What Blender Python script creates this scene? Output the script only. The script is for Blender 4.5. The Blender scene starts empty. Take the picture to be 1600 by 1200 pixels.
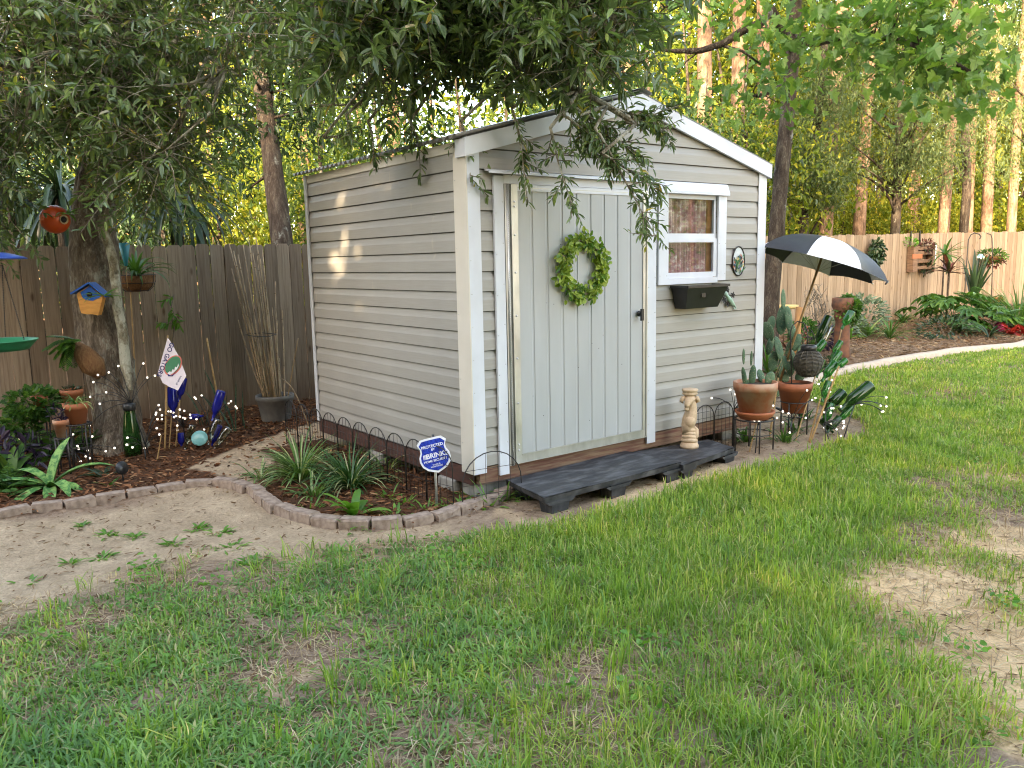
import bpy, math, random
import numpy as np
from mathutils import Vector, Matrix
random.seed(7); RS = np.random.RandomState(11)
PI = math.pi
SC = bpy.context.scene
COL = SC.collection
# ------------------------------------------------------------------ camera (solved from the shed's siding lines)
F = 1276.11; CAM = np.array([-2.9391, -4.2878, 1.5539]); YAW, PIT, ROL = .6495, .1493, -.0205
def _axes():
    w = np.array([math.sin(YAW)*math.cos(PIT), math.cos(YAW)*math.cos(PIT), -math.sin(PIT)])
    r = np.array([math.cos(YAW), -math.sin(YAW), 0.]); u = np.cross(r, w)
    return math.cos(ROL)*r+math.sin(ROL)*u, -math.sin(ROL)*r+math.cos(ROL)*u, w
RX, UP, FW = _axes()
def ray(u, v): return FW+RX*(u-800)/F-UP*(v-600)/F
def hgt(x, y=0):                                     # the yard rises gently to the right
    return .0118*np.logaddexp(0, (np.asarray(x, float)-2.2)*1.5)/1.5
def gp(u, v, dz=0.):
    d = ray(u, v); z = 0.
    for _ in range(8):
        t = (z+dz-CAM[2])/d[2]; p = CAM+d*t; z = float(hgt(p[0]))
    return p
def py(u, v, y=0.):
    d = ray(u, v); return CAM+d*((y-CAM[1])/d[1])
def pxx(u, v, x=0.):
    d = ray(u, v); return CAM+d*((x-CAM[0])/d[0])
def pd(u, v, d): return CAM+ray(u, v)*d
def dep(p): return float((np.asarray(p)-CAM) @ FW)
def proj(P):
    d = np.asarray(P)-CAM; k = np.maximum(d @ FW, 1e-3)
    return 800+F*(d @ RX)/k, 600-F*(d @ UP)/k, d @ FW
# ------------------------------------------------------------------ materials
def srgb(r, g, b): return tuple(((c/255)/12.92 if c/255 <= .04045 else ((c/255+.055)/1.055)**2.4) for c in (r, g, b))
def newmat(name):
    m = bpy.data.materials.new(name); m.use_nodes = True
    nt = m.node_tree; return m, nt, nt.nodes['Principled BSDF']
def ramp(nt, src, stops):
    r = nt.nodes.new('ShaderNodeValToRGB')
    while len(r.color_ramp.elements) < len(stops): r.color_ramp.elements.new(.5)
    for e, (p, c) in zip(r.color_ramp.elements, stops): e.position = p; e.color = (*c[:3], 1)
    nt.links.new(src, r.inputs[0]); return r.outputs[0]
def coords(nt, scale=(1, 1, 1), kind='Object'):
    t = nt.nodes.new('ShaderNodeTexCoord'); mp = nt.nodes.new('ShaderNodeMapping')
    mp.inputs['Scale'].default_value = scale; nt.links.new(t.outputs[kind], mp.inputs[0]); return mp.outputs[0]
def noise(nt, vec, scale, detail=4, rough=.55):
    n = nt.nodes.new('ShaderNodeTexNoise'); n.inputs['Scale'].default_value = scale
    n.inputs['Detail'].default_value = detail; n.inputs['Roughness'].default_value = rough
    if vec is not None: nt.links.new(vec, n.inputs['Vector'])
    return n.outputs['Fac']
def mixc(nt, fac, a, b, mode='MIX'):
    n = nt.nodes.new('ShaderNodeMix'); n.data_type = 'RGBA'; n.blend_type = mode
    for s, i in ((fac, 0), (a, 6), (b, 7)):
        if isinstance(s, (int, float)): n.inputs[i].default_value = s
        elif isinstance(s, tuple): n.inputs[i].default_value = (*s[:3], 1)
        else: nt.links.new(s, n.inputs[i])
    return n.outputs[2]
def mth(nt, op, a, b=0.):
    n = nt.nodes.new('ShaderNodeMath'); n.operation = op
    for i, s in enumerate((a, b)):
        if isinstance(s, (int, float)): n.inputs[i].default_value = s
        else: nt.links.new(s, n.inputs[i])
    return n.outputs[0]
def bump(nt, b, h, strength=.3, dist=.01):
    n = nt.nodes.new('ShaderNodeBump'); n.inputs['Strength'].default_value = strength; n.inputs['Distance'].default_value = dist
    nt.links.new(h, n.inputs['Height']); nt.links.new(n.outputs[0], b.inputs['Normal'])
def island(nt): return nt.nodes.new('ShaderNodeNewGeometry').outputs['Random Per Island']
def M(name, c1, c2=None, rough=.6, scale=8., stretch=(1, 1, 1), bmp=0., bdist=.01, metal=0., spec=.5, isl=False, detail=5, lo=.35, hi=.65):
    m, nt, b = newmat(name)
    b.inputs['Roughness'].default_value = rough; b.inputs['Metallic'].default_value = metal
    b.inputs['Specular IOR Level'].default_value = spec
    n = noise(nt, coords(nt, stretch), scale, detail)
    col = ramp(nt, n, [(lo, c1), (hi, c2 or tuple(c*.8 for c in c1))])
    if isl:
        k = ramp(nt, island(nt), [(0, (.68, .68, .68)), (1, (1.25, 1.22, 1.18))]); col = mixc(nt, 1., col, k, 'MULTIPLY')
    nt.links.new(col, b.inputs['Base Color'])
    if bmp: bump(nt, b, n, bmp, bdist)
    return m
def leafmat(name, stops, rough=.45, trans=.35, tcol=None, spec=.4, patch=False):
    m, nt, b = newmat(name)
    col = ramp(nt, island(nt), stops)
    n = noise(nt, coords(nt), 3.5, 3)
    col = mixc(nt, 1., col, ramp(nt, n, [(.3, (.75, .78, .8)), (.7, (1.2, 1.15, 1.1))]), 'MULTIPLY')
    if patch: col = mixc(nt, 1., col, ramp(nt, noise(nt, coords(nt), .9, 5, .6), [(.32, (.82, .95, .9)), (.5, (1, 1, 1)), (.68, (1.35, 1.14, .95))]), 'MULTIPLY')
    nt.links.new(col, b.inputs['Base Color']); b.inputs['Roughness'].default_value = rough
    b.inputs['Specular IOR Level'].default_value = spec
    t = nt.nodes.new('ShaderNodeBsdfTranslucent')
    nt.links.new(mixc(nt, 1., col, tcol or (1.5, 1.6, .7), 'MULTIPLY'), t.inputs[0])
    mx = nt.nodes.new('ShaderNodeMixShader'); mx.inputs[0].default_value = trans
    nt.links.new(b.outputs[0], mx.inputs[1]); nt.links.new(t.outputs[0], mx.inputs[2])
    nt.links.new(mx.outputs[0], nt.nodes['Material Output'].inputs[0]); return m
# ------------------------------------------------------------------ mesh building
class MB:
    def __init__(s): s.v = []; s.f = []; s.n = 0; s.sm = []
    def add(s, V, Fs, mat=0, smooth=False):
        V = np.asarray(V, float).reshape(-1, 3); s.v.append(V)
        if isinstance(Fs, np.ndarray): s.f.append((Fs+s.n, mat, smooth))
        else:
            by = {}
            for f in Fs: by.setdefault(len(f), []).append(f)
            for a in by.values(): s.f.append((np.array(a, int)+s.n, mat, smooth))
        s.n += len(V); return s
    def box(s, lo, hi, mat=0, T=None):
        x0, y0, z0 = lo; x1, y1, z1 = hi
        V = np.array([(x0,y0,z0),(x1,y0,z0),(x1,y1,z0),(x0,y1,z0),(x0,y0,z1),(x1,y0,z1),(x1,y1,z1),(x0,y1,z1)], float)
        if T is not None: V = V @ T[0].T+T[1]
        return s.add(V, [(0,3,2,1),(4,5,6,7),(0,1,5,4),(1,2,6,5),(2,3,7,6),(3,0,4,7)], mat)
    def tube(s, pts, rad, n=8, mat=0, smooth=True, caps=True, jit=0.):
        P = np.asarray(pts, float); k = len(P); R = np.broadcast_to(np.asarray(rad, float), (k,))
        T = np.gradient(P, axis=0); T /= np.linalg.norm(T, axis=1)[:, None]+1e-12
        a = np.array([0, 0, 1.]) if abs(T[0][2]) < .9 else np.array([1., 0, 0])
        N = np.cross(T[0], a); N /= np.linalg.norm(N); V = []
        for i in range(k):
            N = N-T[i]*(N @ T[i]); N /= np.linalg.norm(N)+1e-12; B = np.cross(T[i], N)
            for j in range(n):
                q = 2*PI*j/n; r = R[i]*(1+jit*(random.random()-.5)*2 if jit else 1)
                V.append(P[i]+r*(math.cos(q)*N+math.sin(q)*B))
        Fq = [(i*n+j, i*n+(j+1) % n, (i+1)*n+(j+1) % n, (i+1)*n+j) for i in range(k-1) for j in range(n)]
        if caps: Fq += [tuple(range(n))[::-1], tuple(range((k-1)*n, k*n))]
        return s.add(V, Fq, mat, smooth)
    def lathe(s, prof, c=(0, 0, 0), n=20, mat=0, T=None, smooth=True, sx=1., sy=1.):
        V = [(r*math.cos(2*PI*j/n)*sx, r*math.sin(2*PI*j/n)*sy, z) for r, z in prof for j in range(n)]
        V = np.array(V)
        if T is not None: V = V @ np.asarray(T).T
        V = V+np.asarray(c); k = len(prof)
        Fq = [(i*n+j, i*n+(j+1) % n, (i+1)*n+(j+1) % n, (i+1)*n+j) for i in range(k-1) for j in range(n)]
        if prof[0][0] > 1e-6: Fq.append(tuple(range(n))[::-1])
        if prof[-1][0] > 1e-6: Fq.append(tuple(range((k-1)*n, k*n)))
        return s.add(V, Fq, mat, smooth)
    def ball(s, c, r, n=10, m=7, mat=0, T=None):
        rr = (r, r, r) if np.isscalar(r) else r
        V = [(math.sin(PI*i/m)*math.cos(2*PI*j/n)*rr[0], math.sin(PI*i/m)*math.sin(2*PI*j/n)*rr[1], math.cos(PI*i/m)*rr[2]) for i in range(m+1) for j in range(n)]
        V = np.array(V)
        if T is not None: V = V @ np.asarray(T).T
        return s.add(V+np.asarray(c), [(i*n+j, (i+1)*n+j, (i+1)*n+(j+1) % n, i*n+(j+1) % n) for i in range(m) for j in range(n)], mat, True)
    def prism(s, poly, T, thick, mat=0, smat=None):
        """poly 2-D outline; T=(origin, ex, ey, en)"""
        o, ex, ey, en = [np.asarray(a, float) for a in T]; k = len(poly)
        A = np.array([o+ex*p[0]+ey*p[1] for p in poly]); V = np.vstack([A+en*thick/2, A-en*thick/2])
        s.add(V, [tuple(range(k)), tuple(range(k, 2*k))[::-1]], mat)
        return s.add(V, [(i, k+i, k+(i+1) % k, (i+1) % k) for i in range(k)], mat if smat is None else smat)
    def ribbon(s, pts, wid, up=(0, 0, 1), fold=.25, mat=0, twist=0.):
        P = np.asarray(pts, float); k = len(P); W = np.broadcast_to(np.asarray(wid, float), (k,)); T = np.gradient(P, axis=0); V = []
        for i in range(k):
            t = T[i]/(np.linalg.norm(T[i])+1e-12); sd = np.cross(t, up); l = np.linalg.norm(sd)
            sd = sd/l if l > 1e-3 else np.array([1., 0, 0]); nn = np.cross(sd, t)
            V += [P[i]-sd*W[i]/2+nn*W[i]*fold, P[i], P[i]+sd*W[i]/2+nn*W[i]*fold]
        return s.add(V, [(3*i+a, 3*i+a+1, 3*i+a+4, 3*i+a+3) for i in range(k-1) for a in (0, 1)], mat, True)
    def build(s, name, mats, parent=None, loc=None):
        V = np.vstack(s.v); o = np.zeros(3)
        if parent is not None:
            r = parent
            while r.parent: r = r.parent
            o = np.array(r.location)
        elif loc is not None: o = np.asarray(loc, float)
        V = V-o; me = bpy.data.meshes.new(name); me.vertices.add(len(V)); me.vertices.foreach_set('co', V.astype(np.float32).ravel())
        lt = np.concatenate([f.shape[1]*np.ones(len(f), int) for f, _, _ in s.f]); li = np.concatenate([f.ravel() for f, _, _ in s.f])
        me.loops.add(len(li)); me.loops.foreach_set('vertex_index', li.astype(np.int32)); me.polygons.add(len(lt))
        me.polygons.foreach_set('loop_start', np.concatenate([[0], np.cumsum(lt)[:-1]]).astype(np.int32))
        try: me.polygons.foreach_set('loop_total', lt.astype(np.int32))
        except Exception: pass
        me.polygons.foreach_set('material_index', np.concatenate([np.full(len(f), m) for f, m, _ in s.f]).astype(np.int32))
        me.polygons.foreach_set('use_smooth', np.concatenate([np.full(len(f), q) for f, _, q in s.f]))
        me.update(calc_edges=True); me.validate()
        for m in (mats if isinstance(mats, (list, tuple)) else [mats]): me.materials.append(m)
        ob = bpy.data.objects.new(name, me); COL.objects.link(ob)
        if parent is not None: ob.parent = parent
        else: ob.location = o
        return ob
def tag(o, label, cat, group=None, kind=None):
    o['label'] = label
    if cat: o['category'] = cat
    if group: o['group'] = group
    if kind: o['kind'] = kind
    return o
def thing(name, loc, label, cat, group=None):
    o = bpy.data.objects.new(name, None); o.location = Vector([float(a) for a in loc]); o.empty_display_size = .1
    COL.objects.link(o); return tag(o, label, cat, group)
def copy_tree(o, parent=None):
    c = o.copy(); COL.objects.link(c)
    if parent: c.parent = parent
    for ch in [x for x in SC.objects if x.parent == o]: copy_tree(ch, c)
    return c
def nrm(v): v = np.asarray(v, float); return v/(np.linalg.norm(v, axis=-1, keepdims=True)+1e-12)
def rot_to(a):                                       # 3x3 whose z column is a
    a = nrm(a); h = np.array([1., 0, 0]) if abs(a[0]) < .8 else np.array([0, 1., 0])
    x = nrm(np.cross(h, a)); return np.stack([x, np.cross(a, x), a], 1)
def rnd(a, b): return a+(b-a)*random.random()
# leaf templates: (along, across, lift) ; faces
LEAF = (np.array([(0,0,0),(.3,-.5,.10),(.3,.5,.10),(.7,-.42,.08),(.7,.42,.08),(1,0,-.05),(.5,0,-.03)]), [(0,1,6),(0,6,2),(1,3,6),(6,4,2),(3,5,6),(6,5,4)])
BLOB = (np.array([(0,0,0),(.35,-.5,.08),(.8,-.35,.02),(1,.05,-.1),(.75,.45,.02),(.3,.5,.1)]), [(0,1,2,3),(0,3,4,5)])
_l = [(0,0),(-.12,.30),(.02,.52),(.22,.34),(.42,.58),(.58,.26),(.80,.22),(1.,0)]
LOBE = (np.array([(a,b,.12*abs(b)) for a,b in _l]+[(a,-b,.12*abs(b)) for a,b in _l[1:-1][::-1]]+[(.3,0,-.04)]), [(i,(i+1)%14,14) for i in range(14)])
def leaves(mb, pos, d, L, Wd, tmpl=LEAF, mat=0, droop=0., up=None):
    pos = np.asarray(pos, float); n = len(pos); d = nrm(d)
    h = nrm(RS.normal(size=(n, 3))*.45+np.array([0, 0, 1.])) if up is None else nrm(up)
    sd = np.cross(d, h); sd = nrm(sd); nn = np.cross(sd, d); T, Fs = tmpl
    L = np.broadcast_to(L, (n,)); Wd = np.broadcast_to(Wd, (n,))
    V = pos[:, None]+d[:, None]*(T[None, :, 0, None]*L[:, None, None])+sd[:, None]*(T[None, :, 1, None]*Wd[:, None, None])+nn[:, None]*(T[None, :, 2, None]*Wd[:, None, None]*2)
    V[:, :, 2] -= droop*L[:, None]*T[None, :, 0]**2
    m = len(T); off = (np.arange(n)*m)[:, None, None]; base = mb.n; mb.v.append(V.reshape(-1, 3)); mb.n += n*m
    by = {}
    for f in Fs: by.setdefault(len(f), []).append(f)
    for k, a in by.items(): mb.f.append(((np.array(a)[None]+off).reshape(-1, k)+base, mat, False))
def sticks(mb, A, B, r, mat=0):
    A = np.asarray(A, float); B = np.asarray(B, float); n = len(A); d = nrm(B-A)
    h = np.where(np.abs(d[:, 2:3]) < .9, np.array([[0, 0, 1.]]), np.array([[1., 0, 0]])); x = nrm(np.cross(d, h)); y = np.cross(d, x)
    r = np.broadcast_to(r, (n,))[:, None]; V = []
    for P, k in ((A, 1.), (B, .6)):
        for q in range(3): V.append(P+r*k*(math.cos(2.1*q)*x+math.sin(2.1*q)*y))
    V = np.stack(V, 1); base = mb.n; mb.v.append(V.reshape(-1, 3)); mb.n += n*6
    f = np.array([(0,1,4,3),(1,2,5,4),(2,0,3,5)]); mb.f.append(((f[None]+(np.arange(n)*6)[:, None, None]).reshape(-1, 4)+base, mat, True))
def twigs(mb, P, D, TL, K, L, Wd, tmpl=LEAF, lm=0, sm=1, spread=1., droop=.15):
    """leafy twigs: origins P, directions D, twig length, K leaves each"""
    n = len(P); D = nrm(D); TL = np.broadcast_to(TL, (n,)); E = P+D*TL[:, None]
    sticks(mb, P, E, .0035, sm); t = np.linspace(.12, 1., K)[None]+RS.uniform(-.04, .04, (n, K))
    pos = P[:, None]+D[:, None]*(TL[:, None]*t)[:, :, None]
    rad = RS.normal(size=(n, K, 3)); rad -= (rad*D[:, None]).sum(-1, keepdims=True)*D[:, None]; rad = nrm(rad)
    dd = nrm(rad*spread+D[:, None]*(.35+.5*t[:, :, None])+np.array([0, 0, -droop]))
    s = RS.uniform(.65, 1.15, (n*K))
    leaves(mb, pos.reshape(-1, 3), dd.reshape(-1, 3), L*s, Wd*s*RS.uniform(.85, 1.15, n*K), tmpl, lm, .12)
def ORD(i): return ['first','second','third','fourth','fifth','sixth','seventh','eighth','ninth','tenth','eleventh','twelfth','thirteenth','fourteenth','fifteenth','sixteenth','seventeenth','eighteenth','nineteenth','twentieth','twenty-first','twenty-second','twenty-third','twenty-fourth','twenty-fifth','twenty-sixth','twenty-seventh','twenty-eighth','twenty-ninth','thirtieth'][i]
# ------------------------------------------------------------------ palette
def siding_mat():
    m, nt, b = newmat('vinyl_siding')
    big = noise(nt, coords(nt, (1.2, 1.2, .5)), 1.6, 4); fine = noise(nt, coords(nt, (.6, .6, 14)), 9, 3)
    col = ramp(nt, big, [(.3, (.315, .300, .270)), (.7, (.362, .345, .313))])
    col = mixc(nt, .25, col, ramp(nt, fine, [(.3, (.29, .272, .24)), (.7, (.405, .385, .35))]))
    st = noise(nt, coords(nt, (7., 7., 1.1)), 1.5, 4, .6)          # pale vertical streaks: golden sun dapples put into the wall colour
    x = nt.nodes.new('ShaderNodeSeparateXYZ'); nt.links.new(coords(nt), x.inputs[0])
    side = mth(nt, 'LESS_THAN', x.outputs[0], -1.40)
    f = mth(nt, 'MULTIPLY', ramp(nt, st, [(.66, (0, 0, 0)), (.76, (.55, .55, .55))]), side)
    f = mth(nt, 'MULTIPLY', f, ramp(nt, x.outputs[2], [(.9, (0, 0, 0)), (1.0, (1, 1, 1))]))
    col = mixc(nt, f, col, (.60, .49, .35))
    nt.links.new(col, b.inputs['Base Color']); b.inputs['Roughness'].default_value = .42; b.inputs['Specular IOR Level'].default_value = .35
    bump(nt, b, noise(nt, coords(nt, (1, 1, 5)), 4, 3), .08, .01); return m
m_siding = siding_mat()
m_shade_grime = M('siding_shade_grime', (.07, .064, .055), (.10, .092, .08), .9)  # dark tone on the groove faces paints the shadow line under each lap
m_white = M('white_trim', (.64, .665, .72), (.55, .57, .605), .4, 3., (1, 1, .6), .05)
m_door = M('door_sheet', (.41, .425, .43), (.375, .385, .385), .38, 2.5, (2, 2, .4), .06)
m_galv = M('galvanised_steel', (.42, .42, .40), (.58, .58, .56), .38, 9, (1, 1, .4), .05, metal=.75)
m_roof = M('roof_metal', (.30, .28, .25), (.42, .40, .36), .5, 4, metal=.3)
m_skid = M('stained_skid_timber', (.10, .035, .022), (.055, .025, .018), .75, 5, (1.2, 1.2, 9), .5)
m_skid2 = M('stained_skid_timber_worn', (.13, .045, .03), (.24, .15, .09), .75, 3, (1.2, 8, 16), .5)
m_conc = M('concrete', (.36, .33, .28), (.25, .23, .2), .9, 22, bmp=.4)
m_black = M('black_plastic', (.012, .012, .013), (.02, .02, .021), .38, 12)
m_iron = M('black_iron', (.012, .011, .011), (.03, .022, .018), .5, 30)
m_pallet = M('black_pallet_plastic', (.020, .021, .024), (.115, .115, .12), .58, 6, (1, 3.5, 1), .5, .008, lo=.45, hi=.78)
m_stone = M('cast_stone', (.62, .45, .30), (.50, .35, .22), .8, 30, bmp=.35, bdist=.004)
m_terra = M('terracotta', (.42, .13, .055), (.34, .11, .05), .7, 8, bmp=.1)
m_terra_old = M('terracotta_limed', (.42, .16, .08), (.44, .28, .19), .8, 7, bmp=.15, lo=.4, hi=.6)
m_soil = M('potting_soil', (.02, .014, .01), (.05, .035, .02), 1., 60, bmp=.8)
m_greypot = M('grey_planter', (.13, .125, .12), (.17, .165, .155), .65, 20)
m_coir = M('coir', (.16, .07, .028), (.24, .12, .05), .95, 70, (1, 1, .4), 1., .01)
m_bamboo = M('bamboo', (.46, .29, .12), (.30, .17, .065), .5, 4, (3, 3, 1.2), .1, isl=True)
m_drybamboo = M('dry_cane', (.42, .28, .145), (.22, .14, .07), .6, 4, (3, 3, 1.2), .1, isl=True)
m_pole = M('umbrella_wood', (.40, .25, .11), (.26, .15, .06), .45, 6, (4, 4, .5))
m_blueg = None
def glass(name, c, rough=.06, tr=.55):
    m, nt, b = newmat(name); b.inputs['Base Color'].default_value = (*c, 1); b.inputs['Roughness'].default_value = rough
    b.inputs['Transmission Weight'].default_value = tr; b.inputs['IOR'].default_value = 1.45; return m
def thin(name, c, tr):
    m, nt, b = newmat(name); b.inputs['Base Color'].default_value = (*c, 1); b.inputs['Roughness'].default_value = .04; b.inputs['Specular IOR Level'].default_value = .6
    t = nt.nodes.new('ShaderNodeBsdfTransparent'); t.inputs[0].default_value = (*c, 1); g = nt.nodes.new('ShaderNodeBsdfGlossy'); g.inputs['Roughness'].default_value = .03
    lw = nt.nodes.new('ShaderNodeLayerWeight'); lw.inputs[0].default_value = .5; f = mth(nt, 'ADD', mth(nt, 'MULTIPLY', mth(nt, 'POWER', lw.outputs['Facing'], 4.), .5), .02+(1-tr)*.3)
    mx = nt.nodes.new('ShaderNodeMixShader'); nt.links.new(f, mx.inputs[0]); nt.links.new(t.outputs[0], mx.inputs[1]); nt.links.new(g.outputs[0], mx.inputs[2]); nt.links.new(mx.outputs[0], nt.nodes['Material Output'].inputs[0]); return m
m_blueg = glass('cobalt_glass', (.012, .018, .30), tr=.35)
m_greeng = glass('green_bottle_glass', (.03, .22, .04))
m_darkg = glass('dark_olive_glass', (.015, .06, .012), tr=.3)
m_clear = thin('clear_bottle_glass', (.72, .78, .70), .55)
m_teal = glass('teal_glass', (.25, .62, .6), .15, .4)
m_tealp = M('teal_paint', (.02, .22, .28), (.03, .27, .32), .4)
m_pane, _nt, _b = newmat('window_glass'); _b.inputs['Base Color'].default_value = (.9, .95, .93, 1)
_b.inputs['Roughness'].default_value = .02; _b.inputs['Transmission Weight'].default_value = .97; _b.inputs['IOR'].default_value = 1.12
m_bulb, _nt, _b = newmat('lit_bulb'); _b.inputs['Base Color'].default_value = (.9, .9, .88, 1)
_b.inputs['Emission Color'].default_value = (1, .96, .9, 1); _b.inputs['Emission Strength'].default_value = .15
m_pane = thin('window_glass', (.93, .96, .95), .92)
def wood_fence():
    m, nt, b = newmat('fence_pine')
    g = noise(nt, coords(nt, (26, 26, 1.0)), 2.2, 6, .65); w = noise(nt, coords(nt, (1.2, 1.2, .8)), 1.3, 3)
    col = ramp(nt, g, [(.25, (.13, .088, .058)), (.5, (.295, .222, .158)), (.75, (.40, .32, .24))])
    col = mixc(nt, mth(nt, 'MULTIPLY', w, .55), col, (.27, .205, .15))
    v = nt.nodes.new('ShaderNodeTexVoronoi'); v.inputs['Scale'].default_value = 1.; nt.links.new(coords(nt, (7.1, 7.1, 2.4)), v.inputs['Vector'])
    kn = ramp(nt, v.outputs['Distance'], [(.05, (1, 1, 1)), (.14, (0, 0, 0))]); col = mixc(nt, mth(nt, 'MULTIPLY', kn, .75), col, (.085, .042, .02))
    col = mixc(nt, 1., col, ramp(nt, island(nt), [(0, (.70, .66, .62)), (.5, (1, .97, .95)), (1, (1.18, 1.16, 1.12))]), 'MULTIPLY')
    z = nt.nodes.new('ShaderNodeSeparateXYZ'); nt.links.new(coords(nt), z.inputs[0])
    zz = mth(nt, 'ADD', z.outputs[2], mth(nt, 'MULTIPLY', noise(nt, coords(nt, (3, 3, 1)), 2., 4), .5))
    col = mixc(nt, ramp(nt, zz, [(.16, (.75, .75, .75)), (.62, (0, 0, 0))]), col, (.12, .06, .035))   # splash-back dirt at the foot
    nt.links.new(col, b.inputs['Base Color']); b.inputs['Roughness'].default_value = .85; b.inputs['Specular IOR Level'].default_value = .2
    bump(nt, b, g, .5, .006); return m
m_fence = wood_fence()
m_rail = M('fence_rail', (.22, .15, .09), (.15, .10, .06), .85)
def bark(name, c1, c2, c3, sx=9., sz=1.6, lich=None, lo=.52):
    m, nt, b = newmat(name); n1 = noise(nt, coords(nt, (sx, sx, sz)), 2.2, 6, .7)
    v = nt.nodes.new('ShaderNodeTexVoronoi'); v.feature = 'DISTANCE_TO_EDGE'; v.inputs['Scale'].default_value = 4.2; wn = nt.nodes.new('ShaderNodeTexNoise'); wn.inputs['Scale'].default_value = 3.; cv = coords(nt, (sx, sx, sz*1.2)); nt.links.new(cv, wn.inputs['Vector'])
    wv = nt.nodes.new('ShaderNodeVectorMath'); wv.operation = 'ADD'; nt.links.new(cv, wv.inputs[0]); nt.links.new(wn.outputs['Color'], wv.inputs[1]); nt.links.new(wv.outputs[0], v.inputs['Vector'])
    h = mth(nt, 'ADD', mth(nt, 'MULTIPLY', v.outputs['Distance'], .45), mth(nt, 'MULTIPLY', n1, 1.12))
    col = ramp(nt, h, [(.3, c1), (.62, c2), (.95, c3)])
    if lich: col = mixc(nt, ramp(nt, noise(nt, coords(nt, (1, 1, .7)), 5.5, 5, .7), [(lo, (0, 0, 0)), (lo+.1, (.85, .85, .85))]), col, lich)
    nt.links.new(col, b.inputs['Base Color']); b.inputs['Roughness'].default_value = .95; b.inputs['Specular IOR Level'].default_value = .15
    bump(nt, b, h, 1., .03); return m
m_oak = bark('oak_bark', (.028, .02, .014), (.17, .13, .095), (.40, .345, .275), lich=(.36, .36, .29), lo=.55)
m_lich = bark('lichened_bark', (.05, .04, .025), (.22, .19, .13), (.42, .39, .30), 7, 3., (.48, .47, .38), .47)
m_pine = bark('pine_bark', (.05, .03, .02), (.20, .125, .085), (.37, .25, .18), 5, 1.1)
m_darkbark = bark('dark_bark', (.015, .011, .009), (.06, .045, .035), (.15, .13, .10), 8, 1.6, (.30, .31, .27), .6)
m_twig = M('twig_bark', (.13, .10, .07), (.24, .20, .15), .9, 20)
m_oakleaf = leafmat('oak_leaf', [(0, (.068, .112, .048)), (.5, (.110, .168, .068)), (.85, (.155, .22, .086)), (.97, (.22, .30, .07)), (1, (.42, .30, .06))], .33, .34, spec=.6)
m_syc = leafmat('sycamore_leaf', [(0, (.07, .15, .045)), (.6, (.125, .235, .062)), (1, (.24, .35, .08))], .45, .4)
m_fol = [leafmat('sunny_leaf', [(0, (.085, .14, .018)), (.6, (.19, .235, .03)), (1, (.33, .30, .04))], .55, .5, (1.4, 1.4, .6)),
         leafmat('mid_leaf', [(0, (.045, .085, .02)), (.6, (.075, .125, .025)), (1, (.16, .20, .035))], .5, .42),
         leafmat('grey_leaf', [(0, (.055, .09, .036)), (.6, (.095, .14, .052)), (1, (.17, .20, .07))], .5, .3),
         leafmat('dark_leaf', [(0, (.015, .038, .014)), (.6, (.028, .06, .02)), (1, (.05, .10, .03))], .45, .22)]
m_strapdark = leafmat('dark_strap_leaf', [(0, (.012, .03, .014)), (1, (.045, .085, .035))], .3, .15)
m_strap = leafmat('strap_leaf', [(0, (.035, .10, .02)), (1, (.09, .19, .04))], .4, .3)
m_vari = leafmat('variegated_leaf', [(0, (.06, .15, .035)), (.66, (.13, .24, .065)), (.84, (.36, .42, .19)), (1, (.52, .54, .32))], .4, .3)
m_purple = leafmat('purple_leaf', [(0, (.016, .010, .022)), (1, (.042, .022, .052))], .45, .15, (1.3, .8, 1.4))
m_green = leafmat('garden_leaf', [(0, (.03, .09, .02)), (.7, (.06, .15, .03)), (1, (.12, .22, .04))], .4, .35)
m_bright = leafmat('bright_leaf', [(0, (.07, .20, .03)), (1, (.17, .34, .06))], .4, .4)
m_silver = leafmat('silver_leaf', [(0, (.09, .14, .10)), (1, (.20, .27, .20))], .6, .2)
m_red = leafmat('red_leaf', [(0, (.25, .02, .02)), (1, (.48, .06, .04))], .4, .3, (1.3, .6, .6))
m_croton = leafmat('bronze_leaf', [(0, (.03, .05, .02)), (.5, (.10, .03, .03)), (1, (.16, .05, .035))], .4, .25)
m_wreath = leafmat('wreath_leaf', [(0, (.05, .16, .03)), (.4, (.20, .31, .05)), (1, (.44, .52, .13))], .5, .3)
def cactus_mat():
    m, nt, b = newmat('cactus_skin'); v = nt.nodes.new('ShaderNodeTexVoronoi'); v.inputs['Scale'].default_value = 48.; nt.links.new(coords(nt), v.inputs['Vector'])
    col = ramp(nt, noise(nt, coords(nt), 11, 5), [(.3, (.03, .08, .04)), (.55, (.065, .13, .06)), (.75, (.13, .19, .10))]); col = mixc(nt, ramp(nt, v.outputs['Distance'], [(.14, (.8, .8, .8)), (.22, (0, 0, 0))]), col, (.34, .30, .20))
    nt.links.new(col, b.inputs['Base Color']); b.inputs['Roughness'].default_value = .65; bump(nt, b, v.outputs['Distance'], .25, .01); return m
m_cactus = cactus_mat()
def mottled(name, a, c, sc=22):
    m, nt, b = newmat(name); n = noise(nt, coords(nt), sc, 4, .7)
    nt.links.new(ramp(nt, n, [(.44, a), (.56, c)]), b.inputs['Base Color']); b.inputs['Roughness'].default_value = .6; b.inputs['Specular IOR Level'].default_value = .25; return m
m_brom = mottled('mottled_bromeliad', (.045, .15, .04), (.19, .33, .09), 26)
m_snake = mottled('snake_plant_leaf', (.02, .055, .03), (.085, .15, .075), 30)
m_brick = M('edging_brick', (.20, .14, .105), (.37, .28, .22), .95, 19, bmp=.5, bdist=.006, isl=True)
m_curb = M('poured_curb', (.40, .31, .25), (.48, .39, .32), .92, 18, bmp=.4, bdist=.006)
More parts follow.
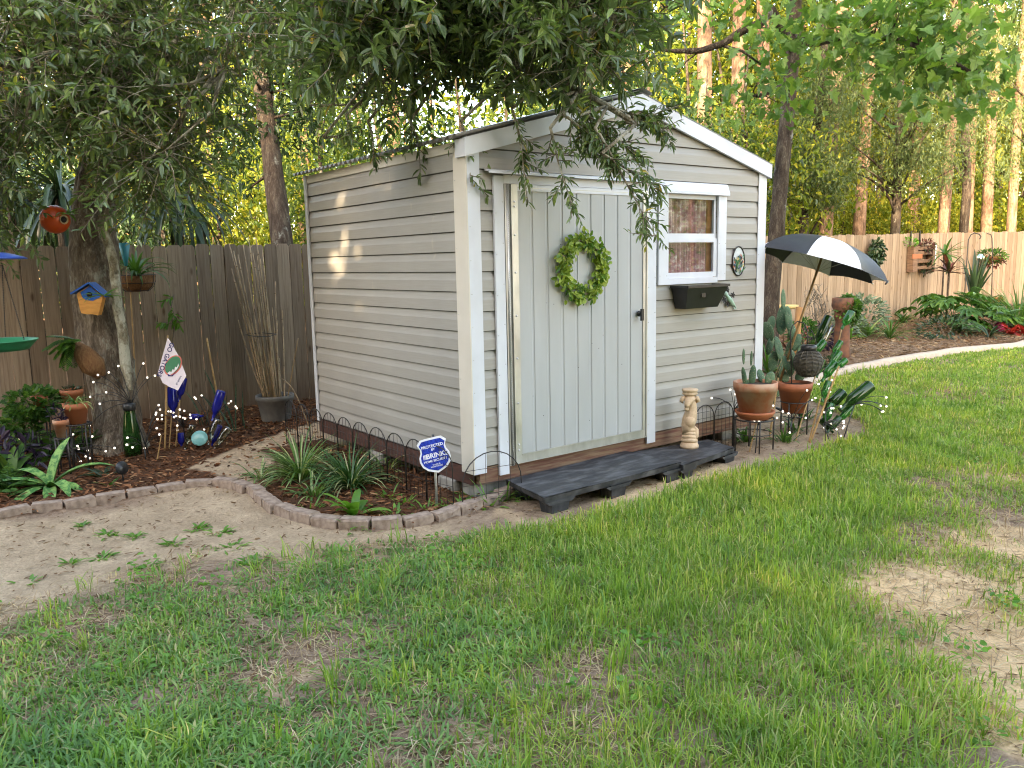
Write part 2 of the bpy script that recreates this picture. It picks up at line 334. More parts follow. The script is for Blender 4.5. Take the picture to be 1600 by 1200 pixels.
m_chip = leafmat('bark_chip', [(0, (.05, .02, .01)), (.5, (.16, .065, .03)), (.85, (.26, .115, .055)), (1, (.40, .24, .13))], .9, .0, spec=.15)
m_needle = leafmat('pine_straw', [(0, (.12, .065, .035)), (.6, (.24, .15, .085)), (1, (.36, .27, .17))], .9, .0, spec=.15)
m_thatch = leafmat('dead_grass', [(0, (.26, .165, .105)), (.6, (.44, .31, .20)), (1, (.62, .49, .33))], .85, .2, spec=.15)
m_grass = leafmat('lawn_blade', [(0, (.125, .22, .042)), (.45, (.205, .32, .06)), (.8, (.31, .41, .09)), (.92, (.42, .43, .13)), (1, (.60, .49, .27))], .45, .42, spec=.35, patch=True)
m_grass2 = leafmat('broad_blade', [(0, (.115, .225, .072)), (.6, (.18, .325, .098)), (.93, (.23, .37, .11)), (1, (.52, .44, .24))], .45, .4, spec=.35, patch=True)
m_sgnwhite = M('sign_white', (.80, .80, .82), (.74, .74, .76), .4, 20)
m_sgnblue = mottled('sign_blue', (.006, .022, .24), (.014, .055, .42), 60)
m_text = M('lettering_white', (.8, .8, .85), None, .5)
m_navy = M('lettering_navy', (.03, .03, .16), None, .6)
m_flag = M('flag_cloth', (.78, .72, .80), (.72, .66, .74), .8, 30)
m_fgreen = M('print_green', (.05, .22, .12), (.04, .19, .10), .8)
m_forange = M('print_coral', (.70, .18, .15), None, .8)
m_orange = M('orange_gourd', (.62, .08, .01), (.5, .06, .01), .32, 6)
m_blue = M('blue_paint', (.012, .09, .42), (.015, .11, .36), .5, 14, (1, 1, 3))
m_bluemetal = M('blue_metal_dish', (.03, .09, .40), None, .35)
m_greendish = M('green_dish', (.012, .16, .075), (.015, .2, .09), .4)
m_bhouse = M('birdhouse_pine', (.72, .34, .09), (.58, .25, .06), .55, 5, (2, 2, 8))
m_wood = M('grey_board', (.22, .13, .08), (.12, .07, .045), .85, 7, (1, 1, 6), .3)
m_umbk = M('black_nylon', (.028, .029, .034), (.034, .035, .04), .55, 30)
m_umbw = M('white_nylon', (.80, .80, .84), (.76, .76, .8), .6, 30)
m_wicker = M('dark_wicker', (.035, .03, .024), (.10, .085, .06), .6, 50)
m_yellow = M('pale_yellow_wood', (.62, .44, .17), (.52, .36, .14), .6, 6)
m_silverball = M('mirror_ball', (.6, .7, .6), None, .05, metal=1.)
m_pink = M('pink_ball', (.6, .06, .2), None, .3)
def curtain_mat():
    m, nt, b = newmat('floral_curtain'); v = nt.nodes.new('ShaderNodeTexVoronoi'); v.inputs['Scale'].default_value = 26.
    nt.links.new(coords(nt, (1, .3, 1)), v.inputs['Vector']); n = noise(nt, coords(nt, (1, .3, 1)), 16, 5, .7)
    col = ramp(nt, n, [(.36, (.10, .10, .075)), (.46, (.28, .11, .15)), (.56, (.36, .20, .24)), (.66, (.64, .58, .59))])
    col = mixc(nt, ramp(nt, v.outputs['Distance'], [(.18, (.8, .8, .8)), (.3, (0, 0, 0))]), col, (.38, .31, .25))
    nt.links.new(col, b.inputs['Base Color']); b.inputs['Roughness'].default_value = .9; return m
m_curtain = curtain_mat()
def ground_mat():
    m, nt, b = newmat('yard_soil')
    at = nt.nodes.new('ShaderNodeAttribute'); at.attribute_name = 'soil'; sp = nt.nodes.new('ShaderNodeSeparateColor'); nt.links.new(at.outputs['Color'], sp.inputs[0])
    n1 = noise(nt, coords(nt), 3.2, 8, .65); n2 = noise(nt, coords(nt), 55, 5, .7); n3 = noise(nt, coords(nt, (1, 1, 1)), 11, 6, .7)
    sand = ramp(nt, n1, [(.3, (.68, .44, .235)), (.7, (.90, .62, .35))]); grey = ramp(nt, n1, [(.3, (.35, .25, .16)), (.7, (.61, .455, .305))])
    th = ramp(nt, n3, [(.3, (.16, .10, .065)), (.5, (.31, .21, .145)), (.72, (.42, .31, .22))])
    ml = ramp(nt, n3, [(.3, (.045, .022, .012)), (.5, (.11, .05, .026)), (.72, (.20, .10, .055))])
    col = mixc(nt, sp.outputs[0], th, sand); col = mixc(nt, sp.outputs[1], col, grey); col = mixc(nt, sp.outputs[2], col, ml)
    col = mixc(nt, 1., col, ramp(nt, n2, [(.3, (.72, .70, .68)), (.65, (1.1, 1.1, 1.1))]), 'MULTIPLY')
    col = mixc(nt, ramp(nt, noise(nt, coords(nt), 24, 5, .75), [(.66, (0, 0, 0)), (.72, (.7, .7, .7))]), col, (.15, .095, .06))
    nt.links.new(col, b.inputs['Base Color']); b.inputs['Roughness'].default_value = .95; b.inputs['Specular IOR Level'].default_value = .15
    bump(nt, b, mth(nt, 'ADD', n3, mth(nt, 'MULTIPLY', n2, .6)), 1., .03); return m
m_ground = ground_mat()
# ------------------------------------------------------------------ lawn layout (control points: pixel of the ground point -> cover, blade height, kind)
CTL = [(50,1000,.55,.05,1),(150,1100,.55,.05,1),(60,1180,.75,.07,1),(250,960,.72,.05,1),(380,990,.2,.04,1),(150,980,.3,.04,1),(250,915,.4,.045,1),
 (350,880,.3,.04,1),(200,850,.2,.04,1),(50,900,.03,.03,1),(50,940,.35,.05,1),(150,820,.08,.03,1),(100,860,.05,.03,1),(330,800,.1,.03,1),(310,835,.2,.03,1),(430,850,.16,.04,1),(480,905,.7,.05,1),
 (560,880,.6,.05,1),(560,940,.8,.05,1),(450,1000,.6,.05,1),(430,1050,.35,.04,1),(600,1080,.7,.06,1),(700,900,.65,.05,1),(640,860,.75,.04,1),
 (800,860,.95,.08,0),(760,930,.85,.07,0),(700,1000,.75,.06,1),(760,1010,.35,.06,1),(900,1060,.3,.07,0),(880,950,.85,.09,0),(1000,860,1,.10,0),
 (1000,950,.9,.10,0),(1100,800,1,.10,0),(1000,1100,.6,.09,0),(850,1150,.55,.08,0),(1100,1050,.8,.10,0),(1200,1000,.85,.09,0),(1200,1150,.8,.10,0),
 (1300,950,.85,.09,0),(1300,800,1,.09,0),(1200,770,1,.10,0),(1400,700,1,.07,0),(1500,620,1,.05,0),(1400,620,1,.06,0),(1590,570,1,.05,0),
 (1550,690,.9,.05,0),(1595,722,.4,.05,0),(1480,860,.5,.05,0),(1430,930,.06,.04,0),(1560,900,.12,.04,0),(1590,820,.2,.05,0),(1420,860,.75,.06,0),
 (1500,1000,.05,.05,0),(1580,1040,.0,.05,0),(1540,1035,.02,.05,0),(1600,1095,.02,.05,0),(1550,1070,.1,.07,0),(1650,1000,.0,.05,0),(1650,1100,.05,.05,0),(1450,1050,.4,.08,0),(1400,985,.35,.06,0),(1500,1120,.6,.10,0),(1400,1120,.9,.11,0),(1590,1165,.3,.09,0),
 (1550,790,.45,.05,0),(1300,1080,.9,.1,0),(300,1090,.5,.05,1),(250,1180,.7,.09,1),(400,1150,.45,.05,1),(520,1160,.6,.06,1),(1470,955,.25,.04,0),(1540,850,.35,.05,0),(680,1150,.55,.06,1)]
_cp = np.array([gp(c[0], c[1]) for c in CTL])[:, :2]; _cv = np.array([c[2:] for c in CTL], float)
_cr = np.array([.0022*dep((*p, 0))**2 for p in _cp])+.02
def shepard(X):
    out = np.zeros((len(X), 3))
    for i in range(0, len(X), 20000):
        d2 = ((X[i:i+20000, None]-_cp[None])**2).sum(-1); w = 1/(d2/_cr[None]+.02)**2
        out[i:i+20000] = (w @ _cv)/w.sum(1, keepdims=True)
    return out
def poly_px(pts): return np.array([gp(u, v)[:2] for u, v in pts])
def inside(X, P):
    r = np.zeros(len(X), bool); x, y = X[:, 0], X[:, 1]; j = len(P)-1
    for i in range(len(P)):
        c = ((P[i, 1] > y) != (P[j, 1] > y)) & (x < (P[j, 0]-P[i, 0])*(y-P[i, 1])/(P[j, 1]-P[i, 1]+1e-12)+P[i, 0]); r ^= c; j = i
    return r
def vnoise(X, s, seed):
    g = np.random.RandomState(seed).rand(64, 64); x = X*s; i = np.floor(x).astype(int); f = x-i; f = f*f*(3-2*f)
    a = lambda p, q: g[(i[:, 0]+p) % 64, (i[:, 1]+q) % 64]
    return (a(0,0)*(1-f[:,0])+a(1,0)*f[:,0])*(1-f[:,1])+(a(0,1)*(1-f[:,0])+a(1,1)*f[:,0])*f[:,1]
def seg_dist(X, L):
    best = np.full(len(X), 1e9)
    for a, b in zip(L[:-1], L[1:]):
        ab = b-a; t = np.clip(((X-a) @ ab)/(ab @ ab), 0, 1); best = np.minimum(best, np.linalg.norm(X-(a+t[:, None]*ab), axis=1))
    return best
# back edge of the lawn, left to right
EDGE = poly_px([(-160,985),(0,945),(100,925),(200,893),(330,856),(450,866),(560,848),(700,836),(830,826),(900,812),(1000,788),(1100,757),(1200,733),(1290,702),(1345,682),(1352,662),(1290,640),(1256,622)])
CURB = poly_px([(1236,614),(1262,606),(1290,596),(1320,585),(1400,569),(1500,553),(1600,544)]); CURB = np.vstack([CURB, [[14., 1.15], [20, 1.6]]])
LAWN = np.vstack([EDGE, CURB, [[20, -9], [-6, -9], [-6, -1.2]]])
LEFTEDGE = [(-60,822),(10,812),(72,800),(115,795),(163,786),(210,780),(255,772),(297,765),(338,762),(372,764),(392,772)]
FRONTEDGE = [(398,772),(412,785),(432,800),(465,812),(500,822),(540,827),(590,828),(640,824),(695,814),(740,800),(775,788),(812,774)]
BED_L = np.vstack([poly_px(LEFTEDGE), poly_px([(420,735),(480,705)]), [[-.1, 2.6], [3, 2.6], [3, 4.62], [-6, 4.62], [-6, 1.7]]])
BED_F = np.vstack([poly_px(FRONTEDGE), [[.2, .0], [.05, 2.5], [-.6, 2.4]], poly_px([(430,720),(398,752)])])
BED_R = np.vstack([CURB[::1], [[20, 4.62], [3.1, 4.62], [3.1, .4]]])
SANDP = [(1390,920),(1440,960),(1500,1000),(1560,1040),(1595,1060),(1480,930),(1550,900),(1590,860),(1585,980),(1570,1010),(1440,1020),(1100,750),(1020,785),(1590,1110),(1597,730),(1530,1040),(1640,950),(1640,1080),(1590,1085),(1560,1065)]
GREYP = [(40,880),(100,850),(200,820),(300,800),(120,900),(20,930),(380,800),(300,850),(-60,900),(330,780),(60,840),(390,830),(470,845),(620,838)]
_sp = poly_px(SANDP); _gp = poly_px(GREYP)
# ------------------------------------------------------------------ ground sheet
def ground():
    xs = np.unique(np.concatenate([np.arange(-6, 9, .05), np.arange(9, 22, .25), np.array([-300,-120,-60,-30,-15,-9,30,45,70,120,300])]))
    ys = np.unique(np.concatenate([np.arange(-5, 4.8, .05), np.arange(4.8, 9, .3), np.array([-300,-120,-60,-30,-15,-9,12,18,25,40,60,100,300])]))
    X, Y = np.meshgrid(xs, ys); P = np.stack([X.ravel(), Y.ravel()], 1)
    z = hgt(np.clip(P[:, 0], -50, 30)); loc = (np.abs(P[:, 0]-1) < 10) & (np.abs(P[:, 1]) < 5.5)
    z = z+np.where(loc, (vnoise(P, 3.1, 1)-.5)*.022+(vnoise(P, 9., 2)-.5)*.012, 0)
    bl, bf, br = inside(P, BED_L), inside(P, BED_F), inside(P, BED_R)
    z = z+np.where(bl | bf, .018, 0)
    V = np.column_stack([P, z]); nx, ny = len(xs), len(ys)
    i = (np.arange(ny-1)[:, None]*nx+np.arange(nx-1)[None]).ravel(); Fq = np.stack([i, i+1, i+nx+1, i+nx], 1)
    mb = MB(); mb.add(V, Fq, 0, True); o = mb.build('ground', m_ground); o['kind'] = 'structure'
    sd = np.exp(-((((P[:, None]-_sp[None])**2).sum(-1))/.12).min(1)); gd = np.exp(-((((P[:, None]-_gp[None])**2).sum(-1))/.16).min(1))
    n = vnoise(P, 2.7, 5)*.45+vnoise(P, 7, 6)*.3+vnoise(P, 17, 7)*.25
    sd = np.clip((sd+n*1.1-.72)*4., 0, 1)*~(bl | bf | br); gd = np.clip((gd+n*1.0-.62)*3., 0, 1)*~(bl | bf | br)
    grey2 = inside(P, poly_px([(290,735),(400,690),(500,660),(560,700),(430,745),(400,765),(380,755)]))
    mul = np.clip((bl & ~grey2)*1.+bf*1.+br*(.45+.6*(vnoise(P, 1.6, 9)-.45)), 0, 1); mul = np.where(P[:, 1] > 4.8, .8, mul)
    gd = np.maximum(gd, grey2*.9)
    under = (P[:, 0] > .05) & (P[:, 0] < 3) & (P[:, 1] > 0) & (P[:, 1] < 2.4); gd = np.where(under, 1, gd)
    strip = (P[:, 0] > .1) & (P[:, 0] < 4.2) & (P[:, 1] > -1.0) & (P[:, 1] < 1.2) & ~under; gd = np.where(strip, np.clip(n*1.6-.35, 0, 1), gd)
    a = o.data.color_attributes.new('soil', 'FLOAT_COLOR', 'POINT')
    a.data.foreach_set('color', np.column_stack([sd, gd, mul, np.ones(len(P))]).astype(np.float32).ravel())
ground()
# ------------------------------------------------------------------ lawn blades
def blades(name, X, h, w, mat, lean=.6, label='', broad=False):
    n = len(X); a = RS.uniform(0, 2*PI, n); d = np.stack([np.cos(a), np.sin(a)], 1); side = np.stack([-d[:, 1], d[:, 0]], 1)
    z0 = hgt(X[:, 0])-.004; ln = np.abs(RS.normal(size=n))*lean; V = np.zeros((n, 7, 3))
    for k, (t, wf) in enumerate(((0, .7), (.4, 1.), (.78, .75))):
        off = d*(h*ln*t**1.6)[:, None]; zz = z0+h*t*np.clip(1-.35*ln*t, .2, 1)
        for s, q in ((-1, 0), (1, 1)): V[:, 2*k+q, :2] = X+off+side*(s*w*wf/2)[:, None]; V[:, 2*k+q, 2] = zz
    V[:, 6, :2] = X+d*(h*ln)[:, None]; V[:, 6, 2] = z0+h*np.clip(1-.45*ln, .1, 1)
    o = (np.arange(n)*7)[:, None, None]; mb = MB(); mb.v.append(V.reshape(-1, 3)); mb.n = 7*n
    mb.f.append(((np.array([(0,1,3,2),(2,3,5,4)])[None]+o).reshape(-1, 4), 0, True)); mb.f.append(((np.array([(4,5,6)])[None]+o).reshape(-1, 3), 0, True))
    return tag(mb.build(name, mat), label, None, None, 'stuff')
def cand(n, lo, hi, full=1.):
    return np.column_stack([RS.uniform(lo[0], hi[0], n), RS.uniform(lo[1], hi[1], n)])
def lawn():
    near = cand(520000, (-4.2, -4.2), (5.5, 1.6)); far = cand(230000, (5.0, -5), (16, 2.2))
    X = np.vstack([near, far]); u, v, d = proj(np.column_stack([X, hgt(X[:, 0])]))
    X = X[inside(X, LAWN) & (d > .8) & (u > -350) & (u < 1950) & (v < 1420)]
    S = shepard(X); n = .5*vnoise(X, 2.3, 21)+.3*vnoise(X, 6., 22)+.2*vnoise(X, 15., 23)
    ed = seg_dist(X, np.vstack([EDGE[1:], CURB])); keep = np.clip((S[:, 0]*1.25+(n-.5)*2.3)*np.clip((ed+.02)/.16, 0, 1), .012, 1)
    k = RS.rand(len(X)) < keep*.70; X, S, n = X[k], S[k], n[k]; d = (np.column_stack([X, X[:, 0]*0])-CAM) @ FW
    br = RS.rand(len(X)) < S[:, 2]*.8; h = S[:, 1]*RS.uniform(.55, 1.35, len(X))*(.7+.6*n); w = (.0052+.0010*np.maximum(0, d-4))*RS.uniform(.7, 1.2, len(X))
    blades('lawn_grass', X[~br], h[~br], w[~br], m_grass, .75, 'long bright green lawn grass in front of the shed')
    blades('crabgrass', X[br], h[br]*1.05, w[br]*1.75, m_grass2, 1.3, 'short broad-bladed sprawling grass on the bare left lawn')
    Y = cand(170000, (-4.2, -4.2), (7, 1.4)); Y = Y[inside(Y, LAWN)]; S = shepard(Y); ok = RS.rand(len(Y)) < np.clip(1.1-np.abs(S[:, 0]-.55)*1.5, .05, 1)*.8
    ok &= vnoise(Y, 3., 31) > .25; Y = Y[ok]; blades('dead_grass', Y, RS.uniform(.025, .08, len(Y)), np.full(len(Y), .0036), m_thatch, 3.2, 'pale dead thatch lying between the lawn blades')
    C = cand(900, (-3.6, -4), (7, 1.2)); C = C[inside(C, LAWN)]; S = shepard(C); C = C[(RS.rand(len(C)) < S[:, 0]*.9)]; T = np.repeat(C, 13, 0)+RS.normal(0, .022, (len(C)*13, 2)); dd = (np.column_stack([T, T[:, 0]*0])-CAM) @ FW
    blades('grass_tufts', T, RS.uniform(.08, .17, len(T)), (.0058+.0008*np.maximum(0, dd-4)), m_grass, .8, 'taller tufts of coarse grass standing out of the lawn')
    W_ = cand(260, (-3.4, -3.8), (4.5, .6)); W_ = W_[inside(W_, LAWN)]; W_ = W_[vnoise(W_, 1.3, 77) > .5]; X = np.repeat(W_, 16, 0)+RS.normal(0, .05, (len(W_)*16, 2)); mb = MB(); a = RS.uniform(0, 6.28, len(X))
    leaves(mb, np.column_stack([X, hgt(X[:, 0])+RS.uniform(.01, .05, len(X))]), np.column_stack([np.cos(a), np.sin(a), RS.uniform(-.2, .5, len(X))]), RS.uniform(.018, .04, len(X)), RS.uniform(.014, .03, len(X)), BLOB, 0)
    tag(mb.build('lawn_weeds', m_bright), 'small round-leaved weeds creeping through the lawn', None, None, 'stuff')
lawn()
def litter(name, X, L, w, mat, label, zoff=.02):
    n = len(X); a = RS.uniform(0, 2*PI, n); mb = MB(); P = np.column_stack([X, hgt(X[:, 0])+zoff+RS.uniform(0, .014, n)])
    leaves(mb, P, np.column_stack([np.cos(a), np.sin(a), RS.normal(0, .22, n)]), L, w, BLOB, 0)
    return tag(mb.build(name, mat), label, None, None, 'stuff')
def mulch():
    X = cand(26000, (-4, -.3), (3, 4.6)); X = X[inside(X, BED_L) | inside(X, BED_F)]; X = X[~((X[:, 0] > .03) & (X[:, 1] < 2.42))]
    g2 = inside(X, poly_px([(290,735),(400,690),(500,660),(560,700),(430,745),(400,765),(380,755)])); X = X[~g2 | (RS.rand(len(X)) < .18)]
    litter('bark_mulch', X, RS.uniform(.025, .085, len(X)), RS.uniform(.008, .022, len(X)), m_chip, 'reddish brown bark mulch chips covering the left beds', .02)
    Y = cand(26000, (2.9, -.2), (18, 4.6)); Y = Y[inside(Y, BED_R)]
    litter('leaf_litter', Y, RS.uniform(.04, .13, len(Y)), RS.uniform(.006, .02, len(Y)), m_needle, 'dry brown pine straw and leaf litter along the right fence bed', .008)
    Z = cand(13000, (-4, -4), (8, 1.6)); Z = Z[~inside(Z, BED_L) & ~inside(Z, BED_F) & (Z[:, 1] < 1.5)]; Z = Z[~((Z[:, 0] > .03) & (Z[:, 1] > 0) & (Z[:, 0] < 3))]
    litter('fallen_leaves', Z, RS.uniform(.012, .06, len(Z)), RS.uniform(.003, .013, len(Z)), m_needle, 'small dry twigs and leaves scattered on the sand and lawn', .004)
mulch()
# ------------------------------------------------------------------ fence (one straight line behind the yard)
FY = 4.6
def fence():
    o = thing('wooden_fence', (0, FY, 0), 'weathered dog-eared pine picket fence running behind the shed and beds', 'fence')
    bay = 0; x = -7.0
    while x < 24:
        mb = MB()
        for i in range(16):
            w = .138+RS.uniform(-.003, .003); z0 = float(hgt(x))-.01+RS.uniform(0, .02); tp = float(hgt(x))*1.18+1.79+RS.uniform(-.012, .012); yo = FY+RS.uniform(-.004, .004); c = .028
            tl = RS.uniform(-.006, .006)
            poly = [(0, z0), (w, z0), (w+tl, tp-c), (w-c*.8+tl, tp), (c*.8+tl, tp), (tl, tp-c)]
            mb.prism(poly, ((x, yo, 0), (1, 0, 0), (0, 0, 1), (0, 1, 0)), .017, 0); x += .1455
        mb.build('picket_panel', m_fence, o)
        r = MB(); xa = x-16*.1455
        for zz in (.35, 1.0, 1.6): r.box((xa, FY+.012, float(hgt(x))+zz), (x, FY+.05, float(hgt(x))+zz+.085))
        r.box((x-.05, FY+.051, -.2), (x+.04, FY+.14, float(hgt(x))+1.75)); r.build('fence_rail', m_rail, o); bay += 1
fence()
# ------------------------------------------------------------------ shed, 3.0 x 2.4 m
W, D, S = 3.007, 2.405, .127
AX, AZ, EZ = 1.503, 2.715, 2.305                      # ridge and eave (fascia top)
SL = (AZ-EZ)/(AX+.04)
def roofz(x): return AZ-abs(x-AX)*SL
shed = thing('garden_shed', (1.5, 1.2, 0), 'beige vinyl-sided garden shed with white trim and a low gabled roof', 'shed')
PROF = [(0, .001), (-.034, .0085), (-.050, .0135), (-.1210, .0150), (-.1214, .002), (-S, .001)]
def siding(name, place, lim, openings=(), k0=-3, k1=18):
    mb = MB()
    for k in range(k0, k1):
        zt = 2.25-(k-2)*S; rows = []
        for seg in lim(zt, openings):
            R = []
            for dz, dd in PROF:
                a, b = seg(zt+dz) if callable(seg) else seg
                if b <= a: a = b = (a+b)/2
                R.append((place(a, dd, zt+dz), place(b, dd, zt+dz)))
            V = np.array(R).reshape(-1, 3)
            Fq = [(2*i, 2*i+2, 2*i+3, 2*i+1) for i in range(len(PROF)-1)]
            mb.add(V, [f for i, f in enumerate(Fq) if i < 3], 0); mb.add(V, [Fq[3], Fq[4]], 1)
    return mb.build(name, [m_siding, m_shade_grime], shed)
OPEN = (1.80, 2.385, 1.42, 2.03)
def lim_front(zt, op):
    def full(z):
        q = (AZ-.09-z)/SL; return (max(.06, AX-q), min(W-.06, AX+q))
    if zt-S > AZ-.1: return []
    if op and zt > op[2] and zt-S < op[3]: return [lambda z: (.06, op[0]), lambda z: (op[1], W-.06)]
    return [full]
siding('front_wall', lambda a, d, z: (a, -d, z), lim_front, OPEN, -1)
siding('side_wall', lambda a, d, z: (-d, a, z), lambda zt, o: [(.10, D-.03)], (), 2)
siding('side_wall', lambda a, d, z: (W+d, a, z), lambda zt, o: [(.0, D)], (), 2)
mb = MB(); mb.add([(0, D, .2), (W, D, .2), (W, D, EZ-.05), (AX, D, AZ-.05), (0, D, EZ-.05)], [(0, 1, 2, 3, 4)]); mb.build('back_wall', m_siding, shed)
mb = MB(); mb.box((.02, .02, .205), (W-.02, D-.02, .225)); mb.build('shed_floor', m_skid, shed)
# skid beams
mb = MB(); mb.box((.03, -.012, .105), (W-.02, .04, .215)); mb.build('skid_beam', m_skid2, shed)
mb = MB(); mb.box((-.008, .042, .10), (.04, D, .212)); mb.build('skid_beam', m_skid, shed)
mb = MB(); mb.box((W-.04, .042, .10), (W+.01, D, .21)); mb.build('skid_beam', m_skid, shed)
# corner trims (folded L flashing)
def ltrim(name, x0, x1, y1, z0, z1, t=.004, xin=True, mside=None):
    mb = MB(); mb.box((x0, -.024, z0), (x1, -.0165, z1), 0)
    for z in np.arange(z0+.12, z1-.1, .21): mb.ball((x0+.012+.002*rnd(0, 1), -.0245, z), .0035, 6, 4, 1)
    if y1:
        mb.box((x0-.0085, -.024, z0), (x0-.0005, y1, z1), 2)
        for z in np.arange(z0+.2, z1-.1, .42): mb.ball((x0-.009, .10, z), .0035, 6, 4, 1)
    return mb.build(name, [m_white, m_galv, mside or m_white], shed)
m_beige = M('beige_corner_trim', (.66, .61, .53), (.60, .55, .47), .42, 3)
ltrim('corner_trim', -.016, .078, .118, .182, 2.26, mside=m_beige)
ltrim('corner_trim', W-.093, W+.012, 0, .186, 2.25)
mb = MB(); mb.box((-.024, D-.045, .20), (-.016, D+.008, 2.30)); mb.box((-.016, D, .20), (.05, D+.008, 2.28)); mb.build('corner_trim', m_white, shed)
mb = MB(); mb.box((-.018, .118, 2.235), (-.002, D-.045, 2.295)); mb.build('eave_trim', m_beige, shed)
# gable fascia: two boards meeting at the ridge
for sgn in (-1, 1):
    mb = MB(); xe = AX+sgn*(AX+.045); e = np.array([xe, 0, EZ]); a = np.array([AX, 0, AZ]); dn = .112
    lo = np.array([xe, 0, EZ-dn]); la = np.array([AX, 0, AZ-dn]); V = []
    for y in (-.05, -.028):
        V += [(p[0], y, p[2]) for p in (e, a, la, lo)]
    mb.add(V, [(0,1,2,3),(4,7,6,5),(0,4,5,1),(3,2,6,7),(0,3,7,4),(1,5,6,2)], 0)
    V = [(p[0], y, p[2]+.003) for y in (-.055, .06) for p in (e+np.array([sgn*.01, 0, -.003]), a)]
    mb.add(V, [(0,1,3,2)], 0)
    mb.box((min(xe, xe-sgn*.02), -.028, EZ-dn), (max(xe, xe-sgn*.02), .06, EZ-.004))
    mb.build('gable_fascia', m_white, shed)
# corrugated roof
for sgn in (-1, 1):
    mb = MB(); ys = np.arange(-.02, D+.10, .0085); w = np.abs(((ys/.078) % 1)*2-1); hh = np.clip(w*1.8-.4, 0, 1)*.020
    for lay, dz in ((0, .012), (1, .006)):
        V = []
        for t in (0, 1):
            x = AX+sgn*t*(AX+.085); V += [(x, y, roofz(x)+dz+(h if lay == 0 else h)) for y, h in zip(ys, hh)]
        n = len(ys); mb.add(V, [(i, i+1, n+i+1, n+i) for i in range(n-1)], 0)
    mb.build('roof', m_roof, shed)
mb = MB(); mb.add([(AX-.12, -.05, AZ+.008), (AX, -.05, AZ+.045), (AX+.12, -.05, AZ+.008), (AX-.12, D+.1, AZ+.008), (AX, D+.1, AZ+.045), (AX+.12, D+.1, AZ+.008)], [(0,1,4,3),(1,2,5,4)]); mb.build('ridge_cap', m_roof, shed)
# door
door = MB(); x0, x1, z0, z1 = .345, 1.515, .262, 2.018; nb = 9; V = []; Fq = []
edges = []
for i in range(nb+1):
    xe = x0+(x1-x0)*i/nb
    if 0 < i < nb: edges += [(xe-.018, -.046), (xe-.006, -.0405), (xe+.004, -.0405), (xe+.007, -.046)]
    else: edges += [(xe, -.046)]
V = [(x, y, z) for x, y in edges for z in (z0, z1)]
door.add(V, [(2*i, 2*i+2, 2*i+3, 2*i+1) for i in range(len(edges)-1)], 0)
for k in range(14): door.ball((x0+rnd(.05, 1.1), -.0465, z0+rnd(.05, 1.7)), .003, 5, 3, 1)
dr = door.build('door', [m_door, m_shade_grime], shed)
fr = MB(); fr.box((.300, -.054, .215), (.352, -.036, 2.04)); fr.box((1.510, -.054, .215), (1.558, -.036, 2.04)); fr.box((.352, -.0535, .215), (1.510, -.036, .268))
fr.box((.35, -.058, .262), (1.512, -.0536, .272)); fr.box((.30, -.058, .209), (1.558, -.0545, .2145)); fr.box((1.540, -.060, .22), (1.548, -.0545, 2.03))
fr.build('door_frame', m_galv, dr)
fr = MB(); fr.box((.352, -.0535, 2.0), (1.510, -.036, 2.04)); fr.box((.352, -.0545, 2.018), (1.51, -.0538, 2.022), 1); fr.box((.255, -.036, 2.044), (1.575, -.02, 2.098), 0); fr.build('door_top_rail', [m_white, m_galv], dr)
hg = MB(); hg.box((.258, -.040, .20), (.299, -.030, 2.04)); hg.build('hinge', m_galv, dr)
hk = MB(); hk.tube([(.278, -.044, .2), (.278, -.044, 2.04)], .0075, 8, 0)
for z in np.arange(.3, 2.0, .012): hk.ball((.278, -.0495, z), .0042, 5, 4, 0)
for z in (.30, .34, .62, .92, 1.2, 1.48, 1.72, 1.9, 1.93): hk.ball((.324, -.056, z), .007, 7, 5, 1)
hk.build('hinge_pin', [m_galv, m_white], dr)
ha = MB(); c = py(998, 490, -.06); ha.lathe([(.022, 0), (.022, .008), (.012, .012), (.012, .035), (.0, .036)], c, 12, 0, rot_to((0, -1, 0))); ha.box((c[0]-.011, c[1]-.042, c[2]-.05), (c[0]+.013, c[1]-.026, c[2]+.035)); ha.build('handle', m_black, dr)
def trim(name, lo, hi, mats=None, screws=True):
    mb = MB(); mb.box(lo, hi, 0)
    if screws:
        for z in np.arange(lo[2]+.15, hi[2]-.05, .26): mb.ball((lo[0]+.012, lo[1]-.0005, z), .0035, 6, 4, 1); mb.ball((hi[0]-.012, lo[1]-.0005, z+.07), .0035, 6, 4, 1)
    return mb.build(name, [mats or m_white, m_galv], shed)
trim('door_trim', (.178, -.036, .148), (.254, -.0175, 2.09)); trim('door_trim', (1.576, -.036, .15), (1.668, -.0175, 2.095))
mb = MB()                                             # bowed drip flashing over the door
xs = np.linspace(.12, 1.70, 14); V = []
for x in xs:
    bow = -.012*math.sin(PI*(x-.12)/1.58); zt = 2.112-.004*math.sin(PI*(x-.1)/1.6)
    V += [(x, -.0165, zt+.018), (x, -.072+bow, zt+.006), (x, -.074+bow, zt-.012), (x, -.066+bow, zt-.012), (x, -.064+bow, zt-.002), (x, -.0165, zt+.006)]
mb.add(V, [(6*i+j, 6*i+(j+1) % 6, 6*i+6+(j+1) % 6, 6*i+6+j) for i in range(13) for j in range(6)]+[(0,1,2,3,4,5), tuple(range(78, 84))[::-1]], 0); mb.build('door_flashing', m_white, shed)
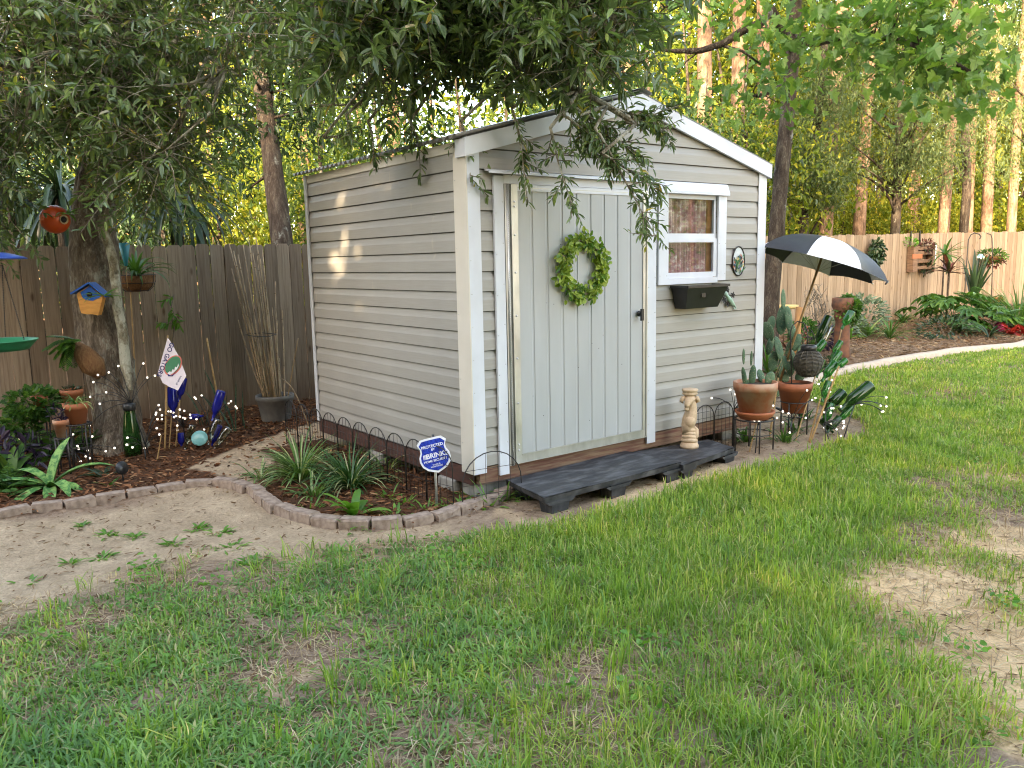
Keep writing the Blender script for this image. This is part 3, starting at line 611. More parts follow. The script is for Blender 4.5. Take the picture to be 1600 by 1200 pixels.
# window
win = MB(); win.box((1.695, -.035, 1.352), (1.80, -.0172, 2.03)); win.box((2.387, -.034, 1.368), (2.487, -.0172, 2.03)); win.box((1.70, -.033, 1.352), (2.387, -.0172, 1.398)); 
for x in (1.71, 1.785, 2.40, 2.475):
    for z in (1.42, 1.66, 1.9): win.ball((x, -.0355, z), .0035, 6, 4, 1)
wn = win.build('window', [m_white, m_galv], shed)
hd = MB(); V = [(x, y, z) for x, e in ((1.69, 0), (2.50, 0)) for y, z in ((-.0172, 2.124), (-.030, 2.118), (-.054, 2.052), (-.054, 2.034), (-.0172, 2.030))]
hd.add(V, [(i, (i+1) % 5, 5+(i+1) % 5, 5+i) for i in range(5)]+[(4,3,2,1,0),(5,6,7,8,9)], 0); hd.build('window_header', m_white, wn)
sa = MB(); zm = 1.70
for a, b, c, d, y in ((1.80, 1.822, zm, 2.03, -.008), (2.362, 2.387, zm, 2.03, -.008), (1.822, 2.362, zm, zm+.038, -.009), (1.822, 2.362, 2.0, 2.03, -.008),
                      (1.80, 1.818, 1.40, zm, -.022), (2.345, 2.387, 1.40, zm, -.022), (1.818, 2.345, 1.395, 1.44, -.022), (1.818, 2.345, zm-.03, zm, -.023)):
    sa.box((a, y, c), (b, y+.022, d))
sa.build('window_sash', m_white, wn)
for a, b, c, d, y in ((1.822, 2.362, zm+.038, 2.0, .004), (1.818, 2.345, 1.44, zm-.03, -.008)):
    g = MB(); g.box((a-.003, y, c-.003), (b+.003, y+.004, d+.003)); g.build('pane', m_pane, wn)
jm = MB()
jm.box((1.79, .0005, 1.39), (1.8, .09, 2.04)); jm.box((2.387, .0005, 1.39), (2.397, .09, 2.04)); jm.build('window_jamb', m_bhouse, wn)
cu = MB(); n = 90; V = []
for i in range(n):
    x = 1.79+.50*i/(n-1); 
    for z in (1.30, 1.55, 1.8, 2.04): V.append((x, -.0+.034+.016*math.sin(i*.62+.6*math.sin(i*.17))+.006*math.sin(i*1.7), z))
cu.add(V, [(4*i+j, 4*i+4+j, 4*i+5+j, 4*i+1+j) for i in range(n-1) for j in range(3)], 0, True)
tag(cu.build('curtain', m_curtain, None, (2.04, .055, 1.3)), 'faded pink floral curtain hanging inside the shed window', 'curtain')
bx = MB(); bx.box((1.72, .13, 1.25), (2.5, .14, 2.15)); bx.build('dark_interior_stand_in', m_shade_grime, wn)  # dark sheet standing in for the unlit shed interior
# blocks under the skids
for i, (lo, hi, lb) in enumerate((((-.03, .22, .0), (.30, .42, .098), 'concrete block under the shed side behind the blue sign'), ((-.03, 1.25, .0), (.30, 1.45, .098), 'concrete block under the middle of the shed side'), ((.02, .03, .0), (.28, .19, .098), 'concrete block under the front corner of the shed'), ((2.6, .06, .0), (2.95, .26, .100), 'concrete block under the right front corner of the shed'))):
    mb = MB(); mb.box(lo, hi); o = mb.build('concrete_block', m_conc, None, (lo[0], lo[1], 0)); tag(o, lb, 'block', 'blocks under the shed')
    bv = o.modifiers.new('bevel', 'BEVEL'); bv.width = .008
# ------------------------------------------------------------------ things on the front wall
def wreath(c, R, r, n, mat, label, leafL, hole=None, nz=(0, -1, 0), sx=1.):
    o = thing('wreath', c, label, 'wreath'); T = rot_to(nz); ex = np.array([1., 0, 0]); ez = np.array([0, 0, 1.]); en = np.asarray(nz, float)
    mb = MB(); a = np.linspace(0, 2*PI, 37); mb.tube([np.array(c)+R*sx*math.cos(q)*ex+R*math.sin(q)*ez+en*.02 for q in a], .012, 6, 0, True, False); mb.build('hoop', m_twig, o)
    lf = MB(); q = RS.uniform(0, 2*PI, n); rr = RS.normal(0, r*.42, n); out = RS.uniform(.0, r*.7, n)
    P = np.array(c)+((R+rr)*np.cos(q)*sx)[:, None]*ex+((R+rr)*np.sin(q))[:, None]*ez+(out+.012)[:, None]*en
    tang = -np.sin(q)[:, None]*ex+np.cos(q)[:, None]*ez; rad = np.cos(q)[:, None]*ex+np.sin(q)[:, None]*ez
    d = tang*RS.choice([-.6, .9], n)[:, None]+rad*(rr/r*1.6)[:, None]+en*RS.uniform(.0, .7, n)[:, None]+RS.normal(0, .35, (n, 3))
    leaves(lf, P, d, leafL*RS.uniform(.7, 1.2, n), leafL*.66*RS.uniform(.7, 1.15, n), BLOB, 0, .1, en+RS.normal(0, .5, (n, 3))); lf.build('leaf_ring', mat, o); return o
wreath(py(906, 418, -.05), .185, .058, 560, m_wreath, 'round wreath of yellow-green leaves hanging on the shed door', .046)
# window box
wb = thing('window_box', py(1089, 445, -.02), 'empty black plastic window box fixed below the shed window', 'planter')
def trough(T0, xl, xr, yo, zt, zb, ins, th, mat, parent, name='body'):
    mb = MB(); a = [(xl, 0, zt), (xr, 0, zt), (xr, yo, zt), (xl, yo, zt)]; b = [(xl+ins, 0, zb), (xr-ins, 0, zb), (xr-ins, yo*.62, zb), (xl+ins, yo*.62, zb)]
    ai = [(xl+th, -th, zt), (xr-th, -th, zt), (xr-th, yo+th, zt), (xl+th, yo+th, zt)]; bi = [(x, y, zb+.02) for x, y, z in [(xl+ins+th, -th, 0), (xr-ins-th, -th, 0), (xr-ins-th, yo*.62+th, 0), (xl+ins+th, yo*.62+th, 0)]]
    V = np.array(a+b+ai+bi)+T0; F4 = []
    for i in range(4):
        j = (i+1) % 4; F4 += [(i, j, 4+j, 4+i), (8+i, 12+i, 12+j, 8+j), (i, 8+i, 8+j, j)]
    mb.add(V, F4+[(4, 5, 6, 7), (15, 14, 13, 12)], 0); return mb.build(name, mat, parent)
pa, pb = py(1052, 447, -.02), py(1122, 441, -.02)
trough(np.array([0, -.02, 0]), 1.85, 2.33, -.17, 1.335, 1.165, .05, .012, m_black, wb)
mb = MB(); mb.box((1.843, -.198, 1.325), (2.337, -.185, 1.345)); mb.box((1.837, -.185, 1.326), (1.85, -.02, 1.345)); mb.box((2.33, -.185, 1.326), (2.343, -.02, 1.345)); mb.build('rim', m_black, wb)
mb = MB(); mb.box((2.08, -.17, 1.25), (2.03, -.03, 1.328)); mb.build('divider', m_black, wb)
# oval plaque with birds and flowers
c = py(1154, 408, -.022); pl = thing('oval_plaque', c, 'oval stained metal plaque of birds and flowers beside the shed window', 'plaque')
mb = MB(); a = np.linspace(0, 2*PI, 33)[:-1]; mb.tube([c+np.array([.078*math.cos(q), 0, .118*math.sin(q)]) for q in list(a)+[a[0]]], .006, 6, 0, True, False); mb.build('frame', m_iron, pl)
mb = MB(); mb.prism([(.076*math.cos(q), .116*math.sin(q)) for q in a], (c+np.array([0, .004, 0]), (1, 0, 0), (0, 0, 1), (0, -1, 0)), .004); mb.build('glass_disc', M('pale_art_glass', (.62, .66, .66), (.5, .55, .56), .3, 20), pl)
cols = [M('art_green', (.06, .2, .08)), M('art_dark', (.03, .04, .05)), M('art_coral', (.6, .25, .15)), M('art_yellow', (.6, .5, .2)), M('art_blue', (.10, .2, .3))]
mb = MB()
for i in range(70):
    q = rnd(0, 2*PI); r = math.sqrt(rnd(0, .8)); x = .07*r*math.cos(q); z = -.03+.078*r*math.sin(q)+(.02 if rnd(0, 1) > .7 else -.01)
    leaves(mb, [c+np.array([x, -.004, z])], [(rnd(-.5, .5), -.1, rnd(.2, 1))], rnd(.02, .045), rnd(.008, .018), BLOB, random.choice([0, 0, 0, 1, 1, 2, 3, 4]), 0, [(0, -1, 0)])
mb.build('painted_flowers', cols, pl)
# little metal lizard with flowers
c = py(1137, 463, -.03); lz = thing('wall_lizard', c, 'small green metal lizard with dark flowers on the siding by the window box', 'wall ornament')
mb = MB(); pts = [py(1133, 457, -.035), py(1136, 462, -.04), py(1140, 468, -.04), py(1144, 474, -.035), py(1148, 478, -.03), py(1150, 482, -.028), py(1147, 483, -.028), py(1146, 479, -.028)]
mb.tube(pts, [.016, .013, .022, .018, .008, .005, .004, .002], 8); mb.build('body', M('verdigris', (.28, .45, .36), (.4, .55, .46), .45, 30), lz)
for u, v, q in ((1136, 453, 6), (1145, 461, 5), (1131, 468, 6), (1137, 475, 7)):
    mb = MB(); p = py(u, v, -.032); b = rnd(0, 1)
    for k in range(q): leaves(mb, [p], [(math.cos(b+k*2*PI/q), -.15, math.sin(b+k*2*PI/q))], .03, .018, BLOB, 0, 0, [(0, -1, 0)])
    mb.ball(p, .008, 6, 4); mb.build('flower', m_iron, lz)
# ------------------------------------------------------------------ pallets, statue
def pallet(name, P, zt, legs, label):
    P = [np.asarray(p, float) for p in P]; c = sum(P)/4; o = thing('plastic_pallet', (c[0], c[1], 0), label, 'pallet', 'black pallets used as a step')
    n1, n2 = 60, 26; mb = MB(); V = []
    for j in range(n2+1):
        for i in range(n1+1):
            s, t = i/n1, j/n2; p = (1-s)*(1-t)*P[0]+s*(1-t)*P[1]+s*t*P[2]+(1-s)*t*P[3]
            V.append((p[0], p[1], zt+.004*math.sin(9*s+3*t)*math.sin(5*t+1)+.002*rnd(-1, 1)*(rnd(0,1)>.7)))
    mb.add(V, [(j*(n1+1)+i, j*(n1+1)+i+1, (j+1)*(n1+1)+i+1, (j+1)*(n1+1)+i) for j in range(n2) for i in range(n1)], 0, True)
    A = [np.array([p[0], p[1], zt-.002]) for p in P]; dn = np.array([0, 0, -.038]); inn = [a+(np.array([c[0], c[1], a[2]])-a)*.02 for a in A]
    V = A+[a+dn for a in inn]; mb.add(V, [(i, 4+i, 4+(i+1) % 4, (i+1) % 4) for i in range(4)]+[(7, 6, 5, 4)], 0); mb.build('deck', m_pallet, o)
    for (s, t, w) in legs:
        p = (1-s)*(1-t)*P[0]+s*(1-t)*P[1]+s*t*P[2]+(1-s)*t*P[3]; e = nrm(P[1]-P[0]); q = np.array([-e[1], e[0], 0]); mb = MB(); z0 = -.03; pr = []
        for z, k in ((z0, .82), (zt-.06, 1.), (zt-.038, 1.)):
            for a, b in ((-1, -1), (1, -1), (1, 1), (-1, 1)): pr.append(np.array([p[0], p[1], z])+e*a*w*k+q*b*w*.8*k)
        mb.add(pr, [(4*r+i, 4*r+(i+1) % 4, 4*r+4+(i+1) % 4, 4*r+4+i) for r in (0, 1) for i in range(4)]+[(0,1,2,3)], 0); mb.build('leg', m_pallet, o)
        mb = MB(); ap = np.array([p[0], p[1], 0.])-q*(w*.8+.004); pts = []
        for zz in (zt-.038, zt-.062): pts += [ap+np.array([0, 0, zz])-e*(w+.05)*(1 if zz > zt-.05 else .75), ap+np.array([0, 0, zz])+e*(w+.05)*(1 if zz > zt-.05 else .75)]
        V = pts+[x+q*.05 for x in pts]; mb.add(V, [(0,1,3,2),(4,6,7,5),(0,2,6,4),(1,5,7,3),(2,3,7,6)], 0); mb.build('leg_bracket', m_pallet, o)
    return o
Z1 = .125; Z2 = .112
def atz(u, v, z):
    d = ray(u, v); return CAM+d*((z-CAM[2])/d[2])
A1 = [atz(850, 778, Z1), atz(1065, 722, Z1), atz(985, 706, Z1), atz(797, 752, Z1)]
A1[3] = A1[3]+(A1[3]-A1[0])*.1; A1[2] = A1[2]+(A1[2]-A1[1])*.1
pallet('p', A1, Z1, [(.10, .13, .075), (.5, .10, .07), (.93, .10, .07), (.1, .8, .07), (.9, .8, .07)], 'left black plastic pallet lying as a step below the shed door')
A2 = [atz(1068, 727, Z2), atz(1148, 699, Z2), atz(1106, 687, Z2), atz(990, 706, Z2)]
pallet('p', A2, Z2, [(.10, .12, .06), (.86, .14, .07), (.5, .85, .07)], 'right black plastic pallet carrying the stone statue')
sb = atz(1077, 699, Z2); sd_ = dep(sb)/F
st = MB(); k = 92*sd_/.92
def sp(x, z, y=0): return sb+np.array([math.cos(.65)*x-math.sin(.65)*-y*0, -math.sin(.65)*x, 0])*1+np.array([0, 0, z])+FW*np.array([1, 1, 0])*y
st.lathe([(.075, 0), (.078, .02), (.07, .03), (.066, .045), (.058, .05)], sb, 24)
for z, r, rr in ((.065, .045, .024), (.095, .040, .024), (.122, .038, .022), (.15, .034, .022)):
    a = np.linspace(0, 2*PI, 17); st.tube([sb+np.array([r*math.cos(q), r*math.sin(q), z+.006*math.sin(2*q)]) for q in a], rr, 8)
st.tube([sp(.03, .06), sp(.05, .10, -.02), sp(.052, .15, -.01), sp(.03, .18)], [.022, .024, .022, .015], 8)
st.tube([sp(-.01, .12), sp(-.012, .19), sp(.0, .24), sp(.012, .30), sp(.012, .35), sp(.002, .39), sp(-.004, .425)], [.05, .056, .060, .050, .044, .044, .05], 14)
st.ball(sp(-.002, .225, -.02), (.052, .052, .062)); st.ball(sp(-.03, .165, -.015), (.030, .030, .045))
st.tube([sp(.006, .415, -.01), sp(-.022, .40, -.045), sp(-.036, .372, -.065), sp(-.04, .345, -.068)], [.042, .034, .024, .017], 10)
st.ball(sp(-.041, .338, -.068), .019, 8, 6); st.ball(sp(-.012, .405, -.058), .010, 6, 5); st.ball(sp(-.046, .398, -.05), .009, 6, 5)
for x in (-.05, .045): st.tube([sp(x*.6, .42), sp(x*1.25, .415, -.02), sp(x*1.5, .395, -.02), sp(x*1.1, .375)], [.018, .022, .016, .006], 7)
for q in range(5): st.ball(sp(.045-.003*q, .40-.035*q, .012), (.016, .016, .022), 7, 5)
st.lathe([(.052, 0), (.064, .012), (.06, .02), (.06, .033), (.066, .037), (.066, .050), (.058, .054)], sb+np.array([0, 0, .44]), 24)
V = np.vstack(st.v); V = (V-sb)*k/.494*.5*1.86+sb; st.v = [V]; 
tag(st.build('statue', m_stone, None, sb), 'pale stone seahorse pedestal statue standing on the right pallet', 'statue')
# ------------------------------------------------------------------ edging bricks and curb
def brick_mesh():
    mb = MB(); L, Wd, H = .185, .088, .062; V = []
    for z, k in ((-.02, 1.), (H-.012, 1.), (H, .93)):
        for a, b in ((-.5, -.5), (-.17, -.5), (.17, -.5), (.5, -.5), (.5, .5), (.17, .5), (-.17, .5), (-.5, .5)): V.append((a*L*k+rnd(-.003, .003), b*Wd*k+rnd(-.004, .004), z+rnd(-.002, .002)))
    mb.add(V, [(8*r+i, 8*r+(i+1) % 8, 8*r+8+(i+1) % 8, 8*r+8+i) for r in (0, 1) for i in range(8)]+[(16,17,22,23),(17,18,21,22),(18,19,20,21)], 0); return mb
def edging(line, n, group, fmt):
    P = poly_px(line); s = np.concatenate([[0], np.cumsum(np.linalg.norm(np.diff(P, axis=0), axis=1))]); stp = s[-1]/n
    for i in range(n):
        q = stp*(i+.5); j = min(np.searchsorted(s, q)-1, len(P)-2); j = max(j, 0); t = (q-s[j])/(s[j+1]-s[j]); p = P[j]*(1-t)+P[j+1]*t
        d = P[min(j+1, len(P)-1)]-P[j]; mb = brick_mesh(); k = stp/.185*.96
        V = np.vstack(mb.v); V[:, 0] *= k; mb.v = [V]
        o = mb.build('edging_brick', m_brick); o.location = (p[0], p[1]+.035, float(hgt(p[0]))+rnd(-.006, .006)); o.rotation_euler = (rnd(-.04, .04), rnd(-.03, .03), math.atan2(d[1], d[0])+rnd(-.05, .05))
        tag(o, fmt % ORD(i), 'edging brick', group)
edging(LEFTEDGE, 10, 'bricks edging the oak tree bed', 'weathered edging brick along the oak bed, %s from its left end')
edging(FRONTEDGE, 13, 'bricks edging the bed beside the shed', 'pinkish edging brick round the side bed, %s from its left end')
def curb():
    mb = MB(); k = 90; s = np.concatenate([[0], np.cumsum(np.linalg.norm(np.diff(CURB, axis=0), axis=1))]); q = np.linspace(0, s[-1], k)
    P = np.stack([np.interp(q, s, CURB[:, 0]), np.interp(q, s, CURB[:, 1])], 1); T = nrm(np.gradient(P, axis=0)); N = np.stack([-T[:, 1], T[:, 0]], 1); V = []
    for i in range(k):
        z = float(hgt(P[i, 0]))
        for a, h in ((-.02, -.02), (-.015, .055), (.015, .085), (.10, .085), (.13, .055), (.135, -.02)): p = P[i]+N[i]*(a+.006*math.sin(i*1.3)); V.append((p[0], p[1], z+h+rnd(-.003, .003)))
    mb.add(V, [(6*i+j, 6*i+6+j, 6*i+7+j, 6*i+1+j) for i in range(k-1) for j in range(5)]+[(5,4,3,2,1,0)], 0, True)
    tag(mb.build('garden_curb', m_curb, None, (P[0][0], P[0][1], 0)), 'long curved pale concrete curb between the lawn and the right bed', 'curb')
curb()
# ------------------------------------------------------------------ plant generators (each plant is one mesh)
def arc(base, az, L, el0, sag, n=7, wob=.0):
    d = np.array([math.cos(az), math.sin(az), 0]); P = [np.array(base, float)]; el = el0
    for i in range(n-1):
        P.append(P[-1]+L/(n-1)*(d*math.cos(el)+np.array([0, 0, math.sin(el)]))); el -= sag/(n-1); d = nrm(d+wob*np.array([rnd(-1, 1), rnd(-1, 1), 0]))
    return P
def rosette(mb, base, n, L, w, el=(.3, 1.3), sag=(.6, 1.6), mat=0, fold=.18, az=None, spread=.02, taper=None):
    for i in range(n):
        a = rnd(0, 2*PI) if az is None else rnd(*az); l = L*rnd(.65, 1.1); P = arc(np.array(base)+np.array([math.cos(a), math.sin(a), 0])*rnd(0, spread), a, l, rnd(*el), rnd(*sag), 7)
        t = np.linspace(0, 1, 7); wd = w*rnd(.8, 1.15)*(np.interp(t, [0, .25, .6, .85, 1], taper or [.7, 1, .9, .5, .02])); mb.ribbon(P, wd, (0, 0, 1), fold, mat)
def plant(name, base, mats, label, cat='plant', group=None, fn=None):
    mb = MB(); fn(mb, np.asarray(base, float)); return tag(mb.build(name, mats, None, base), label, cat, group)
def bushy(mb, c, R, n, L, w, tmpl=LEAF, mat=0, stems=14, stemmat=None, up=.5):
    c = np.asarray(c, float); R = np.asarray(R, float); d = nrm(RS.normal(size=(n, 3))); r = RS.uniform(.35, 1., n)**.5; P = c+d*R*r[:, None]
    leaves(mb, P, d+np.array([0, 0, up])*RS.rand(n, 1)+RS.normal(0, .35, (n, 3)), L*RS.uniform(.7, 1.2, n), w*RS.uniform(.7, 1.2, n), tmpl, mat, .2)
    if stems:
        b = np.tile(c-np.array([0, 0, R[2]]), (stems, 1)); sticks(mb, b, c+nrm(RS.normal(size=(stems, 3))+np.array([0, 0, .6]))*R*.8, .004, mat if stemmat is None else stemmat)
def fern(mb, base, n, L, w, el=(.4, 1.2), sag=(.8, 1.6), mat=0, az=None, pin=.055, k=16):
    for i in range(n):
        a = rnd(0, 2*PI) if az is None else rnd(*az); P = np.array(arc(base, a, L*rnd(.7, 1.1), rnd(*el), rnd(*sag), 9)); mb.tube(P, np.linspace(.003, .001, 9), 3, mat)
        t = np.linspace(.12, .98, k); Q = np.stack([np.interp(t, np.linspace(0, 1, 9), P[:, q]) for q in range(3)], 1); T = nrm(np.gradient(Q, axis=0)); sd = nrm(np.cross(T, [0, 0, 1.])); wl = w*np.sin(PI*np.clip(t*.9+.1, 0, 1))**.7
        for s in (-1, 1): leaves(mb, Q, sd*s+T*.45, wl, pin*.36*np.ones(k), LEAF, mat, .2, np.tile([0, 0, 1.], (k, 1)))
def lobed(mb, base, n, H, Ls, mat=0, az=None, fing=9):
    for i in range(n):
        a = rnd(0, 2*PI) if az is None else rnd(*az); P = np.array(arc(base, a, H*rnd(.6, 1.15), rnd(.7, 1.4), rnd(.4, 1.), 7)); mb.tube(P, np.linspace(.008, .004, 7), 4, mat); tip = P[-1]; o = nrm(np.array([math.cos(a), math.sin(a), -.35])); sd = nrm(np.cross(o, [0, 0, 1.])); l = Ls*rnd(.75, 1.15)
        q = np.linspace(-2.2, 2.2, fing); dd = np.cos(q)[:, None]*o+np.sin(q)[:, None]*sd; leaves(mb, np.tile(tip, (fing, 1)), dd, l*(1-.12*np.abs(q)), l*.34, LEAF, mat, .25, np.tile(nrm(np.array([o[0]*.4, o[1]*.4, 1])), (fing, 1)))
def snakep(mb, base, specs, mat=0):
    for dx, dy, H, w, lean, az in specs:
        b = np.array(base)+np.array([dx, dy, 0]); P = arc(b, az, H, PI/2-lean*.4, lean, 7); mb.ribbon(P, w*np.interp(np.linspace(0, 1, 7), [0, .4, .8, 1], [.6, 1, .8, .03]), (RX+UP*.1), .15, mat)
def U(u, v, d): return pd(u, v, d)
def potprof(r0, r1, h, rim=.02, rh=.035): return [(r0, 0), (r0+(r1-r0)*.85, h-rh), (r1, h-rh), (r1+.002, h), (r1-.012, h), (r1-.018, h-.03), (0., h-.03)]
def pot(base, r0, r1, h, mat, label, name='terracotta_pot', group=None, rh=.035, soil=True):
    o = thing(name, base, label, 'flower pot', group); mb = MB(); mb.lathe(potprof(r0, r1, h, rh=rh)[:-1]+[(r0*.9, h-.06)], base, 28); mb.build('pot_body', mat, o)
    if soil: mb = MB(); mb.lathe([(r1-.016, h-.028), (r1*.5, h-.018), (0., h-.015)], base, 20); mb.build('soil', m_soil, o)
    return o
def stand(base, r, H, label, legs=4, name='plant_stand', ring2=True, az0=.4):
    o = thing(name, base, label, 'plant stand'); b = np.asarray(base, float); a = np.linspace(0, 2*PI, 25); mb = MB()
    mb.tube([b+np.array([r*math.cos(q), r*math.sin(q), H]) for q in a], .006, 6, 0, True, False)
    for q in (0, PI/2): mb.tube([b+np.array([r*math.cos(q), r*math.sin(q), H-.003]), b+np.array([-r*math.cos(q), -r*math.sin(q), H-.003])], .005, 5)
    if ring2: m2 = MB(); m2.tube([b+np.array([r*.9*math.cos(q), r*.9*math.sin(q), H*.55]) for q in a], .004, 5, 0, True, False); m2.build('lower_ring', m_iron, o)
    mb.build('ring', m_iron, o)
    for i in range(legs):
        q = az0+2*PI*i/legs; mb = MB(); mb.tube([b+np.array([r*math.cos(q), r*math.sin(q), H]), b+np.array([r*.98*math.cos(q), r*.98*math.sin(q), -.02])], .0065, 6); mb.build('leg', m_iron, o)
    return o
def cane(name, a, b, r, mat, label, cat='garden stake', group=None):
    mb = MB(); P = [np.asarray(a)*(1-t)+np.asarray(b)*t for t in np.linspace(0, 1, 9)]
    mb.tube(P, [r*(1.0-.2*t) for t in np.linspace(0, 1, 9)], 7)
    for t in np.linspace(.06, .95, 8): p = np.asarray(a)*(1-t)+np.asarray(b)*t; mb.tube([p-(np.asarray(b)-a)*.004, p, p+(np.asarray(b)-a)*.004], [r*.9, r*1.22, r*.9], 7)
    return tag(mb.build(name, mat, None, a), label, cat, group)
BPROF = [(.0, 0), (.034, .002), (.0375, .012), (.0375, .165), (.034, .195), (.02, .222), (.0145, .24), (.0135, .292), (.0155, .294), (.0155, .304), (.011, .304), (.0, .30)]
def bottle(butt, neck, mat, label, L=None, group=None, k=1.):
    butt = np.asarray(butt, float); neck = np.asarray(neck, float); l = np.linalg.norm(neck-butt) if L is None else L; mb = MB(); s = l/.304
    mb.lathe([(r*s*k, z*s) for r, z in BPROF], butt, 16, 0, rot_to(neck-butt)); return tag(mb.build('glass_bottle', mat, None, butt), label, 'bottle', group)
def firefly(base, hub, bulbs, label, r=.009):
    o = thing('firefly_light', base, label, 'garden light', 'firefly garden lights with white bulbs'); base = np.asarray(base, float); hub = np.asarray(hub, float)
    mb = MB(); mb.tube([base-np.array([0, 0, .03]), hub], .005, 6); mb.build('stake', m_black, o)
    for p in bulbs:
        p = np.asarray(p, float); mid = (hub+p)/2+np.array([0, 0, .25*np.linalg.norm(p-hub)]); t = np.linspace(0, 1, 7)[:, None]; mb = MB(); mb.tube((1-t)**2*hub+2*t*(1-t)*mid+t**2*p, .0028, 4)
        w = mb.build('wire', m_black, o); mb = MB(); mb.ball(p, r, 8, 6); mb.build('bulb', m_bulb, w)
    return o
# ------------------------------------------------------------------ left bed
fd = 7.0
# hanging bird feeder: blue dish roof, chains, green tray
d = 5.9; fo = thing('bird_feeder', U(3, 540, d), 'hanging feeder with blue dish roof and green tray on chains at far left', 'bird feeder')
mb = MB(); mb.lathe([(.0, .045), (.06, .04), (.16, .012), (.185, 0), (.18, -.006), (.0, .02)], U(-2, 404, d), 32); mb.build('roof_dish', m_bluemetal, fo)
mb = MB(); c = U(-4, 548, d); mb.lathe([(.0, 0), (.20, .002), (.225, .03), (.26, .068), (.268, .07), (.268, .076), (.252, .072), (.20, .012), (.0, .01)], c, 36); mb.build('tray', m_greendish, fo)
top = U(3, 412, d)
for q in (-.30, 1.9, 3.9):
    mb = MB(); e = c+np.array([.26*math.cos(q-YAW), .26*math.sin(q-YAW), .074])
    for t in np.linspace(0, 1, 46)[:-1]: mb.ball(top*(1-t)+e*t, (.0042, .0042, .0065), 5, 4)
    mb.build('chain', m_iron, fo)
mb = MB(); mb.tube([top, U(3, 380, d), U(3, 100, d)], .002, 4); mb.build('hanging_wire', m_iron, fo)
# orange gourd
d = 6.55; c = U(86, 343, d); go = thing('gourd_feeder', c, 'glossy orange round hanging feeder with a dark entrance hole beside the oak', 'bird feeder'); mb = MB(); mb.ball(c, .112, 22, 14); mb.build('shell', m_orange, go)
T = rot_to(nrm(RX*.95-FW*.5-UP*.1)); mb = MB(); mb.lathe([(.018, .0), (.034, .004), (.038, .012), (.03, .014), (.024, .006)], c+T[:, 2]*.104, 16, 0, T); mb.build('hole_ring', m_stone, go)
mb = MB(); mb.lathe([(.027, .008), (.0, .0085)], c+T[:, 2]*.104, 14, 0, T); mb.build('entrance_hole', m_black, go)
mb = MB(); mb.tube([c+UP*.11, U(84, 230, d)], .0016, 4); mb.build('hanging_wire', m_iron, go)
plant('orchid_plant', U(104, 335, 6.5), [m_bright], 'small bright leafy sprig growing over the orange gourd feeder', 'plant', None, lambda mb, b: rosette(mb, b, 14, .13, .028, (-.6, 1.0), (.3, 1.2)))
# bird house
d = 6.72; c = U(143, 490, d); ex = nrm(RX*.97+FW*.2); en = nrm(np.cross(ex, [0, 0, 1.])); ez = np.array([0, 0, 1.]); up = nrm(ez+ex*.09); ex = nrm(ex-ez*.09)
bh = thing('birdhouse', c, 'small wooden birdhouse with a bright blue roof mounted on the oak trunk', 'birdhouse'); s = d/F; body = [(-12, 0), (-4, -1), (4, 0), (12, -1), (14, 6), (18, 26), (18, 30), (0, 44), (-18, 30), (-18, 26), (-14, 6)]
mb = MB(); mb.prism([(a*s, b*s) for a, b in body], (c, ex, up, en), .10); mb.build('body', m_bhouse, bh)
mb = MB(); mb.prism([(a*s, b*s) for a, b in [(-10, 24), (-5, 21), (5, 21), (9, 24), (13, 26), (17, 30), (0, 43), (-13, 32)]], (c+en*.052, ex, up, en), .006); mb.build('face_panel', m_blue, bh)
mb = MB(); mb.lathe([(4.2*s, 0), (.0, .001)], c+en*.056+up*30*s-ex*0, 14, 0, rot_to(en)); mb.build('entrance_hole', m_black, bh)
for q in (-1, 1):
    a = nrm(ex*q*.8-up*.62); n2 = nrm(ex*.62+up*.8*q)*q; o = c+up*47*s; mb = MB(); V = []
    for e in (-.09, .085):
        for t in (0, 31*s): V += [o+a*t+en*e, o+a*t+en*e+n2*.012]
    mb.add(V, [(0,1,3,2),(4,6,7,5),(0,2,6,4),(1,5,7,3),(0,4,5,1),(2,3,7,6)], 0); mb.build('roof', m_blue, bh)
plant('oak_sprout', U(163, 462, 6.6), [m_bright], 'leafy green sprout hanging in front of the birdhouse', 'plant', None, lambda mb, b: (rosette(mb, b, 3, .2, .035, (-.2, .4), (.4, 1.0), az=(2.3, 3.6)), rosette(mb, b, 4, .17, .04, (-1.4, 1.4), (.2, .5), az=(-1, 1))))
# teal cone on a stake, coir basket on its pole
a = gp(216, 668); d = dep(a)-.12; b0 = U(216, 662, d); cane('bamboo_stake', b0, U(203, 440, d), .0085, m_bamboo, 'pale bamboo stake leaning behind the oak under the coir basket')
dc = d; d = d-.28; cn = thing('glass_cone', U(197, 416, d), 'teal glass cone rain gauge standing above the coir basket', 'rain gauge'); mb = MB(); k = d/F; mb.lathe([(.0, 0), (2.2*k, .002), (8.6*k, 36*k), (8.2*k, 36*k), (7.*k, 30*k), (0., 29*k)], U(197, 416, d), 18); mb.build('cone', m_tealp, cn); mb = MB(); mb.tube([U(197, 416, d), U(199, 450, d)], .004, 5); mb.build('stem', m_bamboo, cn); d = dc
hb = thing('hanging_basket', U(215, 455, d), 'wire hanging basket with brown coir liner beside the oak trunk', 'basket'); c = U(215, 456, d)
mb = MB(); mb.lathe([(0, 0), (15*k, 1*k), (24*k, 9*k), (29*k, 26*k), (27*k, 26*k), (22*k, 20*k), (0, 19*k)], c, 24); mb.build('coir_liner', m_coir, hb)
mb = MB(); aa = np.linspace(0, 2*PI, 25)
for r, z in ((30, 27), (27, 14), (18, 2)): mb.tube([c+np.array([r*k*math.cos(q), r*k*math.sin(q), z*k]) for q in aa], .0035, 5, 0, True, False)
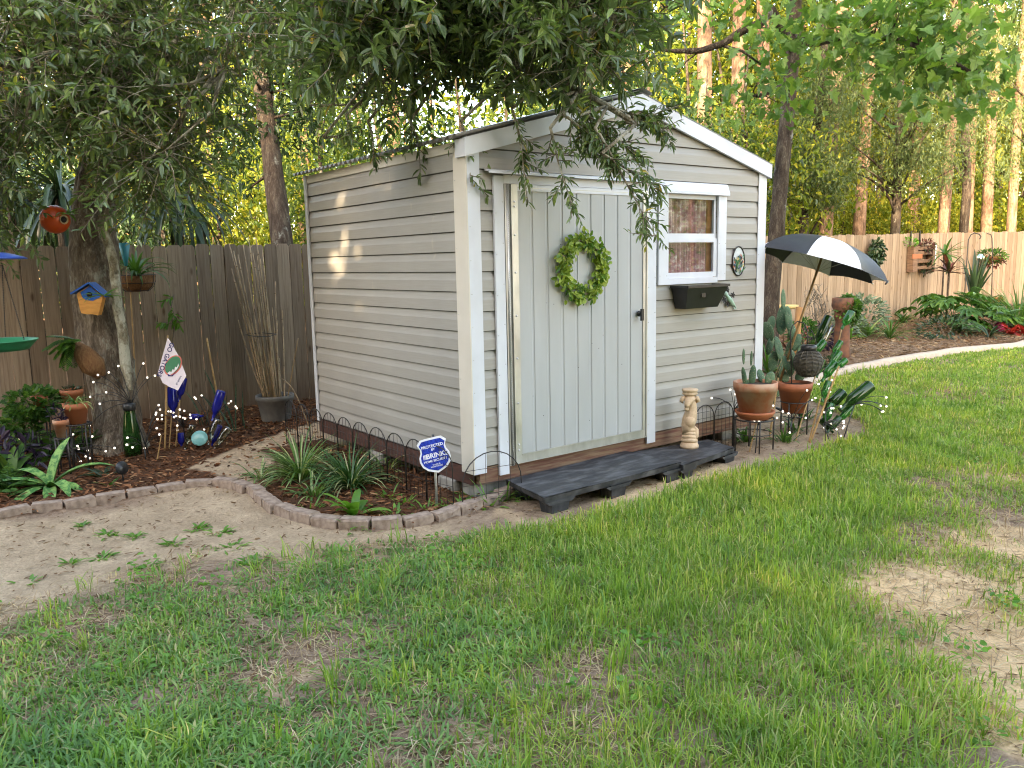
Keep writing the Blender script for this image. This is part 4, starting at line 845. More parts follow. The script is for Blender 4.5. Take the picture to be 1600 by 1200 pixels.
for q in np.linspace(0, 2*PI, 9)[:-1]: mb.tube([c+np.array([r*k*math.cos(q), r*k*math.sin(q), z*k]) for r, z in ((30, 27), (29.5, 18), (26, 9), (17, .5))], .003, 5)
mb.build('wire_frame', m_iron, hb)
plant('spider_plant', c+np.array([0, 0, 22*k]), [m_strap], 'strap-leaved spider plant growing in the coir hanging basket', 'plant', None, lambda mb, b: (rosette(mb, b, 30, .38, .03, (.6, 1.5), (.6, 2.2)), rosette(mb, b, 8, .5, .022, (.5, 1.1), (1.4, 2.4), az=(-1.6, .4))))
# twiggy vine on the fence
plant('climbing_vine', py(268, 545, FY-.05), [m_bright, m_twig], 'light green vine climbing the fence left of the cane bundle', 'vine', None, lambda mb, b: (mb.tube([b, py(272, 515, FY-.06), py(266, 490, FY-.06), py(272, 460, FY-.05)], .004, 5, 1), twigs(mb, np.array([py(u, v, FY-.06) for u, v in ((272, 462), (268, 480), (274, 495), (268, 505), (278, 500))]), RS.normal(size=(5, 3))+np.array([.2, -.3, 0]), .12, 8, .10, .034, LEAF, 0, 1)))
# staghorn mount
c = U(140, 556, 6.85); fm = thing('fern_mount', c, 'brown coir fern basket strapped to the left side of the oak', 'plant mount'); mb = MB(); mb.tube([U(118, 540, 6.75), U(130, 552, 6.75), U(146, 572, 6.8), U(158, 588, 6.85)], [.04, .075, .085, .04], 12, jit=.2); mb.build('coir_pouch', m_coir, fm)
plant('mounted_fern', U(116, 532, 6.7), [m_green], 'bright fern fronds spilling from the coir mount on the oak', 'fern', None, lambda mb, b: fern(mb, b, 13, .26, .07, (-.9, 1.1), (.4, 1.4), az=(1.6, 5.4)))
# potted plants on iron stands
def standpot(u, v, w, h, mat, lab, slab, dd=0., H=None):
    g = gp(u, v+60); d = 6.35+dd; k = d/F; b = U(u, v, d); p = pot(b, w*.33*k, w*.5*k, h*k, mat, lab, rh=h*k*.28)
    st = stand((b[0], b[1], 0), w*.52*k, b[2]-.004, slab, 4); return b, k
b1, k1 = standpot(121, 661, 37, 32, m_terra, 'terracotta pot with a spider plant on the front stand by the oak', 'black iron plant stand in front of the oak', -.1)
plant('spider_plant', b1+np.array([0, 0, 30*k1]), [m_vari], 'striped spider plant in the terracotta pot by the oak', 'plant', None, lambda mb, b: rosette(mb, b, 34, .17, .011, (.3, 1.3), (.9, 2.4)))
b2, k2 = standpot(114, 634, 33, 26, m_terra, 'terracotta pot topped with dark moss, highest by the oak', 'tall black iron plant stand left of the oak', .35)
plant('moss_tuft', b2+np.array([0, 0, 25*k2]), [m_strapdark], 'dark ragged moss filling the highest terracotta pot', 'plant', None, lambda mb, b: bushy(mb, b, (.07, .07, .02), 130, .035, .012, stems=0))
b3, k3 = standpot(64, 642, 22, 24, m_terra, 'terracotta pot overgrown by ivy at the far left', 'black iron plant stand under the ivy pot', .3)
plant('ivy', b3+np.array([0, 0, 18*k3]), [m_green, m_twig], 'bushy green ivy overflowing the far left pot', 'plant', None, lambda mb, b: (bushy(mb, b+np.array([-.05, 0, -.02]), (.22, .2, .13), 420, .05, .045, LOBE, 0, 10, 1), bushy(mb, b+np.array([-.14, -.08, -.14]), (.16, .12, .1), 200, .05, .045, LOBE, 0, 6, 1)))
b4, k4 = standpot(98, 683, 24, 28, m_terra_old, 'small terracotta pot with purple leaves below the spider plant', 'low black iron stand under the small pot', -.15)
for i, (u, v, s, lb) in enumerate(((30, 700, .95, 'tall dark purple trailing plant at the far left edge'), (98, 668, .42, 'dark purple trailing plant in the small terracotta pot')  )):
    b = gp(u, 742) if i != 1 else b4+np.array([0, 0, .1])
    plant('purple_heart', b, [m_purple, m_purple], lb, 'plant', 'purple-leaved plants in the oak bed', lambda mb, b: twigs(mb, np.tile(b, (int(15*s), 1))+RS.normal(0, .05*s, (int(15*s), 3))*np.array([1, 1, .1]), RS.normal(0, .42, (int(15*s), 3))+np.array([0, 0, 1.]), .34*s, 8, .13*s, .034*s, LEAF, 0, 1, .8, .2))
for i, (u, v, n, L, w, m, lb) in enumerate(((20, 735, 16, .42, .085, m_green, 'broad-leaved green plant at the far left of the oak bed'), (70, 705, 14, .36, .075, m_green, 'light green broad-leaved plant behind the big bromeliad'), (5, 690, 12, .40, .08, m_green, 'broad green plant beneath the ivy at the far left'))):
    plant('broadleaf_plant', gp(u, v+18), [m], lb, 'plant', 'broad-leaved plants in the oak bed', lambda mb, b: rosette(mb, b, n, L, w, (.5, 1.4), (.5, 1.4), fold=.1, taper=[.15, .7, 1, .6, .02]))
for i, (u, v, L, lb) in enumerate(((130, 712, .30, 'fern standing at the left foot of the oak'), (12, 772, .30, 'fern growing left of the big bromeliad'), (105, 700, .26, 'fern under the black plant stand'), (40, 690, .33, 'dark fern behind the purple plants'), (66, 716, .34, 'fern between the bromeliad and the terracotta pots'))):
    plant('fern', gp(u, v), [m_green], lb, 'fern', 'ferns in the oak bed', lambda mb, b: fern(mb, b, 15, L, .06, (.5, 1.4), (.6, 1.6)))
def bigb(mb, b):
    for az, L, el, sg in ((PI+.3-YAW, .46, .5, 1.0), (PI*.5-.2-YAW, .40, 1.25, .7), (.35-YAW, .46, .75, 1.1), (-.25-YAW, .32, .35, 1.3), (-1.1-YAW, .34, .2, 1.2), (-1.9-YAW, .44, .15, 1.1), (-2.5-YAW, .46, .1, 1.0), (PI-.2-YAW, .36, .9, 1.4), (1.2-YAW, .35, 1.3, .5), (-2.9-YAW, .38, .3, .9), (-.7-YAW, .36, .6, 1.5)):
        P = arc(b, az, L, el, sg, 10); mb.ribbon(P, .085*np.interp(np.linspace(0, 1, 10), [0, .2, .55, .85, 1], [.55, .9, 1, .6, .03]), (0, 0, 1), .22)
plant('bromeliad', gp(80, 768)+np.array([0, 0, .03]), [m_brom], 'big mottled green bromeliad with arching leaves at the left brick edging', 'plant', None, bigb)
plant('bromeliad', gp(165, 748), [m_strapdark], 'small dark leafy plant in the mulch left of the solar light', 'plant', None, lambda mb, b: rosette(mb, b, 9, .22, .035, (.2, 1.), (.5, 1.3)))
plant('bromeliad', gp(172, 762), [m_green], 'small green seedling in the mulch by the brick edging', 'plant', None, lambda mb, b: rosette(mb, b, 6, .13, .022, (.2, 1.), (.5, 1.3)))
# solar light
b = gp(193, 756); so = thing('solar_light', b, 'black round solar light on a spike in the oak bed mulch', 'garden light'); c = b+np.array([0, 0, .12]); mb = MB(); mb.lathe([(.0, -.012), (.045, -.01), (.05, 0), (.045, .01), (0, .014)], c, 20, 0, rot_to(nrm(-FW*.55+RX*.75+UP*.2))); mb.build('lamp_head', m_black, so); mb = MB(); mb.tube([b-np.array([0, 0, .03]), c], .006, 6); mb.build('spike', m_black, so)
# green bottle lamp
b = gp(209, 714); d = dep(b); k = d/F; gl = thing('bottle_lamp', b, 'tall green glass bottle with firefly wires at the right foot of the oak', 'bottle'); mb = MB(); mb.lathe([(0, 0), (13*k, 2*k), (13.5*k, 20*k), (12*k, 45*k), (9*k, 66*k), (7.5*k, 74*k), (7.5*k, 80*k), (0, 80*k)], b, 20); mb.build('bottle', m_darkg, gl); mb = MB(); mb.lathe([(8*k, 74*k), (9.5*k, 76*k), (9.5*k, 84*k), (6*k, 86*k), (0, 86*k)], b, 16); mb.build('cap', m_black, gl)
hub = b+np.array([0, 0, 84*k])
firefly(b+RX*.14, hub+RX*.02, [U(u, v, d+rnd(-.25, .15)) for u, v in ((185, 572), (170, 582), (153, 586), (146, 597), (174, 596), (166, 613), (141, 620), (156, 631), (224, 568), (230, 590), (242, 587), (140, 665))], 'firefly light fanning out over the green bottle by the oak')
firefly(gp(228, 722), U(226, 700, d-.2), [U(u, v, d-.25+rnd(-.2, .15)) for u, v in ((199, 684), (199, 695), (207, 699), (226, 700), (248, 633), (244, 645), (243, 648), (246, 655), (245, 669), (249, 679), (198, 695))], 'firefly light low in the mulch right of the green bottle')
g = gp(120, 730); firefly(g, g+np.array([0, 0, .12]), [U(u, v, dep(g)+rnd(-.2, .25)) for u, v in ((31, 685), (22, 700), (19, 714), (7, 719), (121, 697), (123, 701), (137, 704), (134, 713), (140, 716), (126, 721), (165, 705), (179, 700), (167, 731), (114, 679), (144, 682), (138, 755), (143, 755))], 'firefly light spread low over the purple plants and mulch')
# flag on its cane
b = gp(257, 708); d = dep(b); cane('bamboo_stake', b-np.array([0, 0, .02]), U(262, 524, d), .0085, m_bamboo, 'bamboo cane carrying the small white flag')
fl = thing('garden_flag', U(262, 530, d), 'small white garden flag with a green emblem on a cane', 'flag'); d -= .02
ol = [(262, 528), (266, 533), (279, 556), (291, 587), (278, 610), (264, 604), (254, 598), (247, 582), (254, 556)]
mb = MB(); o0 = U(247, 610, d); k = d/F; mb.prism([((u-247)*k, (610-v)*k) for u, v in ol], (o0, RX, UP, -FW), .003); mb.build('cloth', m_flag, fl)
def ell(cu, cv, a, b, th, n=28): return [((cu-247+a*math.cos(q)*math.cos(th)-b*math.sin(q)*math.sin(th))*k, (610-cv+a*math.cos(q)*math.sin(th)+b*math.sin(q)*math.cos(th))*k) for q in np.linspace(0, 2*PI, n+1)[:-1]]
mb = MB(); mb.prism(ell(270.5, 571, 17.5, 12, .95), (o0-FW*.0022, RX, UP, -FW), .002, 0); mb.prism(ell(270.5, 570.5, 15.5, 10, .95), (o0-FW*.004, RX, UP, -FW), .002, 1)
zig = [(262, 583), (266, 580), (268, 582), (270, 577), (273, 578), (274, 573), (277, 574), (279, 568), (280, 571), (277, 577), (274, 580), (271, 583), (266, 586)]
mb.prism([((u-247)*k, (610-v)*k) for u, v in zig], (o0-FW*.0058, RX, UP, -FW), .002, 2); mb.prism([((u-247)*k, (610-v)*k) for u, v in [(262, 584), (268, 587), (275, 582), (270, 588), (263, 588)]], (o0-FW*.0058, RX, UP, -FW), .002, 3)
mb.build('emblem', [m_forange, m_fgreen, m_text, m_navy], fl)
def text(body, size, o, ex, ey, mat, parent, name='lettering', ext=.0006, bold=0.):
    cu = bpy.data.curves.new(name, 'FONT'); cu.body = body; cu.size = size; cu.align_x = 'CENTER'; cu.align_y = 'CENTER'; cu.extrude = ext; cu.offset = bold
    tm = bpy.data.objects.new('tmp', cu); COL.objects.link(tm); bpy.context.view_layer.update(); me = bpy.data.meshes.new_from_object(tm.evaluated_get(bpy.context.evaluated_depsgraph_get())); bpy.data.objects.remove(tm); me.materials.clear(); me.materials.append(mat); ob = bpy.data.objects.new(name, me); COL.objects.link(ob); en = np.cross(ex, ey); r = parent
    while r.parent: r = r.parent
    m = Matrix([[ex[0], ey[0], en[0], o[0]-r.location[0]], [ex[1], ey[1], en[1], o[1]-r.location[1]], [ex[2], ey[2], en[2], o[2]-r.location[2]], [0, 0, 0, 1]]); ob.parent = parent; ob.matrix_local = m; return ob
th = math.radians(-112); ex = RX*math.cos(th)+UP*math.sin(th); ey = np.cross(-FW, ex)
text('GO GATORS', 10.*k, U(258.6, 562, d)-FW*.004, ex, ey, m_navy, fl, bold=.0008)
text('go gators', 4.2*k, U(279, 594, d)-FW*.003, nrm(RX*.5+UP*.86), nrm(UP*.5-RX*.86), m_navy, fl)
# blue bottle group
gd = dep(gp(300, 700)); B = 'blue and clear bottles on stakes by the flag'
for i, (a, c, m, lb, dd, kk) in enumerate((((269, 604), (271, 652), m_blueg, 'cobalt blue bottle upright directly behind the flag', .1, 1.3), ((287, 590), (279, 628), m_blueg, 'cobalt blue bottle leaning out right of the flag', .05, 1.2), ((346, 610), (332, 658), m_blueg, 'tall cobalt blue bottle tilted in front of the snake plants', .0, 1.15),
        ((297, 652), (318, 650), m_blueg, 'cobalt blue bottle lying low behind the teal disc', .1, 1.9), ((282, 676), (284, 700), m_blueg, 'dark blue bottle low at the foot of the canes', .0, 1.7), ((301, 664), (289, 703), m_clear, 'clear glass bottle left of the teal disc', -.1, 1.2), ((342, 655), (325, 695), m_clear, 'clear glass bottle with raised base right of the teal disc', -.1, 1.25), ((344, 664), (329, 700), m_blueg, 'blue bottle lying along the clear one by the teal disc', -.05, .9), ((358, 668), (335, 702), m_clear, 'rightmost clear bottle lying low beside the teal disc', -.1, 1.2))):
    bottle(U(*a, gd+dd), U(*c, gd+dd), m, lb, None, B, kk)
for i, (a, c, lb) in enumerate((((264, 705), (268, 650), 'thin cane under the upright blue bottle'), ((274, 702), (281, 625), 'thin cane under the leaning blue bottle'), ((245, 722), (252, 680), 'short thin cane left of the flag cane'), ((318, 690), (331, 655), 'thin cane under the tall tilted blue bottle'))):
    q = gp(*a); cane('bamboo_stake', q, U(*c, dep(q)), .006, m_bamboo, lb)
td = thing('glass_flower', gp(312, 700), 'round pale teal glass disc among the blue bottles', 'ornament'); c = U(312, 685, gd-.18); mb = MB(); mb.lathe([(0, .012), (.03, .006), (.06, .0), (.068, .006), (.066, .012), (.03, .016), (0, .02)], c, 24, 0, rot_to(nrm(-FW+UP*.35+RX*.2))); mb.build('disc', m_teal, td); mb = MB(); mb.tube([gp(312, 702), c], .005, 5); mb.build('stake', m_iron, td)
firefly(gp(290, 690), U(287, 668, gd-.05), [U(u, v, gd-.15+rnd(-.15, .2)) for u, v in ((263, 643), (267, 643), (271, 645), (275, 650), (281, 640), (288, 642), (281, 651), (286, 653), (289, 654), (297, 648), (298, 653), (307, 655), (272, 652), (277, 665), (277, 672), (253, 649), (253, 655), (250, 640))], 'firefly light crowded among the blue bottles')
firefly(gp(330, 690), U(328, 668, gd), [U(u, v, gd+rnd(-.15, .2)) for u, v in ((304, 621), (306, 623), (315, 618), (357, 630), (361, 627), (368, 635), (370, 638), (319, 671))], 'firefly light reaching up beside the snake plants')
# snake plants
sg = 'snake plants along the fence'
for i, (u, v, H, sp_, lb) in enumerate(((318, 668, .45, [(0, 0, .42, .035, .5, PI-YAW), (.02, .0, .2, .03, .3, 0), (-.03, 0, .16, .03, .3, 2)], 'thin snake plant leaf leaning left behind the bottles'), (347, 662, .6, [(0, 0, .60, .05, .35, PI-.2-YAW), (-.03, .02, .36, .045, .6, PI-YAW), (.02, 0, .3, .04, .2, 0)], 'tallest snake plant, right behind the tilted blue bottle'),
        (366, 678, .5, [(0, 0, .42, .055, .35, PI-YAW), (-.02, 0, .5, .05, .9, PI-.3-YAW), (.02, .03, .52, .05, .1, -YAW)], 'banded snake plant with arching leaves left of the grey planter'), (379, 672, .4, [(0, 0, .40, .045, .08, -YAW), (.02, 0, .25, .04, .2, PI)], 'single upright snake plant nearest the grey planter'))):
    plant('snake_plant', gp(u, v), [m_snake], lb, 'snake plant', sg, lambda mb, b: snakep(mb, b, sp_))
cane('bamboo_stake', U(347, 660, 7.7), U(323, 528, 7.75), .010, m_bamboo, 'broken bamboo cane leaning among the snake plants')
# grey planter with the cane bundle
b = gp(432, 659); d = dep(b); k = d/F; gpn = thing('grey_planter', b, 'round grey plastic planter holding tall dry canes by the fence', 'flower pot'); mb = MB(); mb.lathe([(0, 0), (21*k, 0), (22*k, 6*k), (22.5*k, 9*k), (27*k, 34*k), (29*k, 36*k), (29*k, 43*k), (27*k, 43*k), (25.5*k, 34*k), (20*k, 8*k), (0, 7*k)], b, 32); mb.build('pot_body', m_greypot, gpn); mb = MB(); mb.lathe([(25*k, 33*k), (0, 35*k)], b, 20); mb.build('soil', m_soil, gpn)
bun = thing('cane_bundle', b+np.array([0, 0, 34*k]), 'fan of long dry bamboo canes wired together in the grey planter', 'bamboo canes')
tips = [(358,380),(365,392),(372,398),(380,382),(388,370),(391,384),(362,420),(368,440),(372,500),(395,395),(402,400),(407,405),(412,412),(400,372),(410,390),(398,440),(414,430),(390,450),(404,470),(418,470),(425,480),(430,440),(421,520),(434,500),(441,485),(436,560),(384,460),(379,475),(396,520),(410,540)]
for i, (u, v) in enumerate(tips):
    bu = 416+(u-358)/90*30+rnd(-4, 4); dz = rnd(-.10, .10); a = U(bu, 640, d+dz*.8); e = py(u, v, FY-.03-.9*(.10+dz)); r = rnd(.008, .0125); mb = MB(); n = 7; bend = nrm(np.array([rnd(-1, 1), rnd(-1, 1), 0]))*rnd(0, .03)
    mb.tube([a*(1-t)+e*t+bend*math.sin(PI*t) for t in np.linspace(0, 1, n)], [r*(1-.45*t) for t in np.linspace(0, 1, n)], 6)
    for t in np.linspace(.1, .9, 6): p = a*(1-t)+e*t+bend*math.sin(PI*t); q = (e-a)*.003; mb.tube([p-q, p, p+q], [r*.8, r*1.15, r*.8], 6)
    mb.build('cane', m_drybamboo, bun)
mb = MB(); mb.tube([U(384, 523, d+.05), U(400, 526, d-.04), U(420, 526, d-.02), U(432, 522, d+.1), U(410, 520, d+.3), U(386, 522, d+.2)], .004, 5); mb.build('wire_tie', m_iron, bun)
for i, (a, c, lb) in enumerate((((446, 642), (466, 528), 'lone cane leaning right out of the grey planter'), ((483, 668), (441, 592), 'thin cane leaning from the grey planter to the ground at its right'))):
    e = U(*c, d-.05); s0 = U(*a, d-.05) if i == 0 else gp(*a); P = [s0*(1-t)+e*t+np.array([0, 0, .10*math.sin(PI*t)])*i for t in np.linspace(0, 1, 9)]; mb = MB(); mb.tube(P, np.linspace(.007, .005, 9), 6); tag(mb.build('loose_cane', m_drybamboo, None, s0), lb, 'bamboo cane', 'single canes by the grey planter')
# ------------------------------------------------------------------ bed along the shed's side
def lirio(u, v, n, L, lb, m=None, el=(.5, 1.45), sag=(.8, 2.)): return plant('liriope_clump', gp(u, v), [m or m_vari], lb, 'grass clump', 'striped grass clumps in the side bed', lambda mb, b: rosette(mb, b, n, L, .013, el, sag, spread=.06, taper=[.8, 1, .9, .6, .05]))
lirio(470, 752, 170, .42, 'biggest striped grass clump at the left of the side bed'); lirio(548, 765, 170, .42, 'darker striped grass clump by the wire border in the side bed', leafmat('variegated_dark', [(0, (.03, .09, .03)), (.75, (.06, .15, .05)), (.9, (.35, .38, .2))], .4, .3))
lirio(488, 778, 34, .24, 'small striped grass clump in front of the biggest one'); lirio(408, 750, 26, .22, 'small striped grass tuft outside the corner of the brick edging'); lirio(605, 735, 24, .3, 'thin striped grass clump against the wire border', None, (.3, 1.2))
plant('bird_nest_fern', gp(553, 808), [m_bright], 'bright green bird-nest fern at the front of the side bed', 'fern', None, lambda mb, b: rosette(mb, b, 13, .26, .055, (.25, 1.2), (.5, 1.4), fold=.15, taper=[.4, .9, 1, .8, .1]))
WD = 'small green weeds in the bed beside the shed'
for i, (u, v, lb) in enumerate(((665, 800, 'weed left of the blue sign post'), (700, 797, 'bright weed at the foot of the blue sign post'), (720, 790, 'leafy weed right of the blue sign post'), (738, 778, 'weed inside the wire border right of the sign'), (630, 790, 'small weed among the mulch left of the sign'), (605, 780, 'small weed behind the bird-nest fern'), (560, 825, 'weed in front of the bird-nest fern'), (485, 800, 'weed near the left bend of the brick edging'), (618, 808, 'low weed close to the front bricks'), (818, 776, 'bright weed at the end of the brick edging by the pallet'), (765, 790, 'grassy weed under the front shed corner'), (790, 780, 'grassy weed between shed corner and pallet'))):
    plant('weed', gp(u, v), [m_bright], lb, 'weed', WD, lambda mb, b: (rosette(mb, b, 16, .075, .022, (.0, 1.2), (.2, 1.2), spread=.10), rosette(mb, b, 8, .11 if u < 750 else .2, .012, (.5, 1.3), (.3, 1.2), spread=.06)))
# sand weeds
for i, (u, v, s) in enumerate(((130, 822, .5), (170, 836, .8), (215, 838, .7), (310, 826, 1.), (345, 832, .8), (270, 850, .9), (160, 872, .7), (110, 880, .6), (360, 855, 1.), (230, 885, .7), (45, 912, .8), (395, 880, .9))):
    plant('weed', gp(u, v), [m_bright], 'low creeping weed on the sandy strip, %s from the photo\'s left' % ORD([2,4,5,8,9,7,3,1,10,6,0,11][i]), 'weed', 'creeping weeds on the sandy strip', lambda mb, b: rosette(mb, b, int(22*s), .06, .018, (.0, .9), (.2, 1.), spread=.07*s))
# wire border panels
def border(line, n, H, lab, hw=None, lean=0.):
    P = np.array(line, float)[:, :2]; s = np.concatenate([[0], np.cumsum(np.linalg.norm(np.diff(P, axis=0), axis=1))]); L = s[-1]/n
    o = thing('wire_border', (P[0][0], P[0][1], 0), lab, 'garden border'); at = lambda q, z: np.array([np.interp(q, s, P[:, 0]), np.interp(q, s, P[:, 1]), z+float(hgt(np.interp(q, s, P[:, 0])))])
    for i in range(n):
        a, b = i*L+L*.02, (i+1)*L-L*.02; w = (b-a)/2; m = (a+b)/2; mb = MB(); zs = H-w*.95
        mb.tube([at(a, -.03), at(a, zs)]+[at(m-w*math.cos(q), zs+w*.95*math.sin(q)) for q in np.linspace(.2, PI-.2, 11)]+[at(b, zs), at(b, -.03)], .0038, 5)
        for f in (-.5, -.17, .17, .5): mb.tube([at(m+w*2*f*.62, .0), at(m+w*2*f*.62, zs+w*.95*math.sqrt(max(0, 1-(1.24*f)**2)))], .0018, 4)
        for z in (.05, zs*.55, zs, zs+w*.45):
            e = w if z <= zs+.001 else w*.86; mb.tube([at(m-e, z), at(m+e, z)], .0018, 4)
        mb.build('arch', m_iron, o)
    return o
border([(-.28, 2.50), (-.28, .02), (-.235, -.10)], 10, .41, 'black wire border of small arches along the shed side')
border([(-.20, -.13), (.235, -.20)], 1, .36, 'single wide black wire arch in front of the shed corner')
border([(2.05, -.10), (2.75, -.12)], 3, .38, 'black wire border arches behind the statue and terracotta pot')
# security sign
b = gp(683, 797); d = dep(b); k = d/F; sg_ = thing('security_sign', b, 'blue shield-shaped security sign on a metal post in the side bed', 'sign')
mb = MB(); mb.tube([b-np.array([0, 0, .05]), U(678, 683, d)], .0085, 8); mb.build('post', m_galv, sg_); mb = MB(); mb.tube([U(677, 690, d), U(676.5, 679, d)], .009, 8); mb.build('post_cap', m_black, sg_)
tl = math.radians(14); ex = nrm(RX*math.cos(tl)+UP*math.sin(tl)); ey = np.cross(-FW, ex); ey = nrm(-ey) if ey @ UP < 0 else nrm(ey); o0 = U(678.5, 710, d-.03)
half = [(0, 26.5), (10, 26.5), (17, 26), (23.5, 19.5), (20, 12), (20.5, 6), (24, -1), (24.5, -8), (22, -16), (15, -23), (7, -26.5), (0, -29)]
sh = lambda s: [(-a*s*k, b_*s*k) for a, b_ in half]+[(a*s*k, b_*s*k) for a, b_ in half[1:-1][::-1]]
mb = MB(); mb.prism(sh(1.0)[::-1], (o0, ex, ey, -FW), .006); mb.build('shield', m_sgnwhite, sg_); mb = MB(); mb.prism(sh(.88)[::-1], (o0-FW*.004, ex, ey, -FW), .003); face = mb.build('shield_face', m_sgnblue, sg_)
for body, sz, y, bd in (('PROTECTED', 6.2, 13.5, .0006), ('BY', 5., 8, .0005), ('HOME SECURITY', 4.9, -9.2, .0004), ('24 HOUR', 3.0, -15.5, .0002), ('MONITORING', 3.0, -18.5, .0002)): text(body, sz*k, o0-FW*.006+ey*y*k, ex, ey, m_text, sg_, bold=bd)
text('BRINKS', 10.4*k, o0-FW*.006-ey*1.5*k+ex*4.2*k, ex, ey, m_text, sg_, bold=.0013)
mb = MB()
for j in range(4): mb.prism([(q*k, r*k) for q, r in ((-18+j*1.9, -5), (-16.8+j*1.9, -5), (-16.2+j*1.9, 2.2), (-17.4+j*1.9, 2.2))], (o0-FW*.006, ex, ey, -FW), .001)
mb.build('logo_bars', m_text, sg_)
# ------------------------------------------------------------------ pot and bottle garden at the right corner of the shed
ga = gp(1178, 703); dA = dep(ga); kA = dA/F
stand((ga[0], ga[1], float(hgt(ga[0]))), 30*kA, 50*kA, 'black iron stand under the front left terracotta pot by the shed', 4, az0=.9)
bA = np.array([ga[0], ga[1], float(hgt(ga[0]))+51*kA]); o = thing('plant_saucer', bA, 'terracotta saucer under the larger cactus pot', 'saucer'); mb = MB(); mb.lathe([(0, 0), (23*kA, 0), (30*kA, 9*kA), (30.5*kA, 12*kA), (28.5*kA, 12*kA), (22*kA, 4*kA), (0, 3*kA)], bA, 28); mb.build('dish', m_terra, o)
pA = bA+np.array([0, 0, 5*kA]); pot(pA, 22*kA, 33*kA, 52*kA, m_terra_old, 'larger lime-stained terracotta pot holding cactus by the shed corner', rh=13*kA)
gb = gp(1240, 676); dB = dep(gb); kB = dB/F; zb = float(hgt(gb[0])); hB = CAM[2]+(ray(1240, 642)*dB)[2]-zb
stand((gb[0], gb[1], zb), 21*kB, hB+16*kB, 'black iron ring stand holding the smaller terracotta pot', 4, az0=.2)
pB = np.array([gb[0], gb[1], zb+hB]); pot(pB, 17*kB, 25.5*kB, 46*kB, m_terra, 'smaller plain terracotta pot behind the larger cactus pot', rh=12*kB)
def pads(mb, specs, d):
    for u, v, a, b, t in specs:                        # pad centre px, half width, half height px, tilt
        c = U(u, v, d+rnd(-.07, .07)); k = d/F; az = rnd(-.7, .7); ax = nrm(UP*math.cos(t)+RX*math.sin(t)); n = nrm(-FW*math.cos(az)+RX*math.sin(az)); x = nrm(np.cross(ax, n)); n = np.cross(x, ax); mb.ball(c, (a*k*.8, 1.7*k, b*k*.84), 14, 9, 0, np.stack([x, n, ax], 1))
        for q in range(14): e = rnd(0, 2*PI); r = rnd(.2, .8); p = c+x*a*k*r*math.cos(e)+ax*b*k*r*math.sin(e)+n*5*k*.5; sticks(mb, [p], [p+n*.012+x*rnd(-.006, .006)], .0008, 1)
def pcactus(name, base, d, specs, label): return plant(name, base, [m_cactus, m_thatch], label, 'cactus', 'prickly pear cacti at the shed corner', lambda mb, b: pads(mb, specs, d))
pcactus('prickly_pear', pA+np.array([0, 0, 45*kA]), dA, [(1163, 590, 5, 20, -.15), (1176, 586, 7, 19, .1), (1162, 557, 3.4, 15, 0), (1174, 560, 2.6, 14, .05), (1189, 588, 10, 14, -.3), (1203, 591, 11, 13, .4), (1168, 600, 4, 9, .2)], 'cactus with two thin upright pads in the larger terracotta pot')
pcactus('prickly_pear', pB+np.array([0, 0, 40*kB]), dB, [(1225, 588, 13, 9, 1.2), (1236, 575, 8, 17, .2), (1240, 560, 7, 16, -.2), (1250, 588, 9, 11, .6), (1228, 568, 9, 15, -.3), (1250, 560, 6, 13, .3)], 'cactus with broad overlapping pads in the smaller terracotta pot')
gc = gp(1212, 640); dC = dep(gc)
pcactus('prickly_pear', gc, dC, [(1224, 468, 7, 20, 0), (1222, 500, 11, 28, .1), (1232, 498, 8, 24, -.1), (1200, 518, 11, 19, -.3), (1205, 505, 8, 14, .2), (1217, 545, 10, 24, -.25), (1208, 565, 9, 20, .2), (1222, 575, 9, 20, 0), (1203, 540, 9, 18, .25), (1215, 600, 8, 24, 0), (1245, 535, 8, 17, .3), (1238, 520, 9, 20, -.2), (1233, 548, 7, 18, .1), (1250, 548, 8, 14, .5), (1208, 620, 6, 20, .1)], 'tall prickly pear growing against the right corner of the shed')
plant('spiky_yucca', gp(1200, 610), [m_strap], 'dark spiky leaves behind the cactus pots at the shed corner', 'plant', None, lambda mb, b: rosette(mb, b+np.array([0, 0, .2]), 40, .42, .03, (.2, 1.5), (.1, .6), fold=.2))
plant('dry_stalks', gp(1193, 640), [m_drybamboo], 'dry tan stalks standing along the right edge of the shed', 'plant', None, lambda mb, b: rosette(mb, b, 16, .75, .012, (1.2, 1.55), (.0, .3)))
# wicker lantern on its crook
dL = dB-.12; kL = dL/F; cL = U(1262, 588, dL); la = thing('wicker_lantern', cL, 'round dark wicker lantern hanging from a black crook above the bottles', 'lantern')
prof = [(8, 0), (15, 4), (20, 14), (21.5, 22), (20, 30), (15, 38), (10, 41)]
mb = MB(); qs = np.linspace(0, 2*PI, 25)
for z in np.linspace(1, 40, 20): r = np.interp(z, [p[1] for p in prof], [p[0] for p in prof]); mb.tube([cL+np.array([r*kL*math.cos(q), r*kL*math.sin(q), z*kL]) for q in qs], 1.0*kL, 4, 0, True, False)
for q in np.linspace(0, 2*PI, 15)[:-1]: mb.tube([cL+np.array([r*1.02*kL*math.cos(q), r*1.02*kL*math.sin(q), z*kL]) for r, z in prof], .9*kL, 4)
mb.build('woven_globe', m_wicker, la); mb = MB(); mb.lathe([(12*kL, 39*kL), (12*kL, 48*kL), (9*kL, 50*kL), (0, 50*kL)], cL, 18); mb.build('cap', m_black, la)
mb = MB(); mb.lathe([(0, 3*kL), (9*kL, 6*kL), (9*kL, 30*kL), (0, 31*kL)], cL, 12); mb.build('inner_shade', m_wicker, la)
